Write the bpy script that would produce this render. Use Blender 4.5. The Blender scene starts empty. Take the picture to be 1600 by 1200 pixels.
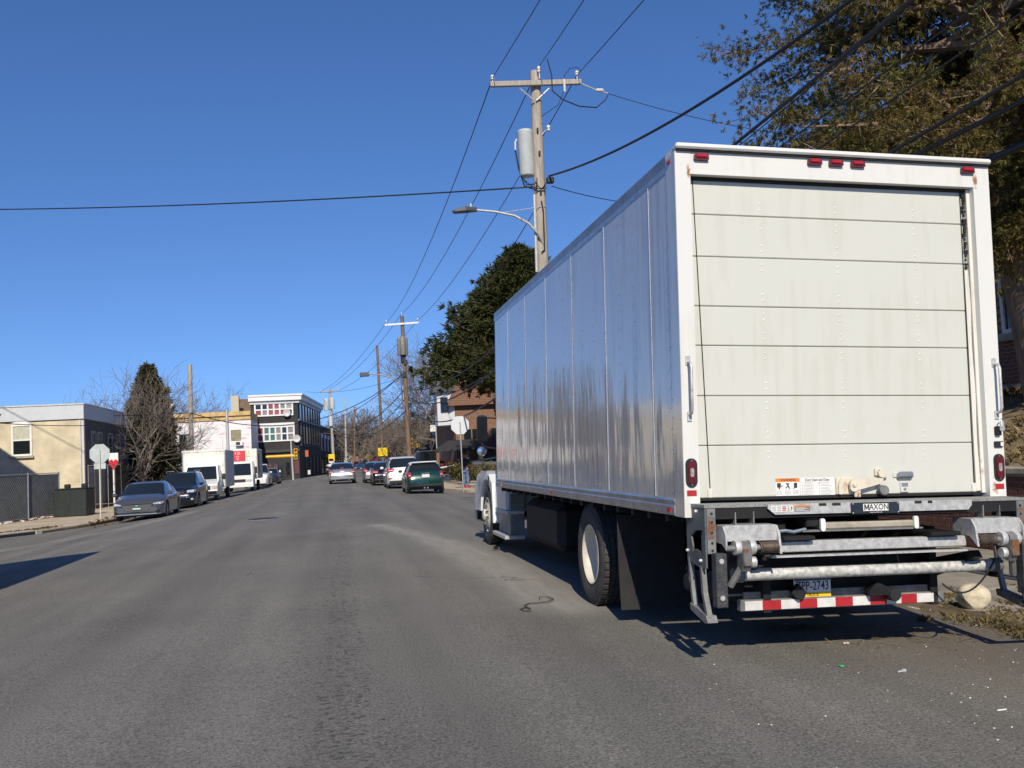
import bpy, bmesh, math, random
import numpy as np
from mathutils import Matrix, Vector
R_ = math.radians
SC = bpy.context.scene
COL = SC.collection
random.seed(7)
# ------------------------------------------------------------------ camera
FPX = 1430.0
CAMPOS = Vector((0.0, 0.0, 1.55))
def _cam_basis(vpx=524.0, vpy=722.0, slope=-0.055):
    d = Vector(((vpx-800)/FPX, -(vpy-600)/FPX, -1)).normalized()
    e = Vector(((vpx+3000-800)/FPX, -(vpy+3000*slope-600)/FPX, -1))
    up = e.cross(d).normalized()
    if up.y < 0: up = -up
    return Matrix((d.cross(up), d, up))
CAMR = _cam_basis()
cam_data = bpy.data.cameras.new('camera')
cam_data.sensor_width = 36.0
cam_data.lens = 36.0*FPX/1600.0
cam_data.clip_start = 0.05
cam_data.clip_end = 3000
cam = bpy.data.objects.new('camera', cam_data)
cam.matrix_world = Matrix.Translation(CAMPOS) @ CAMR.to_4x4()
COL.objects.link(cam)
SC.camera = cam
# ------------------------------------------------------------------ sky, sun, exposure
SUN_ELEV, SUN_AZ = R_(36.0), R_(7.5)      # light travels towards +Y, drifting to +X by SUN_AZ
world = bpy.data.worlds.new('World'); SC.world = world; world.use_nodes = True
wn = world.node_tree.nodes; wl = world.node_tree.links
bg = wn['Background']
sky = wn.new('ShaderNodeTexSky'); sky.sky_type = 'NISHITA'; sky.sun_disc = False
sky.sun_elevation = SUN_ELEV
sky.sun_rotation = math.pi + SUN_AZ        # sun stands behind the camera
sky.altitude = 1800; sky.air_density = 1.0; sky.dust_density = 0.0; sky.ozone_density = 4.0
geo_ = wn.new('ShaderNodeTexCoord'); sep = wn.new('ShaderNodeSeparateXYZ'); com = wn.new('ShaderNodeCombineXYZ')
mz = wn.new('ShaderNodeMath'); mz.operation = 'MULTIPLY_ADD'; mz.inputs[1].default_value = 0.9; mz.inputs[2].default_value = 0.10   # clear dry air: the pale band near the horizon is thin
wl.new(geo_.outputs['Generated'], sep.inputs[0]); wl.new(sep.outputs[0], com.inputs[0]); wl.new(sep.outputs[1], com.inputs[1])
wl.new(sep.outputs[2], mz.inputs[0]); wl.new(mz.outputs[0], com.inputs[2])
nv = wn.new('ShaderNodeVectorMath'); nv.operation = 'NORMALIZE'; wl.new(com.outputs[0], nv.inputs[0]); wl.new(nv.outputs[0], sky.inputs[0])
hs = wn.new('ShaderNodeHueSaturation'); hs.inputs['Saturation'].default_value = 1.16; hs.inputs['Hue'].default_value = 0.508
wl.new(sky.outputs[0], hs.inputs['Color']); wl.new(hs.outputs[0], bg.inputs['Color'])
bg.inputs['Strength'].default_value = 0.138
sl = bpy.data.lights.new('sun', 'SUN'); sl.energy = 5.0; sl.angle = R_(0.53); sl.color = (1.0, 0.90, 0.75)
sun = bpy.data.objects.new('sun', sl); COL.objects.link(sun)
sd = Vector((math.sin(SUN_AZ)*math.cos(SUN_ELEV), math.cos(SUN_AZ)*math.cos(SUN_ELEV), -math.sin(SUN_ELEV)))
sun.rotation_euler = sd.to_track_quat('-Z', 'Y').to_euler()
SC.view_settings.view_transform = 'Standard'; SC.view_settings.look = 'None'
SC.view_settings.exposure = 0.0; SC.view_settings.gamma = 1.0
SC.view_settings.use_curve_mapping = False
SC.render.engine = 'CYCLES'
# ------------------------------------------------------------------ layout helpers
def ray(px, py): return CAMR @ Vector(((px-800)/FPX, -(py-600)/FPX, -1))
def atY(px, py, Y): r = ray(px, py); return CAMPOS + r*(Y/r.y)
def atX(px, py, X): r = ray(px, py); return CAMPOS + r*(X/r.x)
def atZ(px, py, Z): r = ray(px, py); return CAMPOS + r*((Z-CAMPOS.z)/r.z)
BEND_Y, BEND = 88.0, math.tan(R_(4.5))
def cx(Y):                                  # lateral shift of the street centre line
    return 0.0 if Y < BEND_Y else (Y-BEND_Y)*BEND
def gz(X, Y=0.0):                           # height of the crowned road
    u = X - cx(Y) + 0.5
    if u > 6.2: u = 6.2
    if u < -8.2: u = -8.2
    return 0.06 - 0.0062*u*u
# ------------------------------------------------------------------ materials
MATS = {}
def mat(name, col, rough=0.6, metal=0.0, var=0.10, scale=6.0, bump=0.0, bscale=60.0, coat=0.0, spec=None,
        col2=None, lo=0.35, hi=0.65, detail=4.0, island=0.0, stretch=None, emit=0.0):
    if name in MATS: return MATS[name]
    m = bpy.data.materials.new(name); m.use_nodes = True
    n = m.node_tree.nodes; l = m.node_tree.links; b = n['Principled BSDF']
    b.inputs['Roughness'].default_value = rough; b.inputs['Metallic'].default_value = metal
    if spec is not None: b.inputs['Specular IOR Level'].default_value = spec
    if coat: b.inputs['Coat Weight'].default_value = coat; b.inputs['Coat Roughness'].default_value = 0.06
    tc = n.new('ShaderNodeTexCoord'); vec = tc.outputs['Object']
    if stretch:
        mp = n.new('ShaderNodeMapping'); mp.inputs['Scale'].default_value = stretch
        l.new(vec, mp.inputs[0]); vec = mp.outputs[0]
    nz = n.new('ShaderNodeTexNoise'); nz.inputs['Scale'].default_value = scale; nz.inputs['Detail'].default_value = detail
    nz.inputs['Roughness'].default_value = 0.6
    l.new(vec, nz.inputs['Vector'])
    cr = n.new('ShaderNodeValToRGB'); cr.color_ramp.elements[0].position = lo; cr.color_ramp.elements[1].position = hi
    c2 = col2 if col2 else tuple(min(1, c*(1+var)) for c in col)
    c1 = col if col2 else tuple(c*(1-var) for c in col)
    cr.color_ramp.elements[0].color = (*c1, 1); cr.color_ramp.elements[1].color = (*c2, 1)
    l.new(nz.outputs['Fac'], cr.inputs[0]); out = cr.outputs[0]
    if island:
        g = n.new('ShaderNodeNewGeometry'); mr = n.new('ShaderNodeMapRange')
        mr.inputs['To Min'].default_value = 1-island; mr.inputs['To Max'].default_value = 1+island
        l.new(g.outputs['Random Per Island'], mr.inputs[0])
        hv = n.new('ShaderNodeHueSaturation'); l.new(mr.outputs[0], hv.inputs['Value']); l.new(out, hv.inputs['Color']); out = hv.outputs[0]
    l.new(out, b.inputs['Base Color'])
    if bump:
        nb = n.new('ShaderNodeTexNoise'); nb.inputs['Scale'].default_value = bscale; nb.inputs['Detail'].default_value = 5
        l.new(vec, nb.inputs['Vector'])
        bp = n.new('ShaderNodeBump'); bp.inputs['Strength'].default_value = bump; bp.inputs['Distance'].default_value = 0.02
        l.new(nb.outputs['Fac'], bp.inputs['Height']); l.new(bp.outputs[0], b.inputs['Normal'])
    if emit:
        l.new(out, b.inputs['Emission Color']); b.inputs['Emission Strength'].default_value = emit
    MATS[name] = m
    return m
# ------------------------------------------------------------------ mesh builder
class MB:
    def __init__(s): s.v = []; s.f = []
    def quad(s, a, b, c, d):
        i = len(s.v); s.v += [tuple(a), tuple(b), tuple(c), tuple(d)]; s.f.append((i, i+1, i+2, i+3)); return s
    def face(s, pts):
        i = len(s.v); s.v += [tuple(p) for p in pts]; s.f.append(tuple(range(i, i+len(pts)))); return s
    def box(s, x0, x1, y0, y1, z0, z1, T=None):
        i = len(s.v)
        P = [(x0,y0,z0),(x1,y0,z0),(x1,y1,z0),(x0,y1,z0),(x0,y0,z1),(x1,y0,z1),(x1,y1,z1),(x0,y1,z1)]
        if T is not None: P = [tuple(T @ Vector(p)) for p in P]
        s.v += P
        s.f += [tuple(i+k for k in q) for q in ((0,3,2,1),(4,5,6,7),(0,1,5,4),(1,2,6,5),(2,3,7,6),(3,0,4,7))]
        return s
    def cbox(s, c, d, T=None):
        return s.box(c[0]-d[0]/2, c[0]+d[0]/2, c[1]-d[1]/2, c[1]+d[1]/2, c[2]-d[2]/2, c[2]+d[2]/2, T)
    def bbox(s, x0, x1, y0, y1, z0, z1, b=0.01, T=None):
        """box with chamfered edges"""
        b = min(b, abs(x1-x0)*.45, abs(y1-y0)*.45, abs(z1-z0)*.45)
        pts = []
        for sx, X in ((1, x0), (-1, x1)):
            for sy, Y in ((1, y0), (-1, y1)):
                for sz, Z in ((1, z0), (-1, z1)):
                    pts += [(X, Y+sy*b, Z+sz*b), (X+sx*b, Y, Z+sz*b), (X+sx*b, Y+sy*b, Z)]
        return s.hull(pts, T)
    def hull(s, pts, T=None):
        bm = bmesh.new()
        for p in pts: bm.verts.new(T @ Vector(p) if T is not None else p)
        r = bmesh.ops.convex_hull(bm, input=bm.verts[:])
        bm.verts.ensure_lookup_table(); bm.verts.index_update()
        bmesh.ops.dissolve_limit(bm, angle_limit=0.01, verts=bm.verts[:], edges=bm.edges[:])
        bm.verts.index_update(); i = len(s.v)
        s.v += [tuple(v.co) for v in bm.verts]; s.f += [tuple(i+v.index for v in f.verts) for f in bm.faces]
        bm.free(); return s
    def prism(s, poly, axis, a, b, T=None):
        """poly in the two other axes (cyclic order), extruded from a to b along axis (0,1,2)"""
        def mk(p, t):
            q = [0, 0, 0]; o = [k for k in range(3) if k != axis]
            q[o[0]] = p[0]; q[o[1]] = p[1]; q[axis] = t
            return tuple(T @ Vector(q)) if T is not None else tuple(q)
        n = len(poly); i = len(s.v)
        s.v += [mk(p, a) for p in poly] + [mk(p, b) for p in poly]
        s.f.append(tuple(i+k for k in range(n))); s.f.append(tuple(i+n+k for k in reversed(range(n))))
        for k in range(n): k2 = (k+1) % n; s.f.append((i+k, i+n+k, i+n+k2, i+k2))
        return s
    def tube(s, path, r, n=8, cap=True):
        path = [Vector(p) for p in path]; m = len(path)
        rr = r if isinstance(r, (list, tuple)) else [r]*m
        i = len(s.v); prev = None
        for k, p in enumerate(path):
            t = (path[min(k+1, m-1)] - path[max(k-1, 0)])
            if t.length < 1e-9: t = Vector((0, 0, 1))
            t.normalize()
            if prev is None:
                a = t.cross(Vector((0, 0, 1)) if abs(t.z) < .9 else Vector((1, 0, 0))).normalized()
            else:
                a = (prev - t*prev.dot(t)); a = a.normalized() if a.length > 1e-6 else t.orthogonal().normalized()
            prev = a; b = t.cross(a)
            for j in range(n):
                an = 2*math.pi*j/n
                s.v.append(tuple(p + (a*math.cos(an) + b*math.sin(an))*rr[k]))
        for k in range(m-1):
            for j in range(n):
                j2 = (j+1) % n
                s.f.append((i+k*n+j, i+k*n+j2, i+(k+1)*n+j2, i+(k+1)*n+j))
        if cap:
            s.f.append(tuple(i+j for j in reversed(range(n)))); s.f.append(tuple(i+(m-1)*n+j for j in range(n)))
        return s
    def lathe(s, prof, c, axis='x', n=24, close=False, cap=True):
        """prof: list of (radius, along)"""
        i = len(s.v); m = len(prof)
        for r, a in prof:
            for j in range(n):
                an = 2*math.pi*j/n; u, w = r*math.cos(an), r*math.sin(an)
                if axis == 'x': p = (c[0]+a, c[1]+u, c[2]+w)
                elif axis == 'y': p = (c[0]+w, c[1]+a, c[2]+u)
                else: p = (c[0]+u, c[1]+w, c[2]+a)
                s.v.append(p)
        for k in range(m if close else m-1):
            k2 = (k+1) % m
            for j in range(n):
                j2 = (j+1) % n
                s.f.append((i+k*n+j, i+k*n+j2, i+k2*n+j2, i+k2*n+j))
        if not close and cap:
            if prof[0][0] > 1e-5: s.f.append(tuple(i+j for j in reversed(range(n))))
            if prof[-1][0] > 1e-5: s.f.append(tuple(i+(m-1)*n+j for j in range(n)))
        return s
    def add(s, o, T=None):
        i = len(s.v)
        s.v += [tuple(T @ Vector(p)) for p in o.v] if T is not None else list(o.v)
        s.f += [tuple(i+k for k in f) for f in o.f]; return s
    def mesh(s, name, m=None, smooth=None, fix=True):
        me = bpy.data.meshes.new(name); me.from_pydata(s.v, [], s.f)
        if fix:
            bm = bmesh.new(); bm.from_mesh(me); bmesh.ops.recalc_face_normals(bm, faces=bm.faces[:]); bm.to_mesh(me); bm.free()
        if smooth is not None and len(me.polygons):
            me.polygons.foreach_set('use_smooth', [True]*len(me.polygons))
            if smooth < 180: me.set_sharp_from_angle(angle=R_(smooth))
        if m: me.materials.append(m)
        me.update(); return me
    def build(s, name, m, parent=None, smooth=None, fix=True, **kw):
        o = bpy.data.objects.new(name, s.mesh(name, m, smooth, fix)); COL.objects.link(o)
        if parent is not None: o.parent = parent
        for k, v in kw.items(): o[k] = v
        return o
def tag(o, label=None, category=None, group=None, kind=None):
    for k, v in (('label', label), ('category', category), ('group', group), ('kind', kind)):
        if v: o[k] = v
    return o
def thing(name, label, category, loc=(0, 0, 0), rz=0.0, group=None):
    o = bpy.data.objects.new(name, None); COL.objects.link(o)
    o.location = loc; o.rotation_euler = (0, 0, rz); o.empty_display_size = .3
    return tag(o, label, category, group)
def children_of(o): return [c for c in o.children]
def copy_tree(o, parent=None):
    c = o.copy(); COL.objects.link(c); c.parent = parent
    for ch in list(o.children): copy_tree(ch, c)
    return c
def inst(me, name, parent, loc=(0, 0, 0), rot=(0, 0, 0), scale=(1, 1, 1), **kw):
    o = bpy.data.objects.new(name, me); COL.objects.link(o); o.parent = parent
    o.location = loc; o.rotation_euler = rot; o.scale = scale
    for k, v in kw.items(): o[k] = v
    return o
def text_mb(txt, size, T, depth=0.0, align='CENTER', bold=0.0, sx=1.0):
    """lettering as mesh; local text plane XY, mapped by T"""
    cu = bpy.data.curves.new('txt', 'FONT'); cu.body = txt; cu.size = size; cu.align_x = align; cu.align_y = 'CENTER'
    cu.offset = bold; cu.extrude = depth; cu.resolution_u = 2
    o = bpy.data.objects.new('txt', cu); COL.objects.link(o)
    dg = bpy.context.evaluated_depsgraph_get(); me = bpy.data.meshes.new_from_object(o.evaluated_get(dg))
    mb = MB(); S = Matrix.Diagonal((sx, 1, 1, 1))
    mb.v = [tuple(T @ S @ v.co) for v in me.vertices]; mb.f = [tuple(p.vertices) for p in me.polygons]
    bpy.data.objects.remove(o); bpy.data.curves.remove(cu); bpy.data.meshes.remove(me)
    return mb
def facing_minus_y(x, y, z):                 # text plane: x->+X, y->+Z, normal -> -Y
    return Matrix(((1,0,0,x),(0,0,-1,y),(0,1,0,z),(0,0,0,1)))
def lerp_pts(keys, t):
    for (a, b), (c, d) in zip(keys, keys[1:]):
        if t <= c: return b + (d-b)*(t-a)/(c-a) if c > a else d
    return keys[-1][1]
def smooth_pts(keys, t):
    for (a, b), (c, d) in zip(keys, keys[1:]):
        if t <= c:
            u = (t-a)/(c-a) if c > a else 1; u = u*u*(3-2*u)
            return b + (d-b)*u
    return keys[-1][1]
def sag_path(a, b, sag, n=24):
    a, b = Vector(a), Vector(b)
    return [a.lerp(b, k/n) - Vector((0, 0, sag*4*(k/n)*(1-k/n))) for k in range(n+1)]
# common materials
WHITE_PAINT = mat('white_paint', (.74, .74, .70), .42, 0, .05, 3.0)
BLACK = mat('black_plastic', (.018, .018, .019), .5, 0, .2)
RUBBER = mat('rubber', (.014, .014, .014), .82, 0, .25, 9, .25, 70)
TYRE = mat('tyre_rubber', (.048, .046, .042), .85, 0, .3, 7, .3, 50)
DARKSTEEL = mat('dark_steel', (.02, .02, .021), .6, .5, .3, 6)
GALV = mat('galvanised_steel', (.50, .50, .48), .5, .35, .2, 22, .06, 40)
STEEL = mat('weathered_steel', (.20, .20, .195), .6, .35, .3, 9, .08, 40)
CHROME = mat('chrome', (.75, .75, .75), .15, 1, .05)
GLASS = mat('dark_glass', (.012, .016, .018), .04, 0, .1, spec=.8)
RED = mat('red_lens', (.42, .012, .02), .18, 0, .1, coat=.6)
REDREFL = mat('red_reflector', (.38, .02, .025), .35, 0, .12)
RUST = mat('rusty_steel', (.17, .075, .035), .8, .2, .4, 14, .2, 60)
WOODPOLE = mat('weathered_pole_wood', (.36, .32, .27), .85, 0, .2, 3, .35, 30, stretch=(6, 6, .5))
WOODDARK = mat('brown_pole_wood', (.17, .115, .075), .85, 0, .25, 3, .35, 30, stretch=(6, 6, .5))
WIRE = mat('wire_black', (.012, .012, .013), .55, 0, .1)
# ------------------------------------------------------------------ ground, road, pavements
def seg_dist(x, y, pts):
    d = np.full(x.shape, 1e9)
    for (ax, ay), (bx, by) in zip(pts, pts[1:]):
        vx, vy = bx-ax, by-ay; L2 = vx*vx+vy*vy
        t = np.clip(((x-ax)*vx+(y-ay)*vy)/L2, 0, 1)
        d = np.minimum(d, np.hypot(x-ax-t*vx, y-ay-t*vy))
    return d
def gpt(px, py, z=.02):
    p = atZ(px, py, z); return (p.x, p.y)
def road_material():
    m = bpy.data.materials.new('asphalt'); m.use_nodes = True
    n = m.node_tree.nodes; l = m.node_tree.links; b = n['Principled BSDF']
    b.inputs['Roughness'].default_value = .86; b.inputs['Specular IOR Level'].default_value = .35
    tc = n.new('ShaderNodeTexCoord').outputs['Object']
    def noise(s, d=4, r=.6, vec=tc):
        k = n.new('ShaderNodeTexNoise'); k.inputs['Scale'].default_value = s; k.inputs['Detail'].default_value = d; k.inputs['Roughness'].default_value = r
        l.new(vec, k.inputs['Vector']); return k.outputs['Fac']
    def ramp(f, p0, c0, p1, c1):
        k = n.new('ShaderNodeValToRGB'); e = k.color_ramp.elements
        e[0].position = p0; e[1].position = p1; e[0].color = (*c0, 1); e[1].color = (*c1, 1); l.new(f, k.inputs[0]); return k.outputs[0]
    def mix(f, a, c, mode='MIX'):
        k = n.new('ShaderNodeMix'); k.data_type = 'RGBA'; k.blend_type = mode
        if isinstance(f, float): k.inputs[0].default_value = f
        else: l.new(f, k.inputs[0])
        for v, i in ((a, 6), (c, 7)):
            if isinstance(v, tuple): k.inputs[i].default_value = (*v, 1)
            else: l.new(v, k.inputs[i])
        return k.outputs[2]
    def math_(op, a, c):
        k = n.new('ShaderNodeMath'); k.operation = op
        for v, i in ((a, 0), (c, 1)):
            if isinstance(v, (int, float)): k.inputs[i].default_value = v
            else: l.new(v, k.inputs[i])
        return k.outputs[0]
    base = ramp(noise(.45, 5), .3, (.138, .134, .123), .7, (.178, .172, .157))
    grain = ramp(noise(60, 6, .85), .36, (.22, .22, .22), .66, (1.85, 1.83, 1.74))
    c = mix(1.0, base, grain, 'MULTIPLY')
    vo = n.new('ShaderNodeTexVoronoi'); vo.inputs['Scale'].default_value = 62; l.new(tc, vo.inputs['Vector'])
    st = ramp(vo.outputs['Color'], .55, (0, 0, 0), .95, (1, 1, 1))
    stones = math_('MULTIPLY', math_('LESS_THAN', vo.outputs['Distance'], .30), st)
    c = mix(math_('MULTIPLY', stones, .8), c, (.30, .285, .25))
    # long tyre-polish streaks along the street
    mp = n.new('ShaderNodeMapping'); mp.inputs['Scale'].default_value = (1.3, .06, 1); l.new(tc, mp.inputs[0])
    stre = ramp(noise(1.0, 3, .5, mp.outputs[0]), .3, (.80, .80, .80), .7, (1.2, 1.2, 1.2))
    c = mix(1.0, c, stre, 'MULTIPLY')
    def attr(nm):
        a = n.new('ShaderNodeAttribute'); a.attribute_name = nm; return a.outputs['Fac']
    # dark drips along the seam
    mp2 = n.new('ShaderNodeMapping'); mp2.inputs['Scale'].default_value = (.8, 1.1, 1); l.new(tc, mp2.inputs[0])
    thr = math_('SUBTRACT', .735, math_('MULTIPLY', attr('tar'), .17))
    spots = math_('MULTIPLY', math_('SUBTRACT', noise(21.0, 1.5, .5, mp2.outputs[0]), thr), 22.0)
    k = n.new('ShaderNodeClamp'); l.new(spots, k.inputs[0])
    c = mix(math_('MULTIPLY', k.outputs[0], .62), c, (.028, .028, .029))
    mp3 = n.new('ShaderNodeMapping'); mp3.inputs['Rotation'].default_value = (0, 0, .30); mp3.inputs['Scale'].default_value = (3.2, .5, 1); l.new(tc, mp3.inputs[0])
    du = math_('MULTIPLY', attr('dust'), math_('MULTIPLY', noise(2.2, 6, .7, mp3.outputs[0]), 1.5))
    c = mix(math_('MULTIPLY', du, 1.0), c, (.30, .285, .25))
    sa = math_('MULTIPLY', attr('sand'), noise(1.6, 6, .7))
    c = mix(math_('MULTIPLY', sa, 1.0), c, (.155, .128, .092))
    # hairline cracks
    wv = n.new('ShaderNodeTexVoronoi'); wv.feature = 'DISTANCE_TO_EDGE'; wv.inputs['Scale'].default_value = .33
    wm = n.new('ShaderNodeMapping'); l.new(tc, wm.inputs[0])
    nn = n.new('ShaderNodeTexNoise'); nn.inputs['Scale'].default_value = 1.3; nn.inputs['Detail'].default_value = 6; l.new(tc, nn.inputs['Vector'])
    va = n.new('ShaderNodeVectorMath'); va.operation = 'MULTIPLY_ADD'; va.inputs[1].default_value = (.9, .9, .9)
    l.new(nn.outputs['Color'], va.inputs[0]); l.new(tc, va.inputs[2]); l.new(va.outputs[0], wv.inputs['Vector'])
    ck = math_('MULTIPLY', math_('LESS_THAN', wv.outputs['Distance'], .0035), math_('GREATER_THAN', noise(.5, 2), .60))
    c = mix(math_('MULTIPLY', ck, .5), c, (.04, .04, .04))
    l.new(c, b.inputs['Base Color'])
    bp = n.new('ShaderNodeBump'); bp.inputs['Strength'].default_value = .55; bp.inputs['Distance'].default_value = .012
    h = math_('ADD', noise(110, 4, .7), math_('MULTIPLY', stones, .25))
    l.new(h, bp.inputs['Height']); l.new(bp.outputs[0], b.inputs['Normal'])
    return m
def build_road():
    xs = np.concatenate([[-70, -40, -20, -12, -10], np.arange(-9, 7.01, .12), [8, 10, 14, 20, 40, 70]])
    ys = np.concatenate([[-25, -12, -5], np.arange(0, 28, .15), np.arange(28, 90, 1.0), np.arange(90, 330, 6.0)])
    X, Y = np.meshgrid(xs, ys, indexing='xy')
    C = np.where(Y > BEND_Y, (Y-BEND_Y)*BEND, 0.0)
    Xw = X + C
    u = np.clip(X+.5, -8.2, 6.2)
    Z = .06 - .0062*u*u
    rng = np.random.default_rng(3)
    Z = Z + .006*np.sin(Xw*1.7+Y*.23)*np.sin(Y*.61)
    ny, nx = X.shape
    v = np.stack([Xw, Y, Z], -1).reshape(-1, 3)
    idx = np.arange(ny*nx).reshape(ny, nx)
    f = np.stack([idx[:-1, :-1], idx[:-1, 1:], idx[1:, 1:], idx[1:, :-1]], -1).reshape(-1, 4)
    me = bpy.data.meshes.new('road'); me.from_pydata(v.tolist(), [], f.tolist())
    x, y = v[:, 0], v[:, 1]
    dust = np.zeros(len(x))
    p1 = [gpt(590, 822), gpt(660, 838), gpt(740, 868), gpt(800, 905), gpt(860, 943)]
    p2 = [gpt(690, 846), gpt(770, 880), gpt(850, 925), gpt(905, 952)]
    p3 = [gpt(0, 852, -.2), gpt(110, 838, -.2), gpt(210, 822, -.15), gpt(300, 800, -.1)]
    dust += np.exp(-(seg_dist(x, y, p1)/.22)**2)*.95 + np.exp(-(seg_dist(x, y, p2)/.3)**2)*.7 + np.exp(-(seg_dist(x, y, p1)/.8)**2)*.3
    dust += np.exp(-(seg_dist(x, y, p3)/.35)**2)*.8
    tar = np.exp(-(seg_dist(x, y, [gpt(548, 1230), gpt(540, 1000), gpt(534, 830), gpt(530, 770)])/.13)**2)*1.0
    tar += np.exp(-(seg_dist(x, y, [gpt(500, 1230), gpt(505, 1000), gpt(515, 830)])/.6)**2)*.55
    sand = np.clip((x-2.9)/2.2, 0, 1)*np.exp(-((y-6.5)/6.0)**2) + np.exp(-((x-4.8)/.8)**2)*(y < 26)*.6
    sand += np.exp(-((x+8.4)/.7)**2)*.6
    for nm, arr in (('dust', dust), ('tar', tar), ('sand', sand)):
        a = me.attributes.new(nm, 'FLOAT', 'POINT'); a.data.foreach_set('value', np.clip(arr, 0, 1).astype(np.float32))
    me.polygons.foreach_set('use_smooth', [True]*len(me.polygons))
    me.materials.append(road_material())
    o = bpy.data.objects.new('road', me); COL.objects.link(o); o['kind'] = 'structure'
build_road()
SOIL = mat('dry_soil', (.20, .165, .115), .95, 0, .3, 1.2, .5, 20)
MB().quad((-1500, -600, -.62), (1500, -600, -.62), (1500, 2200, -.62), (-1500, 2200, -.62)).build('ground', SOIL, kind='structure')
CONC = mat('pavement_concrete', (.46, .385, .27), .9, 0, .2, 1.6, .25, 45, detail=8)
CONCG = mat('pavement_concrete_grey', (.27, .245, .195), .9, 0, .22, 2.2, .25, 45, detail=8)
KERB = mat('kerb_stone', (.36, .33, .27), .9, 0, .2, 3, .3, 40)
DIRT = mat('verge_dirt', (.14, .105, .065), .97, 0, .35, 7, .6, 40, detail=8)
def poly_slab(name, poly, z0, z1, m, parent=None, **kw):
    return MB().prism(poly, 2, z0, z1).build(name, m, parent, **kw)
def slab_strip(name, x0, x1, y0, y1, z, step, m, gap=.018, cols=1, jit=.012, seed=1):
    """a pavement of separate concrete slabs on a dirt bed"""
    rr = random.Random(seed)
    root = poly_slab(name, [(x0, y0), (x1, y0), (x1, y1), (x0, y1)], -.7, z-.035, DIRT, kind='structure')
    y = y0
    w = (x1-x0)/cols
    while y < y1-.2:
        st = min(step*rr.uniform(.9, 1.1), y1-y)
        for c in range(cols):
            a = x0+c*w+gap; b2 = x0+(c+1)*w-gap
            dz = [z+rr.uniform(-jit, jit) for _ in range(4)]
            mb = MB(); P = [(a, y+gap), (b2, y+gap), (b2, y+st-gap), (a, y+st-gap)]
            mb.v = [(p[0], p[1], z-.05) for p in P] + [(p[0], p[1], dz[k]) for k, p in enumerate(P)]
            mb.f = [(0,3,2,1),(4,5,6,7),(0,1,5,4),(1,2,6,5),(2,3,7,6),(3,0,4,7)]
            mb.build('paving_slab', m, root)
        y += st
    return root
# right-hand pavement beside the truck
ZR = -.09
side_r = slab_strip('pavement_right', 5.55, 8.5, -4, 25.2, ZR, 1.55, CONCG, cols=2, jit=.014, seed=5)
# its ragged broken kerb of old stone blocks
rr = random.Random(4); y = -4.0
while y < 25:
    L = rr.uniform(.7, 1.3); dz = rr.uniform(-.05, 0); dx = rr.uniform(-.03, .04)
    MB().bbox(5.33+dx, 5.535+dx, y+.03, y+L-.03, -.5, ZR-.02+dz, .03).build('kerb_stone', KERB, side_r); y += L
# corner pavement across the side street on the right
def corner_poly(pts, r=3.0): return pts
CR = [(5.9, 42.0), (6.6, 40.2), (8.0, 39.2), (40, 39.0), (40, 78), (5.35, 80), (5.35, 46)]
poly_slab('pavement_right_corner', CR, -.7, -.07, CONC, kind='structure')
# left-hand corner pavement
CL = [(-8.72, 80), (-8.72, 40.5), (-9.15, 37.2), (-10.1, 34.4), (-11.4, 32.7), (-13.5, 31.6), (-70, 30.6), (-70, 80)]
ZL = -.24
left_pave = poly_slab('pavement_left_corner', CL, -.7, ZL-.04, DIRT, kind='structure')
# concrete flags of the left corner (cut by joints)
def clip_poly(poly, x0, x1, y0, y1):
    def cut(p, ax, v, keep):
        out = []
        for a, b in zip(p, p[1:]+p[:1]):
            ia, ib = keep(a[ax], v), keep(b[ax], v)
            if ia: out.append(a)
            if ia != ib:
                t = (v-a[ax])/(b[ax]-a[ax]); out.append((a[0]+t*(b[0]-a[0]), a[1]+t*(b[1]-a[1])))
        return out
    for ax, v, k in ((0, x0, lambda q, w: q >= w), (0, x1, lambda q, w: q <= w), (1, y0, lambda q, w: q >= w), (1, y1, lambda q, w: q <= w)):
        if len(poly) < 3: return []
        poly = cut(poly, ax, v, k)
    return poly
gx = [-30, -22, -18, -15.2, -13, -11, -9.0, -8.6]; gy = [30, 33.6, 36.5, 39.5, 43, 46.5, 50, 54, 58, 62, 66, 72, 80]
rr = random.Random(9)
for a, b2 in zip(gx, gx[1:]):
    for c, d in zip(gy, gy[1:]):
        p = clip_poly(CL, a+.012, b2-.012, c+.012, d-.012)
        if len(p) >= 3 and (b2-a > .6 or True):
            poly_slab('paving_slab', p, ZL-.06, ZL+rr.uniform(-.008, .008), CONC, left_pave)
# pavements beyond the bend
for s, nm in ((-1, 'pavement_left_far'), (1, 'pavement_right_far')):
    pts = []
    for Y in (106, 150, 200, 300): pts.append((cx(Y) + (-8.3 if s < 0 else 5.2), Y))
    for Y in (300, 200, 150, 106): pts.append((cx(Y) + (-30 if s < 0 else 30), Y))
    poly_slab(nm, pts, -.7, -.16 if s < 0 else -.07, CONC, kind='structure')
# storm drain inlet in the left kerb
drain = thing('storm_drain', 'dark storm drain slot under a concrete lip in the left corner kerb', 'drain', (-10.80, 33.62, 0), math.atan2(1.7, 1.3))
MB().bbox(-.95, .95, -.10, .55, ZL-.03, ZL+.035, .02).build('concrete_lid', KERB, drain)
MB().box(-.9, .9, -.085, -.05, ZL-.16, ZL-.03).build('drain_slot', BLACK, drain)
for s in (-1, 1): MB().bbox(s*1.0-.12, s*1.0+.12, -.14, .3, -.5, ZL+.02, .02).build('side_block', KERB, drain)
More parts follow.
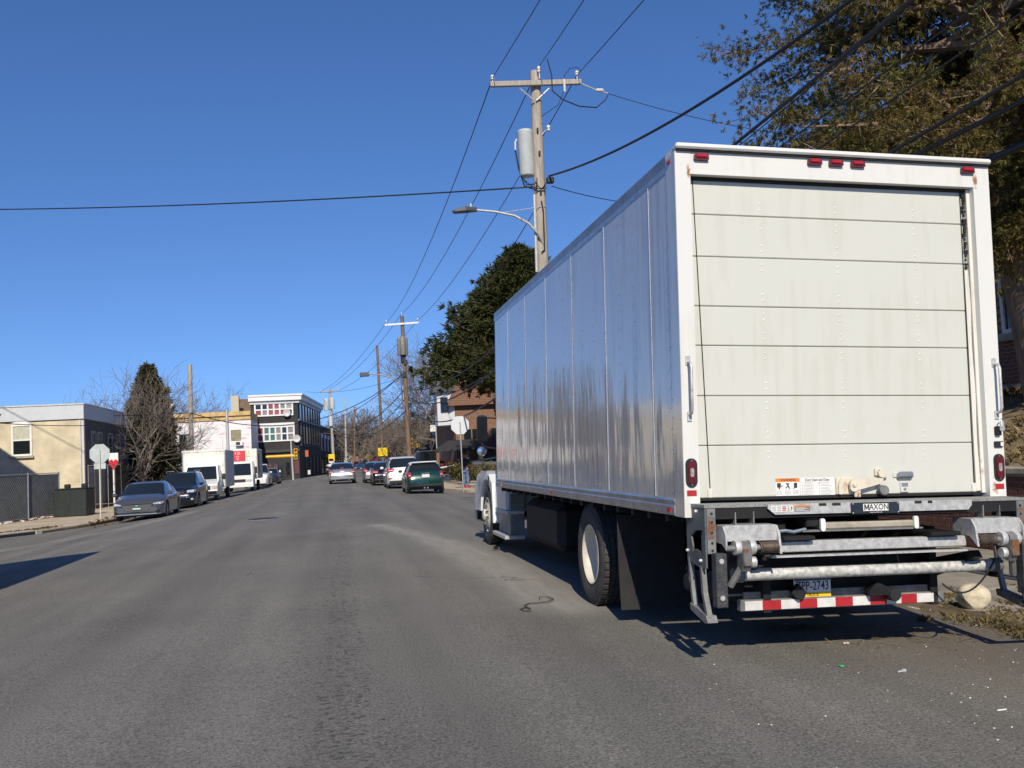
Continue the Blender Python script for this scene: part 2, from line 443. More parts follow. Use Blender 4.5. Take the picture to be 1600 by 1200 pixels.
# manhole cover in the road
mc = gpt(411, 811, .05)
mh = thing('manhole_cover', 'dark round manhole cover set in the asphalt left of the middle', 'manhole', (mc[0], mc[1], gz(mc[0])+.008))
MB().lathe([(0, .012), (.40, .012), (.42, 0), (.42, -.02)], (0, 0, 0), 'z', 28).build('cover', mat('cast_iron', (.035, .035, .036), .6, .4, .3, 8), mh)
MB().lathe([(.425, -.02), (.425, .010), (.50, .010), (.50, -.02)], (0, 0, 0), 'z', 28, close=True).build('ring', STEEL, mh)
# ------------------------------------------------------------------ the box truck
def rust_paint(name, col, spots, rough=.4, dirt=.10):
    m = bpy.data.materials.new(name); m.use_nodes = True
    n = m.node_tree.nodes; l = m.node_tree.links; b = n['Principled BSDF']
    b.inputs['Roughness'].default_value = rough
    tc = n.new('ShaderNodeTexCoord').outputs['Object']
    nz = n.new('ShaderNodeTexNoise'); nz.inputs['Scale'].default_value = 1.4; nz.inputs['Detail'].default_value = 8; nz.inputs['Roughness'].default_value = .65; l.new(tc, nz.inputs['Vector'])
    mp = n.new('ShaderNodeMapping'); mp.inputs['Scale'].default_value = (9, 9, .8); l.new(tc, mp.inputs[0])
    ns = n.new('ShaderNodeTexNoise'); ns.inputs['Scale'].default_value = 1.5; ns.inputs['Detail'].default_value = 6; l.new(mp.outputs[0], ns.inputs['Vector'])
    ad = n.new('ShaderNodeMath'); ad.operation = 'ADD'; l.new(nz.outputs['Fac'], ad.inputs[0]); l.new(ns.outputs['Fac'], ad.inputs[1])
    cr = n.new('ShaderNodeValToRGB'); e = cr.color_ramp.elements; e[0].position = .72; e[1].position = 1.15
    e[0].color = (*[c*(1-dirt) for c in (col[0]*1.0, col[1]*.985, col[2]*.94)], 1); e[1].color = (*[min(1, c*(1+dirt*.4)) for c in col], 1)
    l.new(ad.outputs[0], cr.inputs[0]); c = cr.outputs[0]
    n2 = n.new('ShaderNodeTexNoise'); n2.inputs['Scale'].default_value = 26; n2.inputs['Detail'].default_value = 6; l.new(tc, n2.inputs['Vector'])
    tot = None
    for (x, y, z, rx, rz, k) in spots:
        mm = n.new('ShaderNodeMapping'); mm.vector_type = 'POINT'
        mm.inputs['Scale'].default_value = (1/rx, 0.0, 1/rz); mm.inputs['Location'].default_value = (-x/rx, 0, -z/rz); l.new(tc, mm.inputs[0])
        ln = n.new('ShaderNodeVectorMath'); ln.operation = 'LENGTH'; l.new(mm.outputs[0], ln.inputs[0])
        mr = n.new('ShaderNodeMapRange'); mr.inputs['From Min'].default_value = 1.0; mr.inputs['From Max'].default_value = 0.0
        mr.inputs['To Min'].default_value = 0; mr.inputs['To Max'].default_value = k; l.new(ln.outputs['Value'], mr.inputs[0])
        if tot is None: tot = mr.outputs[0]
        else:
            a = n.new('ShaderNodeMath'); a.operation = 'MAXIMUM'; l.new(tot, a.inputs[0]); l.new(mr.outputs[0], a.inputs[1]); tot = a.outputs[0]
    if tot is not None:
        a = n.new('ShaderNodeMath'); a.operation = 'ADD'; l.new(tot, a.inputs[0]); l.new(n2.outputs['Fac'], a.inputs[1])
        r2 = n.new('ShaderNodeMapRange'); r2.inputs['From Min'].default_value = .85; r2.inputs['From Max'].default_value = 1.15; l.new(a.outputs[0], r2.inputs[0])
        mx = n.new('ShaderNodeMix'); mx.data_type = 'RGBA'; l.new(r2.outputs[0], mx.inputs[0]); l.new(c, mx.inputs[6]); mx.inputs[7].default_value = (.30, .15, .05, 1)
        c = mx.outputs[2]
    l.new(c, b.inputs['Base Color'])
    bp = n.new('ShaderNodeBump'); bp.inputs['Strength'].default_value = .05; bp.inputs['Distance'].default_value = .01; l.new(nz.outputs['Fac'], bp.inputs['Height']); l.new(bp.outputs[0], b.inputs['Normal'])
    return m
def aluminium_side():
    m = bpy.data.materials.new('aluminium_side_sheet'); m.use_nodes = True
    n = m.node_tree.nodes; l = m.node_tree.links; b = n['Principled BSDF']
    b.inputs['Metallic'].default_value = .30; b.inputs['Specular IOR Level'].default_value = .8; b.inputs['Roughness'].default_value = .13
    tc = n.new('ShaderNodeTexCoord').outputs['Object']
    nz = n.new('ShaderNodeTexNoise'); nz.inputs['Scale'].default_value = .9; nz.inputs['Detail'].default_value = 6; l.new(tc, nz.inputs['Vector'])
    mp0 = n.new('ShaderNodeMapping'); mp0.inputs['Scale'].default_value = (1, 7, .25); l.new(tc, mp0.inputs[0])
    n0 = n.new('ShaderNodeTexNoise'); n0.inputs['Scale'].default_value = 2.0; n0.inputs['Detail'].default_value = 7; l.new(mp0.outputs[0], n0.inputs['Vector'])
    ad0 = n.new('ShaderNodeMath'); ad0.operation = 'ADD'; l.new(nz.outputs['Fac'], ad0.inputs[0]); l.new(n0.outputs['Fac'], ad0.inputs[1])
    cr = n.new('ShaderNodeValToRGB'); e = cr.color_ramp.elements; e[0].position = .7; e[1].position = 1.25
    e[0].color = (.47, .445, .405, 1); e[1].color = (.63, .60, .55, 1); l.new(ad0.outputs[0], cr.inputs[0]); l.new(cr.outputs[0], b.inputs['Base Color'])
    rr_ = n.new('ShaderNodeMapRange'); rr_.inputs['To Min'].default_value = .04; rr_.inputs['To Max'].default_value = .16; l.new(n0.outputs['Fac'], rr_.inputs[0]); l.new(rr_.outputs[0], b.inputs['Roughness'])
    mp = n.new('ShaderNodeMapping'); mp.inputs['Scale'].default_value = (1, 2.6, .7); l.new(tc, mp.inputs[0])
    w = n.new('ShaderNodeTexNoise'); w.inputs['Scale'].default_value = 1.5; w.inputs['Detail'].default_value = 2.2; l.new(mp.outputs[0], w.inputs['Vector'])
    bp = n.new('ShaderNodeBump'); bp.inputs['Strength'].default_value = .38; bp.inputs['Distance'].default_value = .02; l.new(w.outputs['Fac'], bp.inputs['Height']); l.new(bp.outputs[0], b.inputs['Normal'])
    return m
TRK = bpy.data.objects.new('box_truck', None); COL.objects.link(TRK)
TRK.location = (2.41687, 6.19020, 1.02176); TRK.rotation_euler = (R_(.1119), R_(2.3631), R_(.0325))
tag(TRK, 'large white box truck with roll-up rear door and tail lift at the right kerb', 'truck')
TRK.empty_display_size = 1
BW, BL, BH = 2.59, 7.77, 2.703
ALU = aluminium_side()
ALUR = mat('aluminium_rail', (.46, .46, .46), .32, .8, .15, 5, .03, 30)
DOORP = rust_paint('door_paint', (.555, .562, .50), [(1.33, 0, .2, .22, .10, .22), (.66, 0, .14, .06, .05, .3)], .38, .05)
POSTP = rust_paint('frame_paint', (.645, .645, .605), [(.10, 0, 2.52, .035, .10, .75), (.095, 0, 2.25, .03, .3, .28), (2.47, 0, 2.55, .04, .12, .8), (2.50, 0, .17, .06, .14, .62), (2.47, 0, .3, .03, .25, .35), (.11, 0, .5, .02, .6, .25)], .36, .07)
TRACKP = rust_paint('door_track_paint', (.62, .60, .54), [(2.44, 0, .3, .06, .5, .36), (2.45, 0, 2.0, .05, .3, .2), (.11, 0, 1.0, .05, 1.0, .22)], .5, .2)
CABW = mat('cab_white_paint', (.74, .75, .74), .25, 0, .03, 2, coat=.5)
# --- box shell
MB().box(.012, BW-.012, .19, BL-.012, .02, .125).build('floor', DARKSTEEL, TRK)
MB().box(.012, .02, .19, BL-.02, .125, 2.64).box(BW-.02, BW-.012, .19, BL-.02, .125, 2.64).build('inner_wall', WHITE_PAINT, TRK)
MB().bbox(.03, BW-.03, .03, BL-.05, 2.66, 2.69, .01).build('roof_sheet', WHITE_PAINT, TRK)
RAILB = mat('top_rail', (.30, .285, .26), .35, .7, .15, 5)
for sx in (0, 1):
    X0, X1 = (-.004, .03) if not sx else (BW-.03, BW+.004)
    MB().prism([(X0, 2.600), (X1, 2.600), (X1, 2.700), ((X0+X1)/2, 2.705), (X0, 2.682)], 1, .19, BL).build('top_rail', RAILB, TRK)
    MB().box(*((-.006, -.003) if not sx else (BW+.003, BW+.006)), .19, BL-.02, 2.555, 2.602).build('rail_flange', ALUR, TRK)
    # bottom rail: two ribs and a drop skirt
    s = -1 if not sx else 1; xb = 0 if not sx else BW
    def pr(a): return xb + s*a
    prof = [(pr(-.02), .128), (pr(.006), .128), (pr(.012), .112), (pr(.006), .098), (pr(.006), .078), (pr(.014), .068), (pr(.010), .006), (pr(-.005), 0.0), (pr(-.02), .0)]
    MB().prism(prof, 1, .185, BL-.01).build('bottom_rail', ALUR, TRK, smooth=30)
seams = [.19, .583, 1.815, 3.01, 4.22, 5.40, 6.63, 7.66]
def side_sheet(y0, y1, z0, z1, x, d):
    """thin sheet, slightly oil-canned, as real relief"""
    mb = MB(); ny = max(3, int((y1-y0)/.10)); nz_ = max(3, int((z1-z0)/.12)); rr = random.Random(int(y0*1000)+int(z0*77))
    ph = [rr.uniform(0, 6.28) for _ in range(4)]
    for j in range(nz_+1):
        for i in range(ny+1):
            u, v = i/ny, j/nz_; y = y0+(y1-y0)*u; z = z0+(z1-z0)*v
            e = math.sin(math.pi*u)*math.sin(math.pi*v)
            r3 = abs(math.sin(math.pi*3*u))
            b = (.0022*r3*e*math.sin(2.1*z+ph[0]) + .0016*e*math.sin(5*y+1.7*z+ph[1]) + .0012*r3*e*math.sin(4.3*z+ph[2]))
            mb.v.append((x+d*(.0015+b), y, z))
    for j in range(nz_):
        for i in range(ny):
            a = j*(ny+1)+i; mb.f.append((a, a+1, a+ny+2, a+ny+1))
    return mb
for sx, x, d in ((0, 0.0, -1), (1, BW, 1)):
    for k, (a, b) in enumerate(zip(seams, seams[1:])):
        sub = [(.128, 2.56)]
        if sx == 0 and k in (2, 3): sub = [(.128, 2.385), (2.385, 2.56)]
        for (z0, z1) in sub:
            side_sheet(a+.001, b+.012, z0, z1, x+d*.0016*(k % 2), d).build('side_panel', ALU, TRK, smooth=180, fix=False)
# rivets and seam battens of the left and right side
riv = MB()
SEAMW = mat('seam_bright', (.70, .70, .69), .35, .5, .15, 30)
def rivet(mb, p, d, r=.0075):
    q = [(p[0], p[1]+r*math.cos(a), p[2]+r*math.sin(a)) for a in (0, 1.05, 2.09, 3.14, 4.19, 5.24)]
    i = len(mb.v); mb.v += q + [(p[0]+d*r*.9, p[1], p[2])]
    for k in range(6): mb.f.append((i+k, i+(k+1) % 6, i+6))
for sx, x, d in ((0, -.0048, -1), (1, BW+.0048, 1)):
    for a in seams[1:-1]:
        z = .15
        while z < 2.55: rivet(riv, (x, a+.006, z), d, .0085); z += .0508
        MB().prism([(x, a-.004), (x+d*.004, a-.001), (x+d*.005, a+.006), (x+d*.003, a+.011), (x, a+.013)], 2, .13, 2.555).build('seam_edge', SEAMW, TRK)
    for a, b in zip(seams, seams[1:]):
        if b-a < .8: cols = [a+.02] if a < .3 else []
        else: cols = [a+(b-a)/3, a+2*(b-a)/3]
        for c in cols:
            z = .18
            while z < 2.52: rivet(riv, (x, c, z), d, .0065); z += .152
    y = .25
    while y < 7.7: rivet(riv, (x-.012*(-d)*-1, y, .05), d, .008); rivet(riv, (x+d*.009, y, .025), d, .008); rivet(riv, (x+d*.007, y, .10), d, .006); y += .305
for z in np.arange(.2, 2.6, .13): rivet(riv, (-.0052, .172, float(z)), -1, .0075)
riv.build('rivets', mat('rivet_heads', (.62, .62, .62), .3, .7, .1), TRK, smooth=180, fix=False, kind='stuff')
# skirt reflectors and side markers
for y in (.30, 4.05, 7.3): MB().box(-.018, -.011, y-.05, y+.02, .022, .058).build('side_reflector', REDREFL if y < 6 else mat('amber_lens', (.7, .25, .02), .25), TRK)
for y in (.12, 4.0): MB().bbox(-.014, 0, y-.035, y+.035, 2.60, 2.632, .006).build('marker_lamp', RED, TRK)
# --- front wall and corner posts
for xx in (0, BW):
    d = 1 if xx == 0 else -1
    MB().prism([(xx, BL-.11), (xx+d*.001, BL-.035), (xx+d*.02, BL-.008), (xx+d*.05, BL), (xx+d*.12, BL), (xx+d*.12, BL-.11)], 2, .0, 2.66).build('front_post', ALUR, TRK, smooth=40)
MB().box(.12, BW-.12, BL-.03, BL-.003, .02, 2.68).build('front_wall', WHITE_PAINT, TRK)
MB().bbox(.04, BW-.04, BL-.06, BL-.002, 2.62, 2.71, .02).build('front_header', ALUR, TRK)
# --- rear frame
MB().box(-.003, .0, .0, .19, .0, 2.66).box(0, .113, 0, .19, 0, 2.70).build('rear_post', POSTP, TRK)
MB().box(-.0055, -.003, .004, .186, .0, 2.655).build('post_cladding', ALU, TRK)
MB().box(BW-.137, BW, 0, .19, .0, 2.70).box(BW, BW+.003, 0, .19, .0, 2.66).build('rear_post', POSTP, TRK)
MB().box(.113, BW-.137, 0.002, .19, 2.497, 2.70).build('rear_header', POSTP, TRK)
MB().bbox(-.006, BW+.006, -.045, .05, 2.676, 2.716, .012).build('drip_cap', mat('drip_cap_white', (.70, .70, .66), .35, 0, .05), TRK)
MB().box(.004, BW-.004, -.022, -.0005, 2.664, 2.675).build('cap_shadow_strip', RUBBER, TRK)  # black strip stands in for the shaded gap under the drip cap
MB().box(.113, BW-.137, .06, .075, 2.475, 2.497).build('header_seal', RUBBER, TRK)
MB().box(.085, .118, .05, .185, .125, 2.49).build('door_track', TRACKP, TRK)
MB().box(BW-.166, BW-.1375, .05, .185, .125, 2.49).build('door_track', TRACKP, TRK)
# side seal strip on the right, torn at the top
tr = MB(); rr = random.Random(3); zs = np.linspace(.14, 1.85, 40)
for a, b in zip(zs, zs[1:]):
    w = .034+.004*math.sin(a*9); tr.box(BW-.206, BW-.206+w, .062, .074, float(a), float(b))
tr.build('side_seal', TRACKP, TRK)
to = MB(); z = 1.86
while z < 2.44:
    w = rr.uniform(.006, .026); to.box(BW-.20+rr.uniform(0, .01), BW-.19+w, .060, .076, z, z+rr.uniform(.012, .03)); z += .032
to.build('torn_seal', RUBBER, TRK, kind='stuff')
# --- roll-up door panels
dz = [.128, .508, .870, 1.240, 1.532, 1.902, 2.218, 2.478]
for a, b in zip(dz, dz[1:]):
    p = MB(); g = .0022
    p.bbox(.121, BW-.168, .078, .105, a+g, b-g, .006)
    p.build('door_panel', DOORP, TRK)
MB().box(.12, BW-.167, .0965, .112, .13, 2.485).build('door_joint_backing', mat('door_shadow_gap', (.05, .05, .048), .9), TRK)
MB().box(.12, BW-.167, .07, .1, .112, .128).build('bottom_seal', RUBBER, TRK)
drv = MB()
for zz in dz[1:-1]:
    for xx in (.69, 1.31, 1.97):
        for o in (-.095, -.05, .05, .095):
            q = [(xx+.009*math.cos(a), .0775, zz+o+.009*math.sin(a)) for a in (0, 1.05, 2.09, 3.14, 4.19, 5.24)]
            i = len(drv.v); drv.v += q+[(xx, .0705, zz+o)]
            for k in range(6): drv.f.append((i+k, i+(k+1) % 6, i+6))
drv.build('door_rivets', mat('door_rivet', (.62, .62, .57), .35), TRK, smooth=180, fix=False, kind='stuff')
for xx, xb_ in ((.158, .222), (BW-.205, BW-.215)):
    MB().tube([(xx, .071, 2.47), ((xx+xb_)/2, .069, 1.3), (xb_, .071, .19)], .0032, 6).build('lift_cable', DARKSTEEL, TRK)
    c = MB().bbox(xb_-.02, xb_+.02, .066, .079, .13, .20, .006).build('cable_anchor', TRACKP, TRK)
# rear lamps
def marker(x, z):
    o = MB().prism([(x-.058, z-.02), (x-.048, z-.027), (x+.048, z-.027), (x+.058, z-.02), (x+.055, z+.012), (x+.045, z+.02), (x-.045, z+.02), (x-.055, z+.012)], 1, -.022, .0).build('marker_lamp', mat('lamp_base', (.10, .015, .018), .4), TRK)
    MB().bbox(x-.042, x+.042, -.036, -.020, z-.012, z+.017, .008).build('lens', RED, o)
for x, z in ((.198, 2.625), (1.105, 2.632), (1.28, 2.632), (1.461, 2.632), (2.401, 2.628)): marker(x, z)
def stadium(x, z, w, h, n=10):
    r = w/2; P = []
    for k in range(n+1): a = math.pi*k/n; P.append((x+r*math.cos(a), z+h/2-r+r*math.sin(a)))
    for k in range(n+1): a = math.pi+math.pi*k/n; P.append((x+r*math.cos(a), z-h/2+r+r*math.sin(a)))
    return P
for x in (.052, BW-.052):
    o = MB().prism(stadium(x, .316, .086, .205), 1, -.012, 0).build('tail_lamp', RUBBER, TRK)
    MB().prism(stadium(x, .316, .056, .165), 1, -.020, -.012).build('lens', mat('tail_lens', (.11, .005, .009), .2, 0, .3, 30, coat=.5), o)
    MB().prism(stadium(x, .318, .028, .064), 1, -.0235, -.020).build('reverse_lens', mat('clear_lens', (.30, .28, .26), .2, 0, .3, 40), o)
    for zz in (.403, .229): MB().lathe([(0, -.003), (.006, -.003), (.006, .004)], (x, -.013, zz), 'y', 8).build('screw', CHROME, o)
    MB().box(x-.036, x+.036, -.004, -.0005, .152, .192).build('rear_reflector', REDREFL, TRK)
# grab handles
for x in (.05, BW-.045):
    h = MB().tube([(x, -.005, 1.11), (x, -.05, 1.10), (x, -.062, 1.07), (x, -.062, .77), (x, -.05, .74), (x, -.005, .73)], .011, 8).build('grab_handle', GALV, TRK, smooth=60)
    for zz in (1.12, .715): MB().bbox(x-.018, x+.018, -.008, -.0005, zz-.035, zz+.035, .004).build('handle_foot', GALV, h)
# padlock and bracket on the right post
o = MB().bbox(BW-.075, BW-.03, -.03, -.0005, .56, .63, .006).build('lock_bracket', DARKSTEEL, TRK)
MB().bbox(BW-.055, BW-.015, -.05, -.031, .59, .635, .006).build('padlock', GALV, o)
MB().tube([(BW-.05, -.04, .635), (BW-.05, -.04, .67), (BW-.035, -.04, .685), (BW-.02, -.04, .67), (BW-.02, -.04, .635)], .005, 6).build('shackle', CHROME, o)
o = MB().bbox(BW-.085, BW-.012, -.02, -.0005, .47, .515, .005).build('strike_plate', BLACK, TRK)
MB().box(BW-.04, BW-.016, -.023, -.0203, .478, .507).build('white_tag', WHITE_PAINT, o)
# --- decals and latch on the bottom door panel
DEC = mat('decal_white', (.72, .72, .69), .45, 0, .04); ORANGE = mat('decal_orange', (.72, .22, .03), .5); INK = mat('decal_ink', (.03, .03, .03), .6); GREYINK = mat('decal_grey', (.38, .38, .37), .6)
yd = .0765
dec = MB().box(.735, .925, yd-.0005, yd+.001, .134, .262).build('warning_decal', DEC, TRK)
MB().box(.735, .925, yd-.0014, yd-.0006, .235, .262).build('orange_band', ORANGE, dec)
text_mb('! WARNING', .028, facing_minus_y(.83, yd-.002, .2485), bold=.0006, sx=.9).build('lettering', INK, dec, fix=False)
ic = MB()
for k, xx in enumerate((.762, .83, .893)):
    if k == 0: ic.box(xx-.016, xx+.014, yd-.0016, yd-.0007, .195, .228).box(xx-.004, xx+.006, yd-.0016, yd-.0007, .182, .195).box(xx+.018, xx+.026, yd-.0016, yd-.0007, .199, .211)
    elif k == 1:
        ic.face([(xx-.018, yd-.0012, .226), (xx+.014, yd-.0012, .226), (xx+.012, yd-.0012, .216), (xx-.004, yd-.0012, .214)])
        ic.face([(xx-.006, yd-.0012, .216), (xx+.006, yd-.0012, .214), (xx+.020, yd-.0012, .184), (xx+.010, yd-.0012, .184)])
        ic.face([(xx-.004, yd-.0013, .206), (xx+.004, yd-.0013, .202), (xx-.014, yd-.0013, .186), (xx-.020, yd-.0013, .190)])
    else: ic.box(xx-.013, xx+.013, yd-.0016, yd-.0007, .19, .228).box(xx-.017, xx-.009, yd-.0016, yd-.0007, .184, .192)
ic.build('pictograms', INK, dec, fix=False, kind='stuff')
ln = MB()
for xx in (.762, .83, .893):
    for zz in (.171, .163, .155, .147): ln.box(xx-.024, xx+.024, yd-.0013, yd-.0007, zz-.0016, zz+.0016)
ln.build('small_print', GREYINK, dec, kind='stuff')
dec = MB().box(.932, 1.205, yd-.0005, yd+.001, .134, .262).build('instruction_decal', DEC, TRK)
text_mb('Door Open and Close', .026, facing_minus_y(1.068, yd-.002, .247), bold=.0003, sx=.82).build('lettering', INK, dec, fix=False)
ln = MB()
for c0 in (.940, 1.075):
    for zz in (.226, .205, .184, .163, .142):
        ln.box(c0, c0+.122, yd-.0012, yd-.0007, zz+.0095, zz+.0105)
        for q in (0.0, -.006): ln.box(c0+.022, c0+.022+random.uniform(.06, .095), yd-.0013, yd-.0007, zz-.0012+q+.003, zz+.001+q+.003)
        ln.box(c0+.004, c0+.012, yd-.0013, yd-.0007, zz-.004, zz+.003)
ln.box(1.078, 1.088, yd-.0018, yd-.0008, .215, .230)
ln.build('small_print', GREYINK, dec, kind='stuff')
LATCH = rust_paint('latch_paint', (.58, .53, .42), [(1.27, 0, .2, .12, .12, .45), (1.37, 0, .13, .06, .08, .6), (1.6, 0, .25, .08, .08, .5)], .5, .2)
la = MB().bbox(1.215, 1.36, .062, .0775, .133, .262, .006).build('door_latch', LATCH, TRK)
MB().prism([(1.222, .14), (1.245, .135), (1.262, .17), (1.275, .245), (1.25, .258), (1.226, .22)], 1, .045, .062).build('latch_cam', LATCH, la)
MB().prism([(1.305, .172), (1.32, .158), (1.345, .156), (1.365, .166), (1.56, .212), (1.575, .222), (1.575, .252), (1.40, .250), (1.34, .252), (1.315, .238), (1.303, .208)], 1, .02, .044).build('latch_handle', LATCH, la)
MB().lathe([(0, -.014), (.014, -.012), (.02, -.004), (.02, .03)], (1.335, .02, .206), 'y', 14).build('pivot', LATCH, la, smooth=40)
MB().lathe([(0, -.01), (.032, -.01), (.038, -.004), (.038, .03), (0, .03)], (1.578, .02, .160), 'y', 18).build('latch_knob', STEEL, la, smooth=40)
MB().bbox(1.345, 1.395, .03, .055, .112, .180, .006).build('latch_pin', LATCH, la)
o = MB().bbox(1.535, 1.595, .058, .0775, .268, .325, .005).build('latch_keeper', LATCH, TRK)
MB().prism([(1.545, .30), (1.56, .262), (1.60, .252), (1.625, .262), (1.632, .275), (1.60, .29), (1.588, .315)], 1, .04, .058).build('keeper_hook', LATCH, o)
for xx in (1.565, 1.585): MB().lathe([(0, -.006), (.008, -.005), (.008, .01)], (xx, .055, .305), 'y', 8).build('bolt', STEEL, o)
o = MB().bbox(1.69, 1.86, .068, .0775, .252, .290, .004).build('pull_handle', DOORP, TRK)
MB().bbox(1.715, 1.845, .035, .068, .248, .296, .012).build('handle_bar', ALUR, o)
o = MB().bbox(1.745, 1.812, .066, .0775, .14, .222, .004).build('strap_clip', DOORP, TRK)
MB().box(1.753, 1.805, .063, .0665, .185, .212).build('clip_plate', ALUR, o)
MB().lathe([(0, -.004), (.012, -.003), (.012, .004)], (1.779, .066, .165), 'y', 12).build('rivet_head', ALUR, o)
# ------------------------------------------------------------------ truck: chassis, wheels, tail lift, cab
RIMW = rust_paint('rim_white', (.52, .49, .41), [], .5, .2)
def lug_tyre(R=.50, r0=.285, w=.27, n=72):
    """tyre lathe along x from 0 (outer face) to w, with tread blocks"""
    prof = [(r0, .035), (r0+.02, .022), (r0+.06, .008), (r0+.12, .0), (R-.06, .006), (R-.02, .022), (R-.012, .03),
            (R-.012, .07), (R-.022, .074), (R-.022, .086), (R-.010, .09), (R-.010, w/2-.006), (R-.020, w/2-.004), (R-.020, w/2+.004), (R-.010, w/2+.006),
            (R-.010, w-.09), (R-.022, w-.086), (R-.022, w-.074), (R-.012, w-.07), (R-.012, w-.03), (R-.02, w-.022), (R-.06, w-.006), (r0+.06, w-.004), (r0, w-.03)]
    mb = MB().lathe(prof, (0, 0, 0), 'x', n, close=True)
    for k in range(44):
        a = 2*math.pi*k/44
        T = Matrix.Rotation(a, 4, 'X')
        for x0, x1, off in ((.020, .068, 0), (.092, w/2-.01, .05), (w/2+.01, w-.092, .02), (w-.068, w-.02, .07)):
            mb.box(x0, x1, -.024, .020, R-.014, R, T @ Matrix.Rotation(off, 4, 'X'))
    return mb
TYRE_ME = lug_tyre().mesh('tyre', TYRE, 35)
def dished_rim():
    return MB().lathe([(.290, .022), (.296, .016), (.287, .012), (.276, .024), (.268, .060), (.262, .125), (.235, .155), (.185, .165), (.15, .160), (.135, .15), (.13, .12), (.115, .108), (.0, .104)], (0, 0, 0), 'x', 40, cap=False)
def convex_rim():
    mb = MB().lathe([(.290, .022), (.296, .014), (.287, .010), (.276, .024), (.266, .055), (.255, .07), (.24, .055), (.205, .018), (.18, .008), (.15, .006), (.14, .0), (.105, -.012), (.10, -.055), (.07, -.07), (0, -.072)], (0, 0, 0), 'x', 40, cap=False)
    return mb
DRIM = dished_rim().mesh('rim', RIMW, 40); CRIM = convex_rim().mesh('rim', RIMW, 40)
def truck_wheel(x, y, z, flip, front):
    e = inst(TYRE_ME, 'wheel', TRK, (x, y, z), (0, 0, math.pi if flip else 0))
    inst(CRIM if front else DRIM, 'rim', e)
    if front:
        lug = MB()
        for k in range(10):
            a = 2*math.pi*k/10+.2; lug.lathe([(0, -.045), (.014, -.045), (.016, -.02), (.018, .01)], (0, .155*math.cos(a), .155*math.sin(a)), 'x', 6)
        lug.build('lug_nuts', CHROME, e)
        hh = MB()
        for k in range(5):
            a = 2*math.pi*k/5; hh.lathe([(0, .0), (.033, .0), (.033, .02)], (.028, .222*math.cos(a), .222*math.sin(a)), 'x', 12)
        hh.build('hand_holes', BLACK, e)
    return e
WZ, RY, FY = -.53, 2.74, 9.45
truck_wheel(.05, RY, WZ, False, False); truck_wheel(.63, RY, WZ, True, False)
truck_wheel(BW-.05, RY, WZ, True, False); truck_wheel(BW-.63, RY, WZ, False, False)
truck_wheel(.12, FY, WZ+.005, False, True); truck_wheel(BW-.12, FY, WZ-.005, True, True)
CH = mat('chassis_black', (.007, .007, .007), .7, .1, .3)
MB().box(.86, .94, .35, 10.3, -.32, -.06).build('frame_rail', CH, TRK); MB().box(1.65, 1.73, .35, 10.3, -.32, -.06).build('frame_rail', CH, TRK)
for y in np.arange(.4, 7.6, .41): MB().box(.02, BW-.02, float(y), float(y)+.06, -.055, .018).build('cross_member', CH, TRK)
MB().lathe([(.06, .3), (.065, .8), (.10, 1.0), (.19, 1.15), (.22, 1.3), (.19, 1.45), (.10, 1.6), (.065, 1.8), (.06, 2.3)], (0, RY, WZ), 'x', 16).build('rear_axle', CH, TRK, smooth=50)
MB().lathe([(.05, .3), (.05, 2.3)], (0, FY, WZ), 'x', 12).build('front_axle', CH, TRK)
MB().tube([(1.3, 2.9, WZ), (1.3, 8.2, -.3)], .05, 10).build('drive_shaft', CH, TRK)
for x in (.78, 1.81): MB().prism([(1.9, -.33), (2.0, -.33), (2.74, -.42), (3.5, -.33), (3.6, -.33), (2.8, -.5), (2.68, -.5)], 0, x-.05, x+.05).build('leaf_spring', CH, TRK)
MB().bbox(.30, .86, 5.0, 7.05, -.75, -.14, .10).build('fuel_tank', CH, TRK)
MB().bbox(BW-.86, BW-.30, 5.4, 7.0, -.72, -.14, .10).build('tool_box', CH, TRK)
MB().lathe([(.0, .0), (.16, .0), (.16, .9), (0, .9)], (.7, 3.6, -.35), 'y', 16).build('air_tank', CH, TRK)
# mud flaps
for x0, x1 in ((.02, .64), (BW-.64, BW-.02)):
    fl = MB(); nz_ = 8
    for k in range(nz_+1):
        z = -.08-.82*k/nz_; y = 1.68 - .07*(k/nz_)**2
        fl.v += [(x0, y, z), (x1, y, z), (x1, y+.012, z), (x0, y+.012, z)]
    for k in range(nz_):
        a = k*4
        for q in range(4): fl.f.append((a+q, a+(q+1) % 4, a+4+(q+1) % 4, a+4+q))
    fl.f += [(0, 3, 2, 1), (nz_*4, nz_*4+1, nz_*4+2, nz_*4+3)]
    fl.build('mud_flap', RUBBER, TRK, smooth=40)
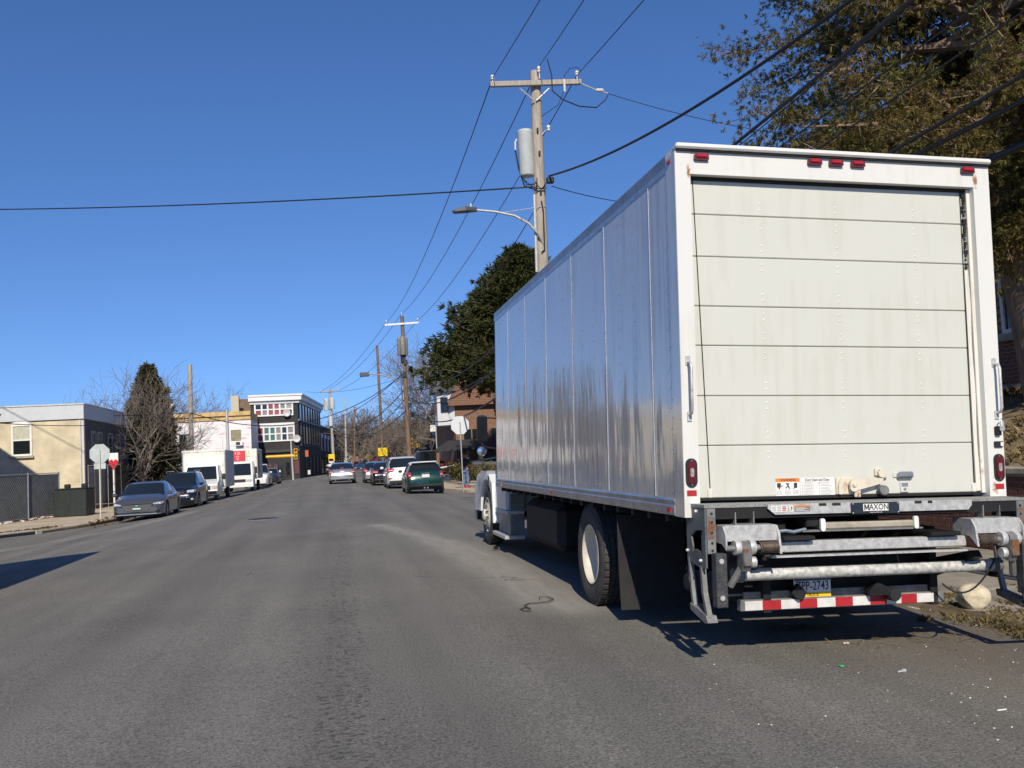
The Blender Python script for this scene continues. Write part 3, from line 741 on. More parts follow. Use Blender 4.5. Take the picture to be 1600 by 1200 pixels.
# --- tail lift
RUST = mat('rust_on_steel', (.16, .165, .17), .75, .3, .3, 16, .2, 60, col2=(.19, .085, .035), lo=.42, hi=.56, detail=7)
PLATEG = mat('bracket_plate', (.13, .14, .14), .6, .4, .25, 5, .05, 30)
TREAD = mat('tread_plate', (.30, .30, .285), .6, .5, .2, 60, .3, 90)
def lift_bracket(mx):
    """mx(x): identity on the left, mirror on the right"""
    def bx(mb, x0, x1, *r): a, b = mx(x0), mx(x1); return mb.box(min(a, b), max(a, b), *r)
    def px(mb, poly, x0, x1): a, b = mx(x0), mx(x1); return mb.prism(poly, 0, min(a, b), max(a, b))
    pl = MB()
    x0, x1 = .045, .057
    px(pl, [(.10, .085), (-.235, .075), (-.235, -.10), (-.19, -.075), (-.06, -.085), (.02, -.13), (.10, -.12)], x0, x1)
    px(pl, [(.10, -.12), (.02, -.13), (-.005, -.20), (-.005, -.235), (.08, -.30), (.10, -.30)], x0, x1)
    px(pl, [(-.235, -.10), (-.19, -.075), (-.165, -.12), (-.165, -.25), (-.235, -.33)], x0, x1)
    px(pl, [(-.005, -.235), (-.05, -.215), (-.12, -.222), (-.165, -.25), (-.235, -.33), (-.15, -.345), (.08, -.30)], x0, x1)
    o = pl.build('lift_bracket', PLATEG, TRK)
    fl = MB(); bx(fl, .0575, .118, -.245, -.235, -.232, .075); fl.build('bracket_flange', STEEL, o)
    fl = MB(); bx(fl, .064, .112, -.2478, -.2452, -.13, .02); fl.build('rust_patch', RUST, o, label='rusty scraped patch on the bracket flange')
    for zz in (.04, -.02, -.09, -.16, -.21):
        MB().lathe([(0, -.0025), (.009, -.0025), (.009, .001)], (mx(.09), -.2475, zz), 'y', 10).build('bolt_hole', BLACK, o)
    for yy, zz in ((.05, .055), (-.10, .05), (.075, -.235), (-.16, -.285)):
        MB().lathe([(0, -.018), (.010, -.017), (.012, -.010), (.012, .004)] if mx(0) == 0 else [(0, .018), (.010, .017), (.012, .010), (.012, -.004)], (mx(.044), yy, zz), 'x', 8).build('bolt', GALV, o)
    bl = MB(); a, b = mx(.078), mx(.158)
    T = Matrix.Translation((0, 0, 0))
    bl.bbox(min(a, b), max(a, b), -.33, -.25, -.585, -.225, .006); blk = bl.build('dock_bumper', mat('dock_rubber', (.045, .047, .05), .75, 0, .35, 25, .4, 60), TRK)
    for zz in (-.275, -.52): MB().lathe([(0, -.003), (.016, -.003), (.02, .002)], (mx(.118), -.33, zz), 'y', 10).build('bolt', GALV, blk)
    ar = MB()
    px(ar, [(.06, -.28), (.085, -.29), (.06, -.48), (.02, -.63), (-.01, -.62), (.03, -.47)], .04, .075)
    px(ar, [(-.16, -.33), (-.13, -.32), (-.15, -.5), (-.215, -.66), (-.25, -.655), (-.185, -.5)], .04, .075)
    ar.build('lift_arm', STEEL, TRK)
    sh = MB(); px(sh, [(.04, -.60), (-.24, -.645), (-.27, -.69), (-.23, -.70), (.03, -.645)], .03, .105); sh.build('arm_foot', STEEL, TRK)
    ro = MB().lathe([(0, .0), (.055, .0), (.06, .01), (.06, .07), (0, .07)], (mx(.03) - (0.07 if mx(0) else 0), .10, -.46), 'x', 16).build('roller', DARKSTEEL, TRK, smooth=40)
    # hinge housing with torsion spring
    hz = MB()
    def hexa(x): return x
    px(hz, [(-.34, -.10), (-.30, -.045), (-.10, -.04), (.02, -.07), (.02, -.22), (-.10, -.16), (-.28, -.165), (-.345, -.20)], .145, .157)
    px(hz, [(-.34, -.10), (-.30, -.045), (-.10, -.04), (-.10, -.16), (-.28, -.165), (-.36, -.235)], .530, .545)
    bx(hz, .157, .53, -.305, -.10, -.053, -.041)
    bx(hz, .157, .53, -.318, -.306, -.145, -.045)
    h = hz.build('hinge_housing', GALV, TRK)
    sp = MB(); path = []
    for k in range(0, 12*14+1): a = 2*math.pi*k/12; path.append((mx(.39+.135*k/(12*14)), -.335+.034*math.cos(a), -.19+.034*math.sin(a)))
    sp.tube(path, .0058, 5); sp.build('torsion_spring', mat('spring_steel', (.11, .085, .07), .6, .5, .3, 20), h, smooth=60)
    MB().tube([(mx(.15), -.335, -.19), (mx(.535), -.335, -.19)], .02, 10).build('hinge_pin', STEEL, h)
    for xx in (.205, .31): MB().lathe([(.05, 0), (.052, .012), (.052, .03), (.05, .042)], (mx(xx)-(.042 if mx(0) else 0), -.335, -.185), 'x', 16).build('hinge_collar', GALV, h, smooth=40)
    lk = MB(); px(lk, [(-.39, -.16), (-.31, -.14), (-.29, -.25), (-.30, -.33), (-.36, -.345), (-.40, -.28)], .245, .305); l2 = lk.build('hinge_link', STEEL, TRK)
    r2 = MB(); bx(r2, .247, .303, -.405, -.395, -.30, -.19); r2.build('rust_patch', RUST, l2)
    MB().lathe([(0, .0), (.034, .0), (.038, .006), (.038, .036), (0, .036)], (mx(.315)-(.036 if mx(0) else 0), -.345, -.285), 'x', 16).build('link_roller', GALV, l2, smooth=40)
    MB().tube([(mx(.25), -.33, -.33), (mx(.20), -.27, -.45)], .024, 8).build('link_rod', STEEL, TRK)
    # V shaped lock bracket on top
    vb = MB()
    px(vb, [(-.25, -.035), (-.25, .045), (-.21, -.035)], .26, .268); px(vb, [(-.25, -.035), (-.25, .05), (-.15, -.035)], .395, .403)
    bx(vb, .26, .403, -.25, -.15, -.04, -.034); vb.build('lock_bracket', STEEL, TRK)
    # rear strut from cross tube to chassis
    st = MB(); a, b = mx(.42), mx(.50)
    px(st, [(-.22, -.33), (-.18, -.28), (.45, -.42), (.62, -.62), (.58, -.70), (.38, -.55)], .40, .47); st.build('lift_strut', DARKSTEEL, TRK)
lift_bracket(lambda x: x); lift_bracket(lambda x: BW-x)
MB().box(.04, BW-.04, -.245, .0, .078, .098).build('extension_plate', TREAD, TRK)
MB().box(.12, BW-.12, -.238, -.01, .0, .0775).build('extension_beam', CH, TRK)
ck = MB().prism([(.50, .094), (2.09, .094), (2.09, .055), (2.06, .022), (.555, .022), (.50, .065)], 1, -.262, -.250).build('tail_channel', GALV, TRK)
for x0, x1 in ((.885, .94), (.985, 1.05), (1.63, 1.685), (1.735, 1.77)): MB().box(x0, x1, -.2645, -.2622, .075, .0935).build('channel_slot', BLACK, ck)
mp_ = MB().bbox(1.125, 1.50, -.276, -.2625, .012, .092, .004).build('maker_plate', mat('plate_navy', (.018, .024, .034), .35, 0, .2), TRK)
MB().box(1.215, 1.412, -.2775, -.2762, .032, .082).build('lettering_panel', DEC, mp_)
ltr = text_mb('AXON', .058, facing_minus_y(1.337, -.2785, .0575), bold=.0008, sx=.88)
_m = [(0, 0), (0, .041), (.010, .041), (.0195, .020), (.029, .041), (.039, .041), (.039, 0), (.0305, 0), (.0305, .024), (.0225, .006), (.0165, .006), (.0085, .024), (.0085, 0)]
ltr.face([(1.2225+a, -.2785, .0375+b) for a, b in _m]); ltr.build('lettering', INK, mp_, fix=False)
text_mb('www.maxonlift.com', .012, facing_minus_y(1.313, -.2772, .022)).build('web_lettering', DEC, mp_, fix=False)
for x in (1.137, 1.488):
    for z in (.02, .084): MB().lathe([(0, -.003), (.005, -.002), (.005, .001)], (x, -.276, z), 'y', 8).build('bolt', GALV, mp_)
dl = MB().box(.525, .645, -.2636, -.2622, .042, .083).build('caution_decal', DEC, ck)
q = MB(); q2 = MB()
for k in range(3):
    for j in range(3):
        (q if (j != 2) else q2).box(.530+j*.038, .530+j*.038+.03, -.2645, -.2637, .048+k*.0115, .048+k*.0115+.007)
q.build('small_print', GREYINK, dl, kind='stuff'); q2.build('red_print', REDREFL, dl, kind='stuff')
dl = MB().box(.66, .69, -.2636, -.2622, .04, .083).build('caution_decal', mat('decal_cream', (.7, .66, .5), .5), ck)
MB().face([(.667, -.264, .05), (.672, -.264, .047), (.684, -.264, .066), (.677, -.264, .075), (.668, -.264, .072), (.676, -.264, .064)]).build('pictogram', INK, dl, fix=False)
dl = MB().box(.70, .815, -.2636, -.2622, .04, .083).build('caution_decal', mat('decal_darkgrey', (.16, .15, .14), .5), ck)
MB().box(.70, .815, -.2645, -.2637, .073, .083).build('orange_band', ORANGE, dl)
q = MB()
for k in range(4): q.box(.705, .70+random.uniform(.07, .11), -.2645, -.2637, .045+k*.0066, .0475+k*.0066)
q.build('small_print', DEC, dl, kind='stuff')
MB().bbox(.82, .92, -.20, -.05, -.075, .0, .008).build('pump_block', DARKSTEEL, TRK)
PUMP = mat('pump_cover', (.42, .38, .30), .6, .3, .2, 8)
pc = MB().bbox(.92, 1.66, -.225, -.08, -.095, -.045, .012).build('platform_step', PUMP, TRK)
for x in (.915, 1.645): MB().prism(stadium(x+.012, -.06, .035, .09), 1, -.235, -.215).build('end_cap', WHITE_PAINT, pc)
MB().box(.78, 1.72, -.215, -.09, -.108, -.096).build('step_shelf', STEEL, TRK)
MB().bbox(.545, 2.06, -.225, -.15, -.242, -.168, .006).build('platform_edge', GALV, TRK)
MB().box(.53, 2.07, -.235, -.12, -.277, -.264).build('platform_flange', GALV, TRK)
for x in (.72, 1.86): MB().bbox(x-.12, x+.12, -.28, .25, -.16, -.13, .006).build('platform_leaf', DARKSTEEL, TRK)
MB().tube([(.30, -.10, -.402), (2.42, -.10, -.402)], .043, 18).build('cross_tube', mat('galv_tube', (.50, .50, .47), .6, .25, .3, 26, .1, 50), TRK, smooth=40)
for x in (.30, 2.35): MB().lathe([(.05, 0), (.052, .01), (.052, .06), (.05, .07)], (x, -.10, -.402), 'x', 18).build('tube_collar', STEEL, TRK, smooth=40)
# underride bar with red and white tape
ub = MB().bbox(.42, 2.06, .06, .12, -.685, -.605, .006).build('underride_bar', STEEL, TRK)
segs = [.455, .59, .735, .88, 1.02, 1.165, 1.305, 1.445, 1.58, 1.70, 1.83, 1.97]
for k, (a, b) in enumerate(zip(segs, segs[1:])):
    t_ = MB().box(a, b, .0575, .0595, -.678, -.613).build('reflective_tape', REDREFL if k % 2 else mat('tape_white', (.62, .61, .58), .35, 0, .12, 12), ub)
MB().box(.36, .50, .14, .16, -.585, -.57).box(.47, 1.95, .10, .125, -.60, -.555).build('lamp_bar', mat('lamp_bar', (.22, .21, .19), .7, .2, .3, 9), TRK)
for x in (.60, 1.95): MB().box(x, x+.06, .06, .8, -.7, -.12).build('underride_post', CH, TRK)
MB().box(.5, 2.1, .2, .215, -.56, -.2).build('rear_cross_plate', CH, TRK)
lp = MB().bbox(.852, 1.147, .082, .0865, -.615, -.465, .003).build('licence_plate', mat('plate_white', (.70, .71, .70), .4, 0, .05), TRK)
BLU = mat('plate_blue', (.05, .09, .2), .5); YEL = mat('plate_yellow', (.75, .50, .02), .5)
MB().box(.856, 1.143, .0795, .0815, -.488, -.468).build('blue_band', BLU, lp)
MB().box(.856, 1.143, .0795, .0815, -.612, -.572).build('yellow_band', YEL, lp)
text_mb('ZPP-2743', .092, facing_minus_y(1.0, .0805, -.528), bold=.001, sx=.72).build('lettering', INK, lp, fix=False)
text_mb('TRUCK', .030, facing_minus_y(1.0, .0785, -.591), bold=.0006, sx=1.0).build('lettering', INK, lp, fix=False)
lb = MB().prism([(.80, -.56), (.86, -.50), (.92, -.56), (.90, -.60), (.86, -.615)], 1, .02, .06).build('lamp_bracket', DARKSTEEL, TRK)
lb = MB().prism([(1.40, -.56), (1.46, -.50), (1.58, -.56), (1.58, -.60), (1.42, -.60)], 1, -.02, .06).build('lamp_bracket', DARKSTEEL, TRK)
MB().lathe([(0, -.03), (.045, -.03), (.05, -.02), (.05, .04)], (1.60, 0, -.60), 'y', 14).build('work_lamp', BLACK, lb, smooth=40)
# step loop and hose on the right
MB().tube([(2.47, -.33, -.38), (2.46, -.335, -.50), (2.43, -.34, -.60), (2.43, -.34, -.63)], .018, 6).build('step_strap', STEEL, TRK)
MB().bbox(2.41, 2.80, -.37, -.31, -.655, -.625, .005).build('step_bar', DARKSTEEL, TRK)
MB().tube(sag_path((1.97, -.05, -.53), (2.30, -.2, -.35), .14, 16), .007, 6).build('hydraulic_hose', RUBBER, TRK)
MB().tube([(.56, -.2, -.10), (.66, -.2, -.095), (.72, -.2, -.105), (.82, -.18, -.09)], .012, 6).build('hydraulic_line', mat('hose_blue', (.25, .3, .36), .4, .4, .2), TRK)
# --- cab
HEADL_T = mat('truck_headlamp', (.55, .53, .5), .15)
cab0, cab1 = 7.98, 9.35
cx0, cx1 = .34, BW-.34
prof = [(cab0, -.30), (cab0, 1.05), (cab0+.1, 1.42), (cab0+.55, 1.52), (cab0+.9, 1.46), (cab1-.08, 1.28), (cab1+.32, .62), (cab1+.32, -.05), (cab1-.1, -.35)]
MB().prism(prof, 0, cx0, cx1).build('cab_shell', CABW, TRK)
hood = [(cab1+.30, .62), (cab1+.7, .56), (10.45, .30), (10.72, .12), (10.80, -.25), (10.72, -.5), (10.1, -.5), (10.05, -.15), (9.45, .02), (cab1+.30, -.1)]
MB().prism(hood, 0, .52, BW-.52).build('hood', CABW, TRK)
for xa, xb in ((.115, .58), (BW-.58, BW-.115)):
    arch = [(FY+.62*math.cos(a), WZ+.62*math.sin(a)) for a in np.linspace(math.pi*.93, math.pi*.1, 12)]
    outer = [(10.75, -.5), (10.72, -.1), (10.45, .12), (10.0, .22), (9.62, .22), (9.2, .17), (8.86, .02), (8.80, -.3), (8.74, -.62)]
    fen = MB(); poly = outer + [(FY-.62, WZ-.1)] + [(float(p[0]), float(p[1])) for p in arch] + [(FY+.62, -.5)]
    n_ = len(poly)
    # fender as strip between the outer outline and the arch
    oo = [(8.74, -.62), (8.80, -.3), (8.86, .02), (9.2, .17), (9.62, .22), (10.0, .22), (10.45, .12), (10.72, -.1), (10.75, -.5)]
    ii = [(FY+.62*math.cos(a), WZ+.62*math.sin(a)) for a in np.linspace(math.pi*1.04, math.pi*.02, 9)]
    for k in range(8):
        fen.prism([oo[k], oo[k+1], (float(ii[k+1][0]), float(ii[k+1][1])), (float(ii[k][0]), float(ii[k][1]))], 0, xa, xb)
    fen.build('fender', CABW, TRK, smooth=35)
for x in (cx0-.004, cx1+.004):
    d = MB().prism([(cab0+.1, -.05), (cab0+.1, 1.28), (cab0+.85, 1.30), (cab1+.15, .72), (cab1+.2, -.05)], 0, x-.004, x+.004).build('door', CABW, TRK)
    MB().prism([(cab0+.18, .62), (cab0+.18, 1.2), (cab0+.82, 1.22), (cab1+.02, .70)], 0, x-.009, x+.009).build('window', GLASS, d)
    MB().bbox(x-.03, x+.03, cab0+.16, cab0+.34, .42, .48, .01).build('handle', BLACK, d)
MB().prism([(cab1-.03, 1.24), (cab1+.02, 1.24), (cab1+.34, .66), (cab1+.29, .66)], 0, cx0+.12, cx1-.12).build('windscreen', GLASS, TRK)
MB().bbox(.12, BW-.12, 10.72, 10.88, -.72, -.40, .03).build('front_bumper', CHROME, TRK)
MB().box(.75, BW-.75, 10.62, 10.80, -.35, .08).build('grille', CHROME, TRK)
for x in (.36, BW-.36): MB().bbox(x-.16, x+.16, 10.70, 10.80, -.32, -.1, .05).build('headlamp', HEADL_T, TRK)
# steps, battery box beside the cab
for xa, xb in ((.10, .42), (BW-.42, BW-.10)):
    MB().bbox(xa, xb, 7.62, 8.74, -.80, -.74, .01).build('cab_step', GALV, TRK)
    MB().bbox(xa+.04, xb, 7.66, 8.70, -.42, -.37, .01).build('cab_step', GALV, TRK)
    MB().box(xa+.10, xb, 7.68, 8.68, -.74, -.12).build('battery_box', mat('battery_box', (.20, .21, .21), .5, .5, .2), TRK)
    MB().box(xa+.05, xb, 7.80, 8.72, -.36, .0).build('cab_sill', CABW, TRK)
# mirrors on arms
for s, xm in ((-1, .18), (1, BW-.18)):
    o = MB().bbox(*sorted((xm+s*.10, xm+s*.28)), 8.98, 9.08, .70, 1.16, .04).build('mirror', BLACK, TRK)
    MB().box(*sorted((xm+s*.115, xm+s*.265)), 8.974, 8.98, .73, 1.13).build('mirror_glass', mat('mirror_dark', (.03, .035, .04), .08, .6), o)
    MB().tube([(xm-s*.18, 9.1, 1.10), (xm+s*.1, 9.05, 1.12), (xm+s*.2, 9.03, 1.12)], .014, 6).build('mirror_arm', BLACK, o)
    MB().tube([(xm-s*.18, 9.1, .58), (xm+s*.1, 9.05, .62), (xm+s*.19, 9.03, .66), (xm+s*.19, 9.03, .72)], .014, 6).build('mirror_arm', BLACK, o)
    MB().lathe([(0, -.02), (.07, -.01), (.085, .02), (.07, .06), (0, .07)], (xm+s*.20, 9.0, .56), 'y', 16).build('convex_mirror', CHROME, o, smooth=50)
    MB().tube([(xm+s*-.1, 10.2, .25), (xm+s*.02, 10.25, .42)], .012, 6).build('hood_mirror_arm', BLACK, TRK)
    MB().bbox(xm+s*.02-.05, xm+s*.02+.05, 10.22, 10.26, .40, .54, .02).build('hood_mirror', BLACK, TRK)
    MB().bbox(*sorted((.111 if s < 0 else BW-.111, .13 if s < 0 else BW-.13)), 9.14, 9.26, -.06, .14, .008).build('hood_latch', BLACK, TRK)
# ------------------------------------------------------------------ vegetation builders
def np_mesh(name, v, f, m, parent=None, smooth=False, **kw):
    me = bpy.data.meshes.new(name); v = np.asarray(v, np.float32); f = np.asarray(f, np.int32)
    nf, k = f.shape
    me.vertices.add(len(v)); me.vertices.foreach_set('co', v.ravel())
    me.loops.add(nf*k); me.loops.foreach_set('vertex_index', f.ravel())
    me.polygons.add(nf); me.polygons.foreach_set('loop_start', np.arange(0, nf*k, k, dtype=np.int32))
    me.update(calc_edges=True); me.validate()
    if smooth: me.polygons.foreach_set('use_smooth', [True]*nf)
    me.materials.append(m)
    o = bpy.data.objects.new(name, me); COL.objects.link(o)
    if parent is not None: o.parent = parent
    for a, b in kw.items(): o[a] = b
    return o
def sprays(P, D, size, n_leaf, rng, spread=.9, width=.16, droop=.15):
    """fans of slim leaves at points P pointing along D; returns verts, quads"""
    N = len(P); P = np.repeat(P, n_leaf, 0); D = np.repeat(D, n_leaf, 0); size = np.repeat(size, n_leaf)
    d = D + rng.normal(0, spread, D.shape)*.6; d[:, 2] -= droop
    d /= np.linalg.norm(d, axis=1, keepdims=True)+1e-9
    s = np.cross(d, rng.normal(0, 1, d.shape)); s /= np.linalg.norm(s, axis=1, keepdims=True)+1e-9
    L = (size*rng.uniform(.5, 1.2, len(size)))[:, None]
    base = P + rng.normal(0, .12, P.shape)*L
    w = L*width
    v = np.stack([base, base+d*L*.45+s*w, base+d*L, base+d*L*.45-s*w], 1).reshape(-1, 3)
    f = np.arange(len(v)).reshape(-1, 4)
    return v, f
def foliage_mat(name, c_dark, c_light, c_brown, scale=.9):
    m = bpy.data.materials.new(name); m.use_nodes = True
    n = m.node_tree.nodes; l = m.node_tree.links; b = n['Principled BSDF']
    b.inputs['Roughness'].default_value = .7; b.inputs['Specular IOR Level'].default_value = .2
    g = n.new('ShaderNodeNewGeometry')
    cr = n.new('ShaderNodeValToRGB'); e = cr.color_ramp.elements; e[0].color = (*c_dark, 1); e[1].color = (*c_light, 1)
    l.new(g.outputs['Random Per Island'], cr.inputs[0])
    tc = n.new('ShaderNodeTexCoord'); nz = n.new('ShaderNodeTexNoise'); nz.inputs['Scale'].default_value = scale; nz.inputs['Detail'].default_value = 5; l.new(tc.outputs['Object'], nz.inputs['Vector'])
    mr = n.new('ShaderNodeMapRange'); mr.inputs['From Min'].default_value = .45; mr.inputs['From Max'].default_value = .68; l.new(nz.outputs['Fac'], mr.inputs[0])
    mx = n.new('ShaderNodeMix'); mx.data_type = 'RGBA'; l.new(mr.outputs[0], mx.inputs[0]); l.new(cr.outputs[0], mx.inputs[6]); mx.inputs[7].default_value = (*c_brown, 1)
    l.new(mx.outputs[2], b.inputs['Base Color'])
    tr = n.new('ShaderNodeBsdfTranslucent'); l.new(mx.outputs[2], tr.inputs['Color'])
    ms = n.new('ShaderNodeMixShader'); ms.inputs[0].default_value = .18
    l.new(b.outputs[0], ms.inputs[1]); l.new(tr.outputs[0], ms.inputs[2]); l.new(ms.outputs[0], n['Material Output'].inputs['Surface'])
    return m
BARK = mat('bark', (.13, .105, .085), .95, 0, .3, 5, .7, 22, stretch=(3, 3, .5))
BARKP = mat('bark_red_cedar', (.22, .155, .105), .95, 0, .35, 6, .9, 16, stretch=(4, 4, .35), detail=8)
BARKG = mat('bark_grey', (.22, .195, .17), .95, 0, .25, 5, .4, 22)
TWIG = mat('twig', (.15, .125, .105), .95, 0, .2, 3)
def branching(base, height, spread, seed, levels=5, r0=.22, trunk_frac=.28, kids=(4, 4, 4, 3), up=.55, lean=(0, 0), twig_r=.010, wob=.12, min_r=.007, limb=.40):
    """bare tree: returns (trunk MB, limbs MB)"""
    rr = random.Random(seed); trunk = MB(); limbs = MB()
    def path(p, d, L, n, w):
        pts = [p.copy()]
        for k in range(n):
            d = (d + Vector((rr.gauss(0, w), rr.gauss(0, w), rr.gauss(0, w*.6)+.03))).normalized()
            pts.append(pts[-1] + d*(L/n))
        return pts, d
    def grow(p, d, L, r, lev):
        n = 5 if lev <= 1 else (4 if lev == 2 else 3)
        pts, d2 = path(p, d, L, n, wob)
        r1 = max(min_r*.7, r*.55)
        rad = [r + (r1-r)*k/n for k in range(n+1)]
        (trunk if lev == 0 else limbs).tube(pts, rad, 8 if lev == 0 else (5 if lev == 1 else 3), cap=lev < 2)
        if lev >= levels: return
        k = kids[min(lev, len(kids)-1)]
        for i in range(k):
            t = rr.uniform(.35, 1.0) if lev else rr.uniform(.55, 1.0)
            if i == 0: t = 1.0
            j = min(n-1, int(t*n)); q = pts[j].lerp(pts[j+1], t*n-j)
            dd = (pts[j+1]-pts[j]).normalized()
            ax = dd.orthogonal().normalized(); ax.rotate(Matrix.Rotation(2*math.pi*(i/k+rr.uniform(-.12, .12)), 3, dd))
            ang = rr.uniform(.35, .95)*(spread if lev < 2 else 1.0)
            nd = (dd*math.cos(ang)+ax*math.sin(ang)); nd.z += up*.25; nd.normalize()
            grow(q, nd, (height*limb*rr.uniform(.75, 1.1) if lev == 0 else L*rr.uniform(.5, .78)), max(min_r, rad[j]*rr.uniform(.5, .7)), lev+1)
    d0 = Vector((lean[0], lean[1], 1)).normalized()
    grow(Vector(base), d0, height*trunk_frac, r0, 0)
    return trunk, limbs
def bare_tree(name, label, base, height, spread, seed, bark=BARKG, group='bare winter trees', **kw):
    t = thing(name, label, 'tree', base, group=group)
    a, b = branching((0, 0, 0), height, spread, seed, **kw)
    # scale the crown to the wanted height
    top = max(p[2] for p in b.v); s = height/top
    for mb in (a, b): mb.v = [(p[0]*s, p[1]*s, p[2]*s) for p in mb.v]
    a.build('trunk', bark, t, smooth=60, fix=False)
    b.build('crown', TWIG, t, fix=False)
    return t
def conifer(name, label, base, height, r_base, seed, m, n_br=420, n_leaf=26, leaf=.22, crown_from=.06, bark=BARK, bare=.0, lobes=.25, group=None, taper=.85, width=.16):
    """spire-shaped evergreen with real branches"""
    rng = np.random.default_rng(seed); t = thing(name, label, 'tree', base, group=group)
    tr = MB().tube([(0, 0, 0), (.03, .02, height*.3), (-.02, .03, height*.65), (0, 0, height*.98)], [height*.022, height*.016, height*.009, .02], 8)
    tr.build('trunk', bark, t, smooth=60, fix=False)
    limbs = MB(); P = []; D = []; S = []
    for k in range(n_br):
        u = crown_from + (1-crown_from)*(k/n_br)**.85; z = u*height
        az = k*2.39996 + rng.normal(0, .3)
        R = r_base*(1-u)**taper*(1+lobes*math.sin(3*az+u*9)+rng.normal(0, .10)) + .05
        el = .25+rng.normal(0, .12) - .5*(1-u)
        a = Vector((0, 0, z)); d = Vector((math.cos(az)*math.cos(el), math.sin(az)*math.cos(el), math.sin(el)))
        e = a + d*R; mid = a.lerp(e, .55) + Vector((0, 0, -.06*R))
        if R > .3: limbs.tube([a, mid, e], [.012+.012*R, .010+.005*R, .005], 3, cap=False)
        m_ = max(2, int(4+R*5))
        for q in range(m_):
            s = .25 + .75*(q+rng.uniform(0, 1))/m_; p = a.lerp(mid, s/.55) if s < .55 else mid.lerp(e, (s-.55)/.45)
            P.append(np.array(p)+rng.normal(0, .05*R+.03, 3)); D.append(np.array(d)); S.append(leaf*rng.uniform(.7, 1.3))
    limbs.build('branches', bark, t, fix=False)
    v, f = sprays(np.array(P), np.array(D), np.array(S), n_leaf, rng, 1.0, width, .1)
    np_mesh('crown', v, f, m, t)
    return t
def grass_patch(name, label, pts, h, n_blade, seed, m, cat='grass', w=.006):
    rng = np.random.default_rng(seed); V = []
    for (x, y, z, rad, k) in pts:
        for _ in range(k):
            a = rng.uniform(0, 6.28); r = rad*math.sqrt(rng.uniform()); L = h*rng.uniform(.4, 1.2)
            p = np.array([x+r*math.cos(a), y+r*math.sin(a), z]); d = np.array([rng.normal(0, .45), rng.normal(0, .45), 1.0]); d /= np.linalg.norm(d)
            s = np.cross(d, rng.normal(0, 1, 3)); s /= np.linalg.norm(s)
            tip = p+d*L+np.array([rng.normal(0, .25)*L, rng.normal(0, .25)*L, -.2*L])
            V += [p-s*w, p+s*w, p+d*L*.6+s*w*.7, tip]
    return tag(np_mesh(name, V, np.arange(len(V)).reshape(-1, 4), m), label, cat, kind='stuff')
# ------------------------------------------------------------------ right-hand lot: retaining wall, bank, brick house, cedar
MORTAR = mat('mortar', (.30, .27, .23), .95, 0, .2, 12, .3, 60)
BRICKM = mat('red_brick', (.17, .065, .045), .9, 0, .35, 2.0, .4, 50, col2=(.27, .115, .075), lo=.3, hi=.7, island=.25)
BRICKD = mat('dark_red_brick', (.12, .045, .035), .9, 0, .35, 2.0, .4, 50, col2=(.18, .075, .055), lo=.3, hi=.7, island=.25)
def brick_mesh(L=.2, H=.062, D=.012, m=BRICKM):
    return MB().bbox(-D, .02, -L/2, L/2, -H/2, H/2, .005).mesh('brick', m)
def brick_courses(y0, y1, z0, z1, skip=lambda y, z: False, L=.212, H=.076):
    out = []; k = 0; z = z0+H/2
    while z < z1:
        y = y0 + (L/2 if k % 2 else 0)
        while y < y1:
            if not skip(y, z): out.append((y, z))
            y += L
        z += H; k += 1
    return out
RW = thing('retaining_wall', 'low dark brick retaining wall behind the pavement beside the truck', 'wall', (8.55, 0, 0))
MB().box(0.0, .3, 4, 25.2, -.4, .92).build('wall_core', MORTAR, RW)
cap_y = 4
while cap_y < 25: MB().bbox(-.05, .34, cap_y+.01, cap_y+.99, .922, 1.0, .01).build('coping_stone', KERB, RW); cap_y += 1.0
bm_ = brick_mesh(m=BRICKD)
allb = brick_courses(4.1, 25.1, -.1, .90)
near = sorted(allb, key=lambda p: abs(p[0]-10.2))[:300]; ns = set(near)
for (y, z) in near: inst(bm_, 'brick', RW, (0, y, z), (random.uniform(-.01, .01), 0, random.uniform(-.012, .012)))
far = MB()
for (y, z) in allb:
    if (y, z) not in ns: far.box(-.012, .0, y-.1, y+.1, z-.031, z+.031)
far.build('bricks', BRICKD, RW, kind='stuff')
# sloping bank of dry grass behind the wall
bank = MB(); ys_ = np.arange(4, 25.3, .7); xs_ = np.linspace(8.85, 12.6, 8); rr = random.Random(8)
for y in ys_:
    for x in xs_: bank.v.append((float(x), float(y), .93 + (x-8.85)*.36 + rr.uniform(-.04, .04)))
nx_ = len(xs_)
for j in range(len(ys_)-1):
    for i in range(nx_-1): a = j*nx_+i; bank.f.append((a, a+1, a+nx_+1, a+nx_))
GRASSD = foliage_mat('dry_grass', (.16, .115, .05), (.34, .26, .13), (.13, .09, .045), 1.5)
bank.build('grass_bank', mat('bank_soil', (.20, .15, .085), .95, 0, .3, 4, .6, 30), smooth=60, kind='structure')
grass_patch('dry_grass', 'dry brown grass and leaves covering the bank above the brick wall', [(x, y, .93+(x-8.85)*.36, .35, 42) for x, y in [(random.uniform(8.95, 12.3), random.uniform(8.5, 18.5)) for _ in range(210)]], .16, 0, 12, GRASSD, w=.008)
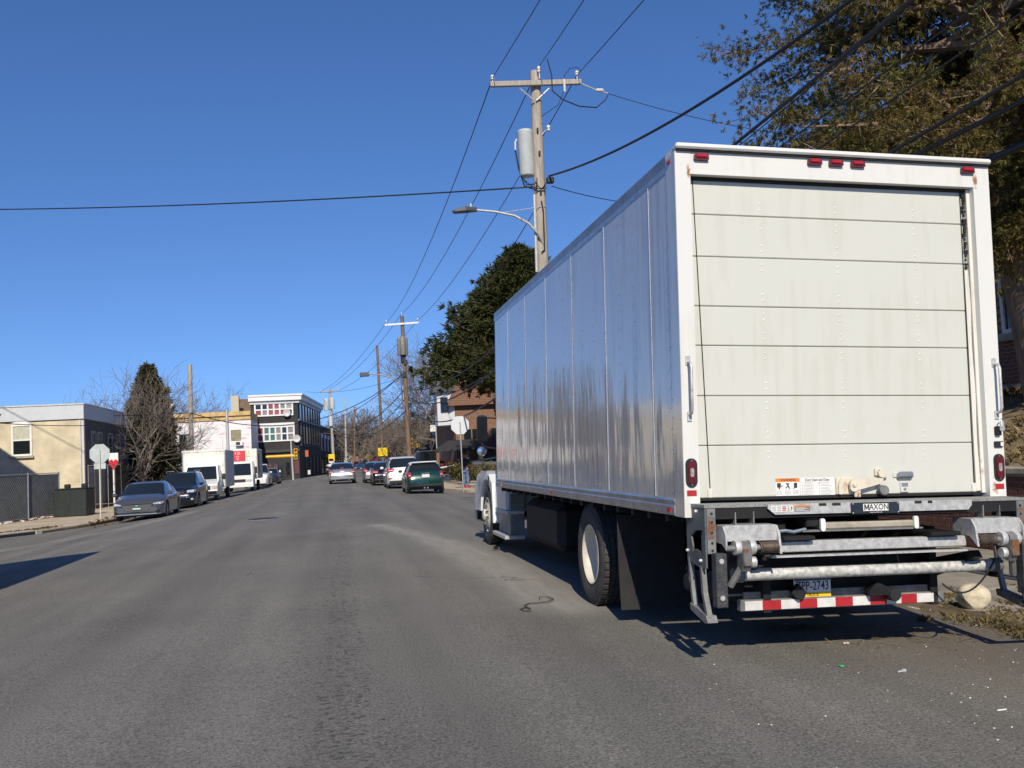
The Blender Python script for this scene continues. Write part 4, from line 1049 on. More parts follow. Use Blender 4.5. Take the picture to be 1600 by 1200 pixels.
# weeds among it
WEED = foliage_mat('weeds', (.05, .06, .02), (.16, .15, .06), (.20, .13, .06), 2.0)
def weed(base, h, n, seed, label, name='weed_stalks'):
    rng = np.random.default_rng(seed); t = thing(name, label, 'weeds', base)
    st = MB(); P = []; D = []
    for k in range(n):
        a = rng.uniform(0, 6.28); e = Vector((math.cos(a)*h*.3*rng.uniform(.2, 1), math.sin(a)*h*.3*rng.uniform(.2, 1), h*rng.uniform(.6, 1)))
        b = Vector((rng.normal(0, .12), rng.normal(0, .12), 0)); st.tube([b, b.lerp(e, .5)+Vector((0, 0, .05)), e], [.008, .006, .003], 4)
        for q in np.linspace(.3, 1, 9): P.append(np.array(b.lerp(e, float(q)))); D.append(np.array([math.cos(a+q*7), math.sin(a+q*7), .3]))
    st.build('stalks', BARKP, t, fix=False)
    v, f = sprays(np.array(P), np.array(D), np.full(len(P), h*.16), 9, rng, .9, .22)
    np_mesh('leaves', v, f, WEED, t); return t
weed((10.0, 13.9, 1.32), 1.1, 9, 3, 'tall brown weeds on the bank beside the rear right truck lamp')
weed((11.0, 15.3, 1.68), 1.0, 8, 4, 'leafy brown weeds against the stone base of the brick house')
# brick house
BH_ = thing('brick_house', 'red brick house with white sash window behind the big cedar', 'house', (12.6, 0, 0))
MB().box(.0, 9, 9, 23.5, 0.5, 8.9).build('wall', MORTAR, BH_)
MB().box(-.06, 0.0, 9, 23.5, .5, 2.30).build('stone_base', mat('rubble_stone', (.26, .235, .20), .95, 0, .3, 3, .8, 12), BH_)
wy1 = atX(1566, 480, 12.6).y; wy0, wz0, wz1 = wy1-1.3, atX(1572, 522, 12.6).z, atX(1572, 522, 12.6).z+2.1
hole = lambda y, z: (wy0-.12 < y < wy1+.12 and wz0-.1 < z < wz1+.1)
hb = brick_courses(9.1, 23.4, 2.32, 8.85, hole)
bmh = brick_mesh()
nearh = sorted([b for b in hb], key=lambda p: abs(p[0]-wy1-.2)*1.0+abs(p[1]-3.6)*.55)[:300]; ns = set(nearh)
for (y, z) in nearh: inst(bmh, 'brick', BH_, (0, y, z), (random.uniform(-.008, .008), 0, random.uniform(-.01, .01)))
far = MB()
for (y, z) in hb:
    if (y, z) not in ns: far.box(-.012, .0, y-.1, y+.1, z-.031, z+.031)
far.build('bricks', BRICKM, BH_, kind='stuff')
def sash_window(parent, x, y0, y1, z0, z1, d=-1, fw=.08, fm=None, pane=None, rail=True, sill=True, curtain=None):
    """window in a wall of constant x, facing d"""
    fm = fm or WHITE_PAINT; pane = pane or GLASS
    w = MB()
    def b(mb, y0_, y1_, z0_, z1_, t): return mb.box(*sorted((x, x+d*t)), y0_, y1_, z0_, z1_)
    b(w, y0, y0+fw, z0, z1, .05); b(w, y1-fw, y1, z0, z1, .05); b(w, y0+fw, y1-fw, z1-fw, z1, .05); b(w, y0+fw, y1-fw, z0, z0+fw, .05)
    if rail: b(w, y0+fw, y1-fw, (z0+z1)/2-.03, (z0+z1)/2+.03, .045)
    o = w.build('window', fm, parent)
    if rail:
        b(MB(), y0+fw, y1-fw, z0+fw, (z0+z1)/2-.03, .012).build('pane', pane, o); b(MB(), y0+fw, y1-fw, (z0+z1)/2+.03, z1-fw, .014).build('pane', curtain or pane, o)
    else: b(MB(), y0+fw, y1-fw, z0+fw, z1-fw, .012).build('pane', pane, o)
    if sill: b(MB(), y0-.08, y1+.08, z0-.14, z0-.002, .12).build('sill', KERB, o)
    return o
sash_window(BH_, -.004, wy0, wy1, wz0, wz1)
sash_window(BH_, -.004, 12.2, 13.5, wz0, wz1)
rf = MB().prism([(-.7, 8.75), (-.7, 8.95), (4.4, 12.2), (9.7, 8.95), (9.7, 8.75), (4.4, 11.95)], 1, 8.4, 24.1).build('roof', mat('roof_shingle', (.10, .10, .105), .9, 0, .25, 4, .4, 30), BH_)
MB().box(-.78, -.705, 8.4, 24.1, 8.78, 9.0).build('gutter', mat('gutter_grey', (.35, .36, .37), .5), rf)
# big cedar
CEDAR = foliage_mat('cedar_foliage', (.045, .050, .013), (.175, .160, .045), (.170, .112, .036), .8)
def big_cedar():
    rng = np.random.default_rng(21); t = thing('cedar_tree', 'huge old cedar with brownish green sprays and thick trunk, towering behind the truck', 'tree', (10.95, 13.1, 1.5))
    MB().tube([(.95, 0, -.6), (.80, 0, .4), (.60, 0, 1.6), (.42, .1, 3.2), (.4, .3, 5.5), (.6, .5, 9), (.4, .4, 13.5)], [.60, .50, .43, .38, .30, .20, .05], 14).build('trunk', BARKP, t, smooth=60, fix=False)
    limbs = MB(); P = []; D = []; S = []
    def spray_along(a, e, n, sc):
        a = np.array(a); e = np.array(e); d = (e-a)/np.linalg.norm(e-a)
        for q in range(n):
            s = rng.uniform(.2, 1.05); P.append(a+(e-a)*s+rng.normal(0, .16, 3)); dd = d*.5+rng.normal(0, .55, 3); dd[2] -= .15; D.append(dd); S.append(sc*rng.uniform(.6, 1.3))
    for k in range(175):
        u = rng.uniform(.02, 1) ; z = 2.9 + 11.0*u; az = k*2.39996
        R = (4.9*(1-u)**.5)*(1+.22*math.sin(2.3*az+z)+rng.normal(0, .12))
        R = min(R, 4.7)
        if z < 4.2: R *= .75
        if z < 4.0 and math.sin(az) < -.1: R *= .5
        el = rng.normal(.08, .16) + .35*u - .12
        a = Vector((.25, .25, z)); d = Vector((math.cos(az)*math.cos(el), math.sin(az)*math.cos(el), math.sin(el)))
        e = a+d*R; mid = a.lerp(e, .5)+Vector((0, 0, .06*R))
        limbs.tube([a, a.lerp(mid, .5)+Vector(rng.normal(0, .08, 3)), mid, mid.lerp(e, .5)+Vector(rng.normal(0, .1, 3)), e], [.035+.014*R, .03+.01*R, .02+.006*R, .014, .006], 5, cap=False)
        for j in range(int(9+R*4.6)):
            s = rng.uniform(.28, 1.0); p = a.lerp(mid, s*2) if s < .5 else mid.lerp(e, s*2-1)
            off = Vector(rng.normal(0, 1, 3)); off.z *= .55; off.z -= .25; off = off.normalized()*rng.uniform(.35, .95)*(1.15-.5*s)
            q = p+(d*.5+off).normalized()*off.length
            limbs.tube([p, p.lerp(q, .5)+Vector((0, 0, -.03)), q], [.010, .008, .004], 3, cap=False)
            spray_along(p, q, 16, .125)
    limbs.build('branches', BARKP, t, fix=False)
    P = np.array(P); D = np.array(D); S = np.array(S); inner = np.hypot(P[:, 0]-.3, P[:, 1]-.3) < 1.6
    v1, f1 = sprays(P[inner], D[inner], S[inner]*1.35, 6, rng, .85, .13, .10)
    v2, f2 = sprays(P[~inner], D[~inner], S[~inner]*.74, 19, rng, .85, .15, .10)
    v2 = v2.reshape(-1, 4, 3)[:, [0, 1, 2]].reshape(-1, 3)         # slim three-cornered scales
    q = v1.reshape(-1, 4, 3); v1 = np.concatenate([q[:, [0, 1, 2]], q[:, [0, 2, 3]]]).reshape(-1, 3)
    v = np.concatenate([v1, v2]); np_mesh('crown', v, np.arange(len(v)).reshape(-1, 3), CEDAR, t)
big_cedar()
# boulder at the kerb
def boulder(name, label, loc, r, seed, m, sq=(1, .8, .75)):
    rng = np.random.default_rng(seed); bm = bmesh.new(); bmesh.ops.create_icosphere(bm, subdivisions=3, radius=1)
    dirs = rng.normal(0, 1, (11, 3)); dirs /= np.linalg.norm(dirs, axis=1, keepdims=True); lim = rng.uniform(.66, .92, 11)
    for v in bm.verts:
        c = np.array(v.co)
        for d_, q in zip(dirs, lim):
            t_ = c @ d_
            if t_ > q: c = c-d_*(t_-q)*.92
        c = c*(1+rng.normal(0, .012)); v.co = Vector((c[0]*sq[0], c[1]*sq[1], c[2]*sq[2]))*r
    me = bpy.data.meshes.new(name); bm.to_mesh(me); bm.free(); me.materials.append(m)
    me.polygons.foreach_set('use_smooth', [True]*len(me.polygons)); me.set_sharp_from_angle(angle=R_(28))
    o = bpy.data.objects.new(name, me); COL.objects.link(o); o.location = loc; return tag(o, label, 'rock')
STONE = mat('pale_boulder', (.50, .44, .32), .9, 0, .25, 6, .6, 25)
bp_ = atZ(1525, 985, -.06)
boulder('boulder', 'pale tan boulder lying on the ragged kerb behind the truck', (5.66, 7.55, .0), .17, 5, STONE)
# weeds, straw and pebbles along the kerb
SOILV = foliage_mat('kerb_weeds', (.07, .065, .025), (.26, .20, .09), (.16, .11, .05), 3.0)
tufts = []
rr = random.Random(17)
for _ in range(95):
    y = rr.uniform(4.2, 12); x = rr.choice([5.35, 5.55, 5.6, 5.8, 7.0, 6.2]) + rr.gauss(0, .10); tufts.append((x, y, ZR-.04, rr.uniform(.05, .2), rr.randint(60, 190)))
for _ in range(26): tufts.append((rr.uniform(5.4, 5.9), rr.uniform(5.6, 7.3), ZR-.04, .26, 170))
grass_patch('kerb_weeds', 'dry weeds and straw growing along the broken kerb by the truck', tufts, .075, 0, 5, SOILV, 'weeds', .003)
peb = MB(); rr = random.Random(31); peb2 = MB()
def pebble(mb, x, y, z, r):
    T = Matrix.Translation((x, y, z)) @ Matrix.Rotation(rr.uniform(0, 6), 4, 'Z'); P = []
    for a in range(7): P.append((r*rr.uniform(.6, 1.2)*math.cos(a*.9), r*rr.uniform(.6, 1.1)*math.sin(a*.9), r*rr.uniform(-.1, .5)))
    P.append((0, 0, r*.7)); mb.hull(P, T)
for _ in range(170): x = 5.22+abs(rr.gauss(0, .22)); pebble(peb, x, 4.6+abs(rr.gauss(0, 1.1)), -.12+max(0, x-5.3)*.06, rr.choice([.008, .010, .014, .02, .034]))
for _ in range(300):
    x = 5.4-abs(rr.gauss(0, 1.5)); y = 4.0+abs(rr.gauss(0, 2.2)); pebble(peb2, x, y, gz(x)+.001, rr.choice([.003, .003, .004, .005, .007]))
tag(peb.build('kerb_pebbles', mat('white_pebbles', (.44, .40, .33), .9, 0, .2, 20, island=.3), kind='stuff'), 'pale pebbles and rubble along the foot of the kerb', 'pebbles')
tag(peb2.build('road_grit', mat('grit', (.62, .60, .54), .9, 0, .2, 20, island=.3), kind='stuff'), 'pale grit scattered on the asphalt behind the truck', 'grit')
bank2 = MB(); rr = random.Random(6); ys_ = np.arange(3.5, 12, .12)
for y in ys_:
    w = .18+.12*math.sin(y*3.1)+rr.uniform(-.05, .05)
    for k, (dx, dz_) in enumerate(((-.02-w*.6, -.055), (.02, -.0), (.2, .045), (.32+w*.4, .02))): bank2.v.append((5.32+dx, float(y), -.135+dz_+rr.uniform(-.008, .012)))
for j in range(len(ys_)-1):
    for i in range(3): a = j*4+i; bank2.f.append((a, a+1, a+5, a+4))
tag(bank2.build('kerb_dirt', DIRT, smooth=60, kind='stuff'), 'strip of dirt washed up against the broken kerb', 'dirt')
# litter on the road
def small(name, label, cat, mb, m, **kw): return tag(mb.build(name, m, **kw), label, cat)
p = atZ(774, 862, .0); z = gz(p.x)
can = thing('drink_can', 'crushed silver drink can lying by the front wheel of the truck', 'can', (p.x, p.y, z+.034), .5)
MB().tube([(-.06, 0, 0), (-.05, 0, 0), (0, .012, -.004), (.045, 0, 0), (.058, 0, 0)], [.026, .033, .028, .032, .026], 12).build('can_body', CHROME, can, smooth=40)
MB().lathe([(0, 0), (.024, 0), (.026, .004), (0, .004)], (.058, 0, 0), 'x', 12).build('can_lid', GALV, can)
pts = [(.08, -.05), (.0, -.02), (-.02, .10), (.06, .18), (.10, .08), (.08, .30), (.16, .42), (.30, .40), (.42, .44), (.52, .56), (.50, .74), (.40, .80), (.36, .66)]
p = gpt(815, 955)
small('wire_scrap', 'bent piece of dark wire lying on the asphalt beside the truck', 'wire', MB().tube([(p[0]+a*.8, p[1]+b*.9-.1, gz(p[0])+.012) for a, b in pts], .006, 5), mat('dark_wire', (.06, .045, .035), .7))
p = gpt(1315, 1051, -.07); small('green_scrap', 'tiny bright green plastic scrap on the road', 'litter', MB().bbox(p[0]-.012, p[0]+.014, p[1]-.02, p[1]+.02, gz(p[0])+.001, gz(p[0])+.012, .004), mat('green_plastic', (.05, .45, .16), .4))
p = gpt(1410, 1060, -.08); small('bolt_scrap', 'small dark metal bolt with pale stem on the asphalt', 'bolt', MB().tube([(p[0]-.03, p[1], gz(p[0])+.01), (p[0]+.012, p[1]+.01, gz(p[0])+.01), (p[0]+.014, p[1]+.01, gz(p[0])+.01), (p[0]+.034, p[1]+.014, gz(p[0])+.01)], [.007, .007, .013, .013], 8), GALV)
p = gpt(1567, 1126, -.1); small('white_stick', 'short white plastic stick on the road at lower right', 'stick', MB().bbox(p[0]-.03, p[0]+.03, p[1]-.004, p[1]+.004, gz(p[0])+.001, gz(p[0])+.008, .002), WHITE_PAINT)
p = gpt(1322, 1009, -.07); small('paper_scrap', 'small pale scrap of paper on sandy asphalt', 'litter', MB().prism([(p[0]-.025, p[1]-.01), (p[0]+.02, p[1]-.014), (p[0]+.026, p[1]+.012), (p[0]-.018, p[1]+.016)], 2, gz(p[0])+.002, gz(p[0])+.010), mat('paper', (.62, .52, .42), .9))
# ------------------------------------------------------------------ utility poles and overhead wires
PORC = mat('porcelain', (.62, .60, .56), .25, 0, .1)
TRANSF = mat('transformer_paint', (.50, .54, .53), .4, 0, .08, 4)
LAMPG = mat('lamp_housing', (.09, .095, .10), .45, .3, .15)
def pole_axis(top, low, Y, zg):
    a = atY(*top, Y); b = atY(*low, Y); d = (a-b); t = (zg-b.z)/d.z
    return b + d*t, a
def insulator(parent, p, h=.22):
    o = MB().lathe([(.018, -.02), (.018, h*.45), (.055, h*.5), (.05, h*.62), (.03, h*.66), (.06, h*.72), (.045, h*.95), (0, h)], p, 'z', 10).build('insulator', PORC, parent, smooth=50)
    return o
def utility_pole(label, base, top, r0, r1, m=WOODPOLE, name='utility_pole'):
    t = thing(name, label, 'utility pole', base, group='utility poles along the street')
    v = top-base
    MB().tube([(0, 0, -.3), tuple(v*.5), tuple(v)], [r0, (r0+r1)/2, r1], 14).build('shaft', m, t, smooth=60)
    return t
def rel(t, p): return p - t.location
def crossarm(t, a, b, m, h=.12, d=.10):
    a, b = rel(t, a), rel(t, b); ax = (b-a).normalized(); up = Vector((0, 0, 1)); s = ax.cross(up).normalized(); up = s.cross(ax)
    M_ = Matrix((ax, s, up)).transposed().to_4x4(); M_.translation = (a+b)/2; L = (b-a).length
    return MB().bbox(-L/2, L/2, -d/2, d/2, -h/2, h/2, .012, M_).build('crossarm', m, t)
# --- the tall pole behind the truck
Y1 = 25.0
b1, t1 = pole_axis((836, 112), (848, 420), Y1, -.1)
UP1 = utility_pole('tall pale wooden pole with grey transformer and street lamp behind the truck', b1, t1, .21, .145)
def q1(px, py, dy=0.0): return rel(UP1, atY(px, py, Y1+dy))
ca1 = crossarm(UP1, atY(766, 132, Y1-.22), atY(908, 128, Y1-.22), WOODPOLE, .15, .11)
for a, b in (((812, 138), (835, 157)), ((858, 138), (838, 157))):
    MB().tube([q1(*a, -.24), q1(*b, -.2)], .022, 5).build('arm_brace', GALV, UP1)
ins1 = [(770, 131), (843, 110), (902, 124)]
for k, (px, py) in enumerate(ins1): insulator(UP1, q1(px, py if k != 1 else 122, -.22), .26 if k != 1 else .36)
tr = q1(822, 240, .05)
MB().lathe([(0, -.66), (.20, -.66), (.225, -.62), (.225, .58), (.235, .60), (.235, .64), (.19, .68), (0, .70)], tr, 'z', 22).build('transformer', TRANSF, UP1, smooth=40)
MB().tube([tr+Vector((-.25, 0, .42)), tr+Vector((-.30, 0, .34)), tr+Vector((-.31, 0, .1))], .025, 6).build('bushing', PORC, UP1)
MB().tube([tr+Vector((-.31, 0, .1)), tr+Vector((-.24, 0, -.45)), tr+Vector((-.1, 0, -.95)), tr+Vector((.2, 0, -1.05))], .022, 6).build('transformer_lead', WIRE, UP1)
MB().tube([tr+Vector((-.15, -.05, -.7)), tr+Vector((-.05, -.1, -.95)), tr+Vector((.3, -.1, -.9))], .018, 6).build('transformer_lead', WIRE, UP1)
for k in range(5):
    rr = random.Random(k); a = q1(838+rr.uniform(-4, 18), 284+rr.uniform(-8, 10), -.2); b = q1(838+rr.uniform(-20, 26), 290+rr.uniform(-10, 12), -.28)
    MB().tube(sag_path(a, b, .12, 8), .014, 5).build('lead_loop', WIRE, UP1)
MB().bbox(*(q1(859, 282, -.2).x-.09, q1(859, 282).x+.07), -.25, -.1, q1(859, 284).z-.1, q1(859, 284).z+.07, .02).build('splice_box', BLACK, UP1)
# arrester on the right of the shaft
ar = q1(857, 200, -.1); MB().lathe([(.02, -.1), (.05, -.08), (.05, -.03), (.03, -.02), (.06, .0), (.05, .07), (0, .09)], ar, 'z', 10).build('arrester', PORC, UP1, smooth=50)
MB().tube([ar, ar+Vector((-.12, 0, -.1)), ar+Vector((-.2, 0, -.2))], .014, 5).build('arrester_bracket', GALV, UP1)
# street lamp
arm = [q1(850, 382, -.15), q1(842, 366, -.25), q1(826, 349, -.3), q1(804, 337, -.3), q1(775, 331, -.3), q1(744, 328, -.3)]
la_ = MB().tube(arm, [.04, .04, .038, .035, .032, .03], 8).build('lamp_arm', GALV, UP1, smooth=60)
h0, h1 = q1(744, 328, -.3), q1(707, 329, -.3)
hd = MB().hull([(h0.x+.02, h0.y-.06, h0.z-.04), (h0.x+.02, h0.y+.06, h0.z-.04), (h0.x, h0.y-.07, h0.z+.06), (h0.x, h0.y+.07, h0.z+.06), (h0.x-.35, h0.y-.17, h0.z+.06), (h0.x-.35, h0.y+.17, h0.z+.06),
     (h1.x, h1.y-.10, h1.z-.01), (h1.x, h1.y+.10, h1.z-.01), (h1.x+.05, h1.y-.14, h1.z-.06), (h1.x+.05, h1.y+.14, h1.z-.06), (h0.x-.3, h0.y-.17, h0.z-.05), (h0.x-.3, h0.y+.17, h0.z-.05)]).build('lamp_head', LAMPG, la_)
MB().lathe([(.035, 0), (.035, .10), (0, .11)], h0+Vector((-.14, 0, .07)), 'z', 8).build('photocell', GALV, la_)
MB().tube([q1(780, 333, -.3), q1(853, 322, -.15)], .012, 5).build('arm_stay', GALV, la_)
MB().tube([q1(835, 304, -.15), q1(839, 425, -.15)], .045, 8).build('conduit', GALV, UP1)
MB().tube([q1(846, 314, -.2), q1(849, 330, -.22), q1(851, 390, -.22), q1(846, 394, -.22)], .02, 6).build('ground_lead', WIRE, UP1)
for (px, py) in ((840, 203), (843, 239), (845, 300)): MB().cbox(q1(px, py, -.2), (.05, .05, .12)).build('bolt_plate', DARKSTEEL, UP1)
# jumper wires hanging under the crossarm
MB().tube([q1(855, 92, -.25), q1(862, 118, -.3), q1(863, 142, -.3), q1(880, 156, -.3), q1(905, 166, -.3), q1(932, 168, -.3), q1(946, 156, -.3), q1(950, 148, -.3)], .018, 6).build('jumper_wire', WIRE, UP1)
MB().tube([q1(846, 182, -.3), q1(872, 164, -.3), q1(882, 140, -.3), q1(882, 118, -.3), q1(890, 107, -.3), q1(903, 105, -.3), q1(908, 112, -.3)], .010, 5).build('jumper_wire', WIRE, UP1)
MB().tube([q1(909, 131, -.25), q1(930, 140, -.25), q1(950, 146, -.25)], .02, 6).build('strain_insulator', GALV, UP1)
MB().lathe([(.02, -.12), (.055, -.08), (.055, .08), (.02, .12)], q1(937, 141, -.25), 'x', 8).build('strain_shed', PORC, UP1)
MB().lathe([(.03, -.18), (.035, .12), (.02, .2)], q1(882, 134, -.32), 'z', 8).build('fuse_cutout', PORC, UP1)
# --- second pole
Y2 = 75.0
b2, t2 = pole_axis((628, 494), (639, 700), Y2, -.15)
UP2 = utility_pole('brown wooden pole with white crossarm and grey transformer bank beyond the stop sign', b2, t2, .22, .15, WOODDARK)
def q2(px, py, dy=0.0): return rel(UP2, atY(px, py, Y2+dy))
crossarm(UP2, atY(601, 508, Y2-.2), atY(655, 504, Y2-.2), mat('white_arm', (.66, .67, .66), .5), .16, .12)
ins2 = [(604, 506), (628, 494), (653, 503)]
for p in ins2: insulator(UP2, q2(*p, -.2), .3)
tb = q2(629, 541)
grp = MB()
for k in range(3):
    a = 2*math.pi*k/3+.5; c = tb+Vector((.22*math.cos(a), .22*math.sin(a), 0))
    MB().lathe([(0, -.75), (.23, -.75), (.25, -.7), (.25, .55), (.18, .75), (0, .78)], c, 'z', 14).build('transformer', mat('transformer_dull', (.20, .19, .175), .6, .1, .2), UP2, smooth=40)
MB().lathe([(.17, -.4), (.2, -.3), (.2, .3), (.17, .4)], q2(630, 560), 'z', 12).build('cable_wrap', BLACK, UP2)
arm = [q2(628, 603, -.2), q2(618, 594, -.3), q2(604, 588, -.3), q2(590, 585, -.3), q2(576, 584, -.3)]
la_ = MB().tube(arm, .05, 6).build('lamp_arm', GALV, UP2, smooth=60)
MB().bbox(*(q2(562, 585).x, q2(577, 585).x), -.16, .16, q2(570, 588).z-.02, q2(570, 584).z+.10, .05).build('lamp_head', LAMPG, la_)
for (px, py) in ((640, 633), (644, 648), (632, 585), (634, 566)): MB().cbox(q2(px, py, -.2), (.3, .2, .4)).build('splice_box', BLACK, UP2)
MB().tube([q2(627, 600, -.2), q2(630, 640, -.2)], .06, 6).build('conduit', RUST, UP2)
# --- further poles
def simple_pole(label, top, low, Y, zg, r0, r1, m, arms=(), trs=(), signs=()):
    b, t = pole_axis(top, low, Y, zg); o = utility_pole(label, b, t, r0, r1, m)
    for (a, c) in arms:
        crossarm(o, atY(*a, Y-.2), atY(*c, Y-.2), WOODPOLE, .14, .1)
        for k in (0.03, .97): p = rel(o, atY(*a, Y-.2)).lerp(rel(o, atY(*c, Y-.2)), k); insulator(o, p, .28)
    for (px, py, r, h, mm) in trs: MB().lathe([(0, -h/2), (r*.95, -h/2), (r, -h/2+.05), (r, h/2-.1), (r*.6, h/2), (0, h/2+.05)], rel(o, atY(px, py, Y-.25)), 'z', 14).build('transformer', mm, o, smooth=40)
    for (px, py, w, h, mm) in signs: MB().cbox(rel(o, atY(px, py, Y-.3)), (w, .02, h)).build('sign_plate', mm, o)
    return o
YSIGN = mat('sign_yellow', (.78, .56, .01), .45, 0, .06); WSIGN = mat('sign_white', (.68, .68, .66), .5, 0, .05)
UP3 = simple_pole('bare brown pole without crossarm left of the transformer-bank pole', (589, 540), (597, 690), 96.0, -.15, .17, .13, WOODDARK, signs=[(598, 706, .95, .85, YSIGN)])
UP4 = simple_pole('weathered pole with white transformers and yellow sign beside the black building', (515, 608), (521, 715), 116.0, -.2, .20, .15, WOODPOLE,
    arms=[((500, 613), (530, 610))], trs=[(510, 632, .30, 1.5, TRANSF), (519, 630, .30, 1.4, TRANSF), (517, 657, .24, 1.4, PORC)], signs=[(518, 715, .75, .85, YSIGN), (517.5, 720, .55, .5, WSIGN), (520, 725, .5, .2, WSIGN)])
UP5 = simple_pole('thin pale grey pole beside the low black terrace', (539, 622), (541, 735), 140.0, -.2, .16, .12, GALV)
UP6 = simple_pole('dark distant pole with crossarm over the low terrace', (554, 636), (554, 728), 160.0, -.2, .18, .13, WOODDARK, arms=[((545, 640), (563, 638))])
UP7 = simple_pole('pale wooden pole rising behind the white delivery van', (296.5, 570), (299, 695), 64.0, -.25, .17, .14, WOODPOLE)
UP8 = simple_pole('grey steel pole between the van and the pink-wrapped building', (354, 640), (356.5, 705), 78.0, -.25, .13, .12, GALV)
UP9 = simple_pole('small far pole with crossarm under the wires', (605, 664), (606, 715), 210.0, -.2, .16, .13, WOODDARK, arms=[((594, 667), (617, 666))])
# --- wires
def wire(label, pts, r=.012, name='overhead_wire', cat='wire', n=6, group='overhead wires'):
    return tag(MB().tube(pts, r, n, cap=True).build(name, WIRE, smooth=180, fix=False), label, cat, group)
def aw(px, py, Y): return atY(px, py, Y)
ins_w1 = [aw(770, 121, Y1-.22), aw(843, 103, Y1-.22), aw(902, 117, Y1-.22)]
ins_w2 = [aw(604, 503, Y2-.2), aw(628, 490, Y2-.2), aw(653, 500, Y2-.2)]
nm = ['left', 'middle', 'right']
for k, (px, py) in enumerate(((838, 0), (906, 0), (998, 0))):
    a = ins_w1[k]; e = aw(px, py, 19.0); d = (e-a); d = d/abs(d.y)
    wire(f'{nm[k]} of the three thin wires running from the tall pole up out of the picture', sag_path(a, a+d*38, .25), .012)
    wire(f'{nm[k]} of the three thin wires sagging from the tall pole to the white crossarm', sag_path(a, ins_w2[k], [1.0, .9, .8][k], 30), .016)
far_w = [aw(500, 612, 116), aw(515, 607, 116), aw(530, 609, 116)]
for k in range(3): wire(f'{nm[k]} fine wire from the white crossarm to the pole by the black building', sag_path(ins_w2[k], far_w[k], .8), .018)
# secondary and communication cables between the two poles (they pass behind the truck)
for (ay, zy, by, sg, r, lab) in ((300, 0, 566, 1.3, .014, 'thin neutral wire below the three top wires, ending under the transformer bank'),
        (470, 0, 607, .9, .030, 'uppermost thick black cable entering the transformer-bank pole from the truck side'),
        (505, 0, 622, 1.2, .034, 'second thick black cable entering the transformer-bank pole from the truck side'),
        (530, 0, 630, .5, .020, 'thin tight cable between the thick ones at the transformer-bank pole'),
        (560, 0, 642, 1.3, .036, 'lowest thick black cable entering the transformer-bank pole from the truck side')):
    wire(lab, sag_path(aw(852, ay, Y1-.2), aw(636+(by-560)*.08, by, Y2-.25), sg, 30), r, 'overhead_cable', 'cable')
for (ay, by, sg, r, lab) in ((580, 655, .6, .03, 'highest cable crossing the street from the bank pole to the pole by the black building'),
        (606, 662, 1.6, .034, 'second cable crossing the street from the bank pole, deeply sagging'), (622, 668, 1.9, .034, 'third cable crossing the street from the bank pole to the black building'),
        (642, 674, 1.5, .036, 'lowest cable crossing the street towards the black building pole')):
    wire(lab, sag_path(aw(634, ay, Y2-.25), aw(520, by, 115.8), sg, 30), r, 'overhead_cable', 'cable')
p7 = aw(298, 645, 63.8)
wire('long dark cable from the bank pole to the pole behind the delivery van', sag_path(aw(628, 586, Y2-.2), p7, 2.2, 30), .030, 'overhead_cable', 'cable')
wire('dark cable crossing in front of the tan building cornice to the pole behind the van', sag_path(p7, aw(-140, 640, 47), .25, 24), .022, 'overhead_cable', 'cable')
wire('lower cable fixed to the tan building wall near its window', sag_path(aw(131, 665, 47.6), aw(-120, 648, 45), .15, 16), .02, 'overhead_cable', 'cable')
wire('thin wire from the bank pole over the roof of the black building', sag_path(aw(628, 590, Y2-.2), aw(478, 612, 110), .5, 20), .016)
# long service line crossing the sky to the left
wire('long twisted service wire crossing the blue sky to the left edge', sag_path(aw(832, 292, Y1-.15), aw(-330, 324, 44), .32, 40), .022)
wire('thin stay wire from the tall pole to the roof behind the cedar', sag_path(aw(950, 146, Y1-.25), aw(1240, 212, 21.5), .12, 16), .010)
wire('short thin wire from the tall pole down behind the truck roof', sag_path(aw(862, 291, Y1-.2), aw(1010, 320, 27), .08, 12), .012)
# cables from the tall pole towards the camera, passing in front of the cedar
def straight(px0, py0, px1, py1, Xc, r, lab, Yend=2.0, y_start=None, nm_='overhead_cable'):
    a = atX(px0, py0, Xc); b = atX(px1, py1, Xc); d = (b-a)/(b.y-a.y)
    s = a+d*((y_start if y_start is not None else 24.6)-a.y); e = b+d*(Yend-b.y)
    wire(lab, sag_path(s, e, .12, 20), r, nm_, 'cable')
a = aw(858, 275, Y1-.2); e = aw(1330, 0, 11.0)
wire('thick black cable rising from the splice box to the top edge left of the cedar', [a + (e-a)*t + Vector((0, 0, -.55*4*t*(1-t)*.6)) for t in np.linspace(0, 1.5, 30)], .028, 'overhead_cable', 'cable')
straight(1128, 229, 1406, 0, 6.0, .024, 'thick cable pair leaving the truck roof corner up across the cedar')
straight(1138, 229, 1398, 12, 6.15, .008, 'thin lashing wire just above the thick cable pair')
straight(1197, 231, 1519, 0, 6.1, .010, 'thin wire crossing the middle of the cedar crown')
straight(1259, 231, 1600, 3, 6.2, .010, 'thin wire reaching the top right corner across the cedar')
straight(1369, 236, 1600, 102, 6.2, .020, 'black cable across the right half of the cedar, upper of two')
straight(1409, 239, 1600, 142, 6.3, .024, 'black cable across the right half of the cedar, lower of two')
straight(1516, 247, 1600, 212, 6.4, .036, 'thickest black cable just above the right roof corner of the truck')
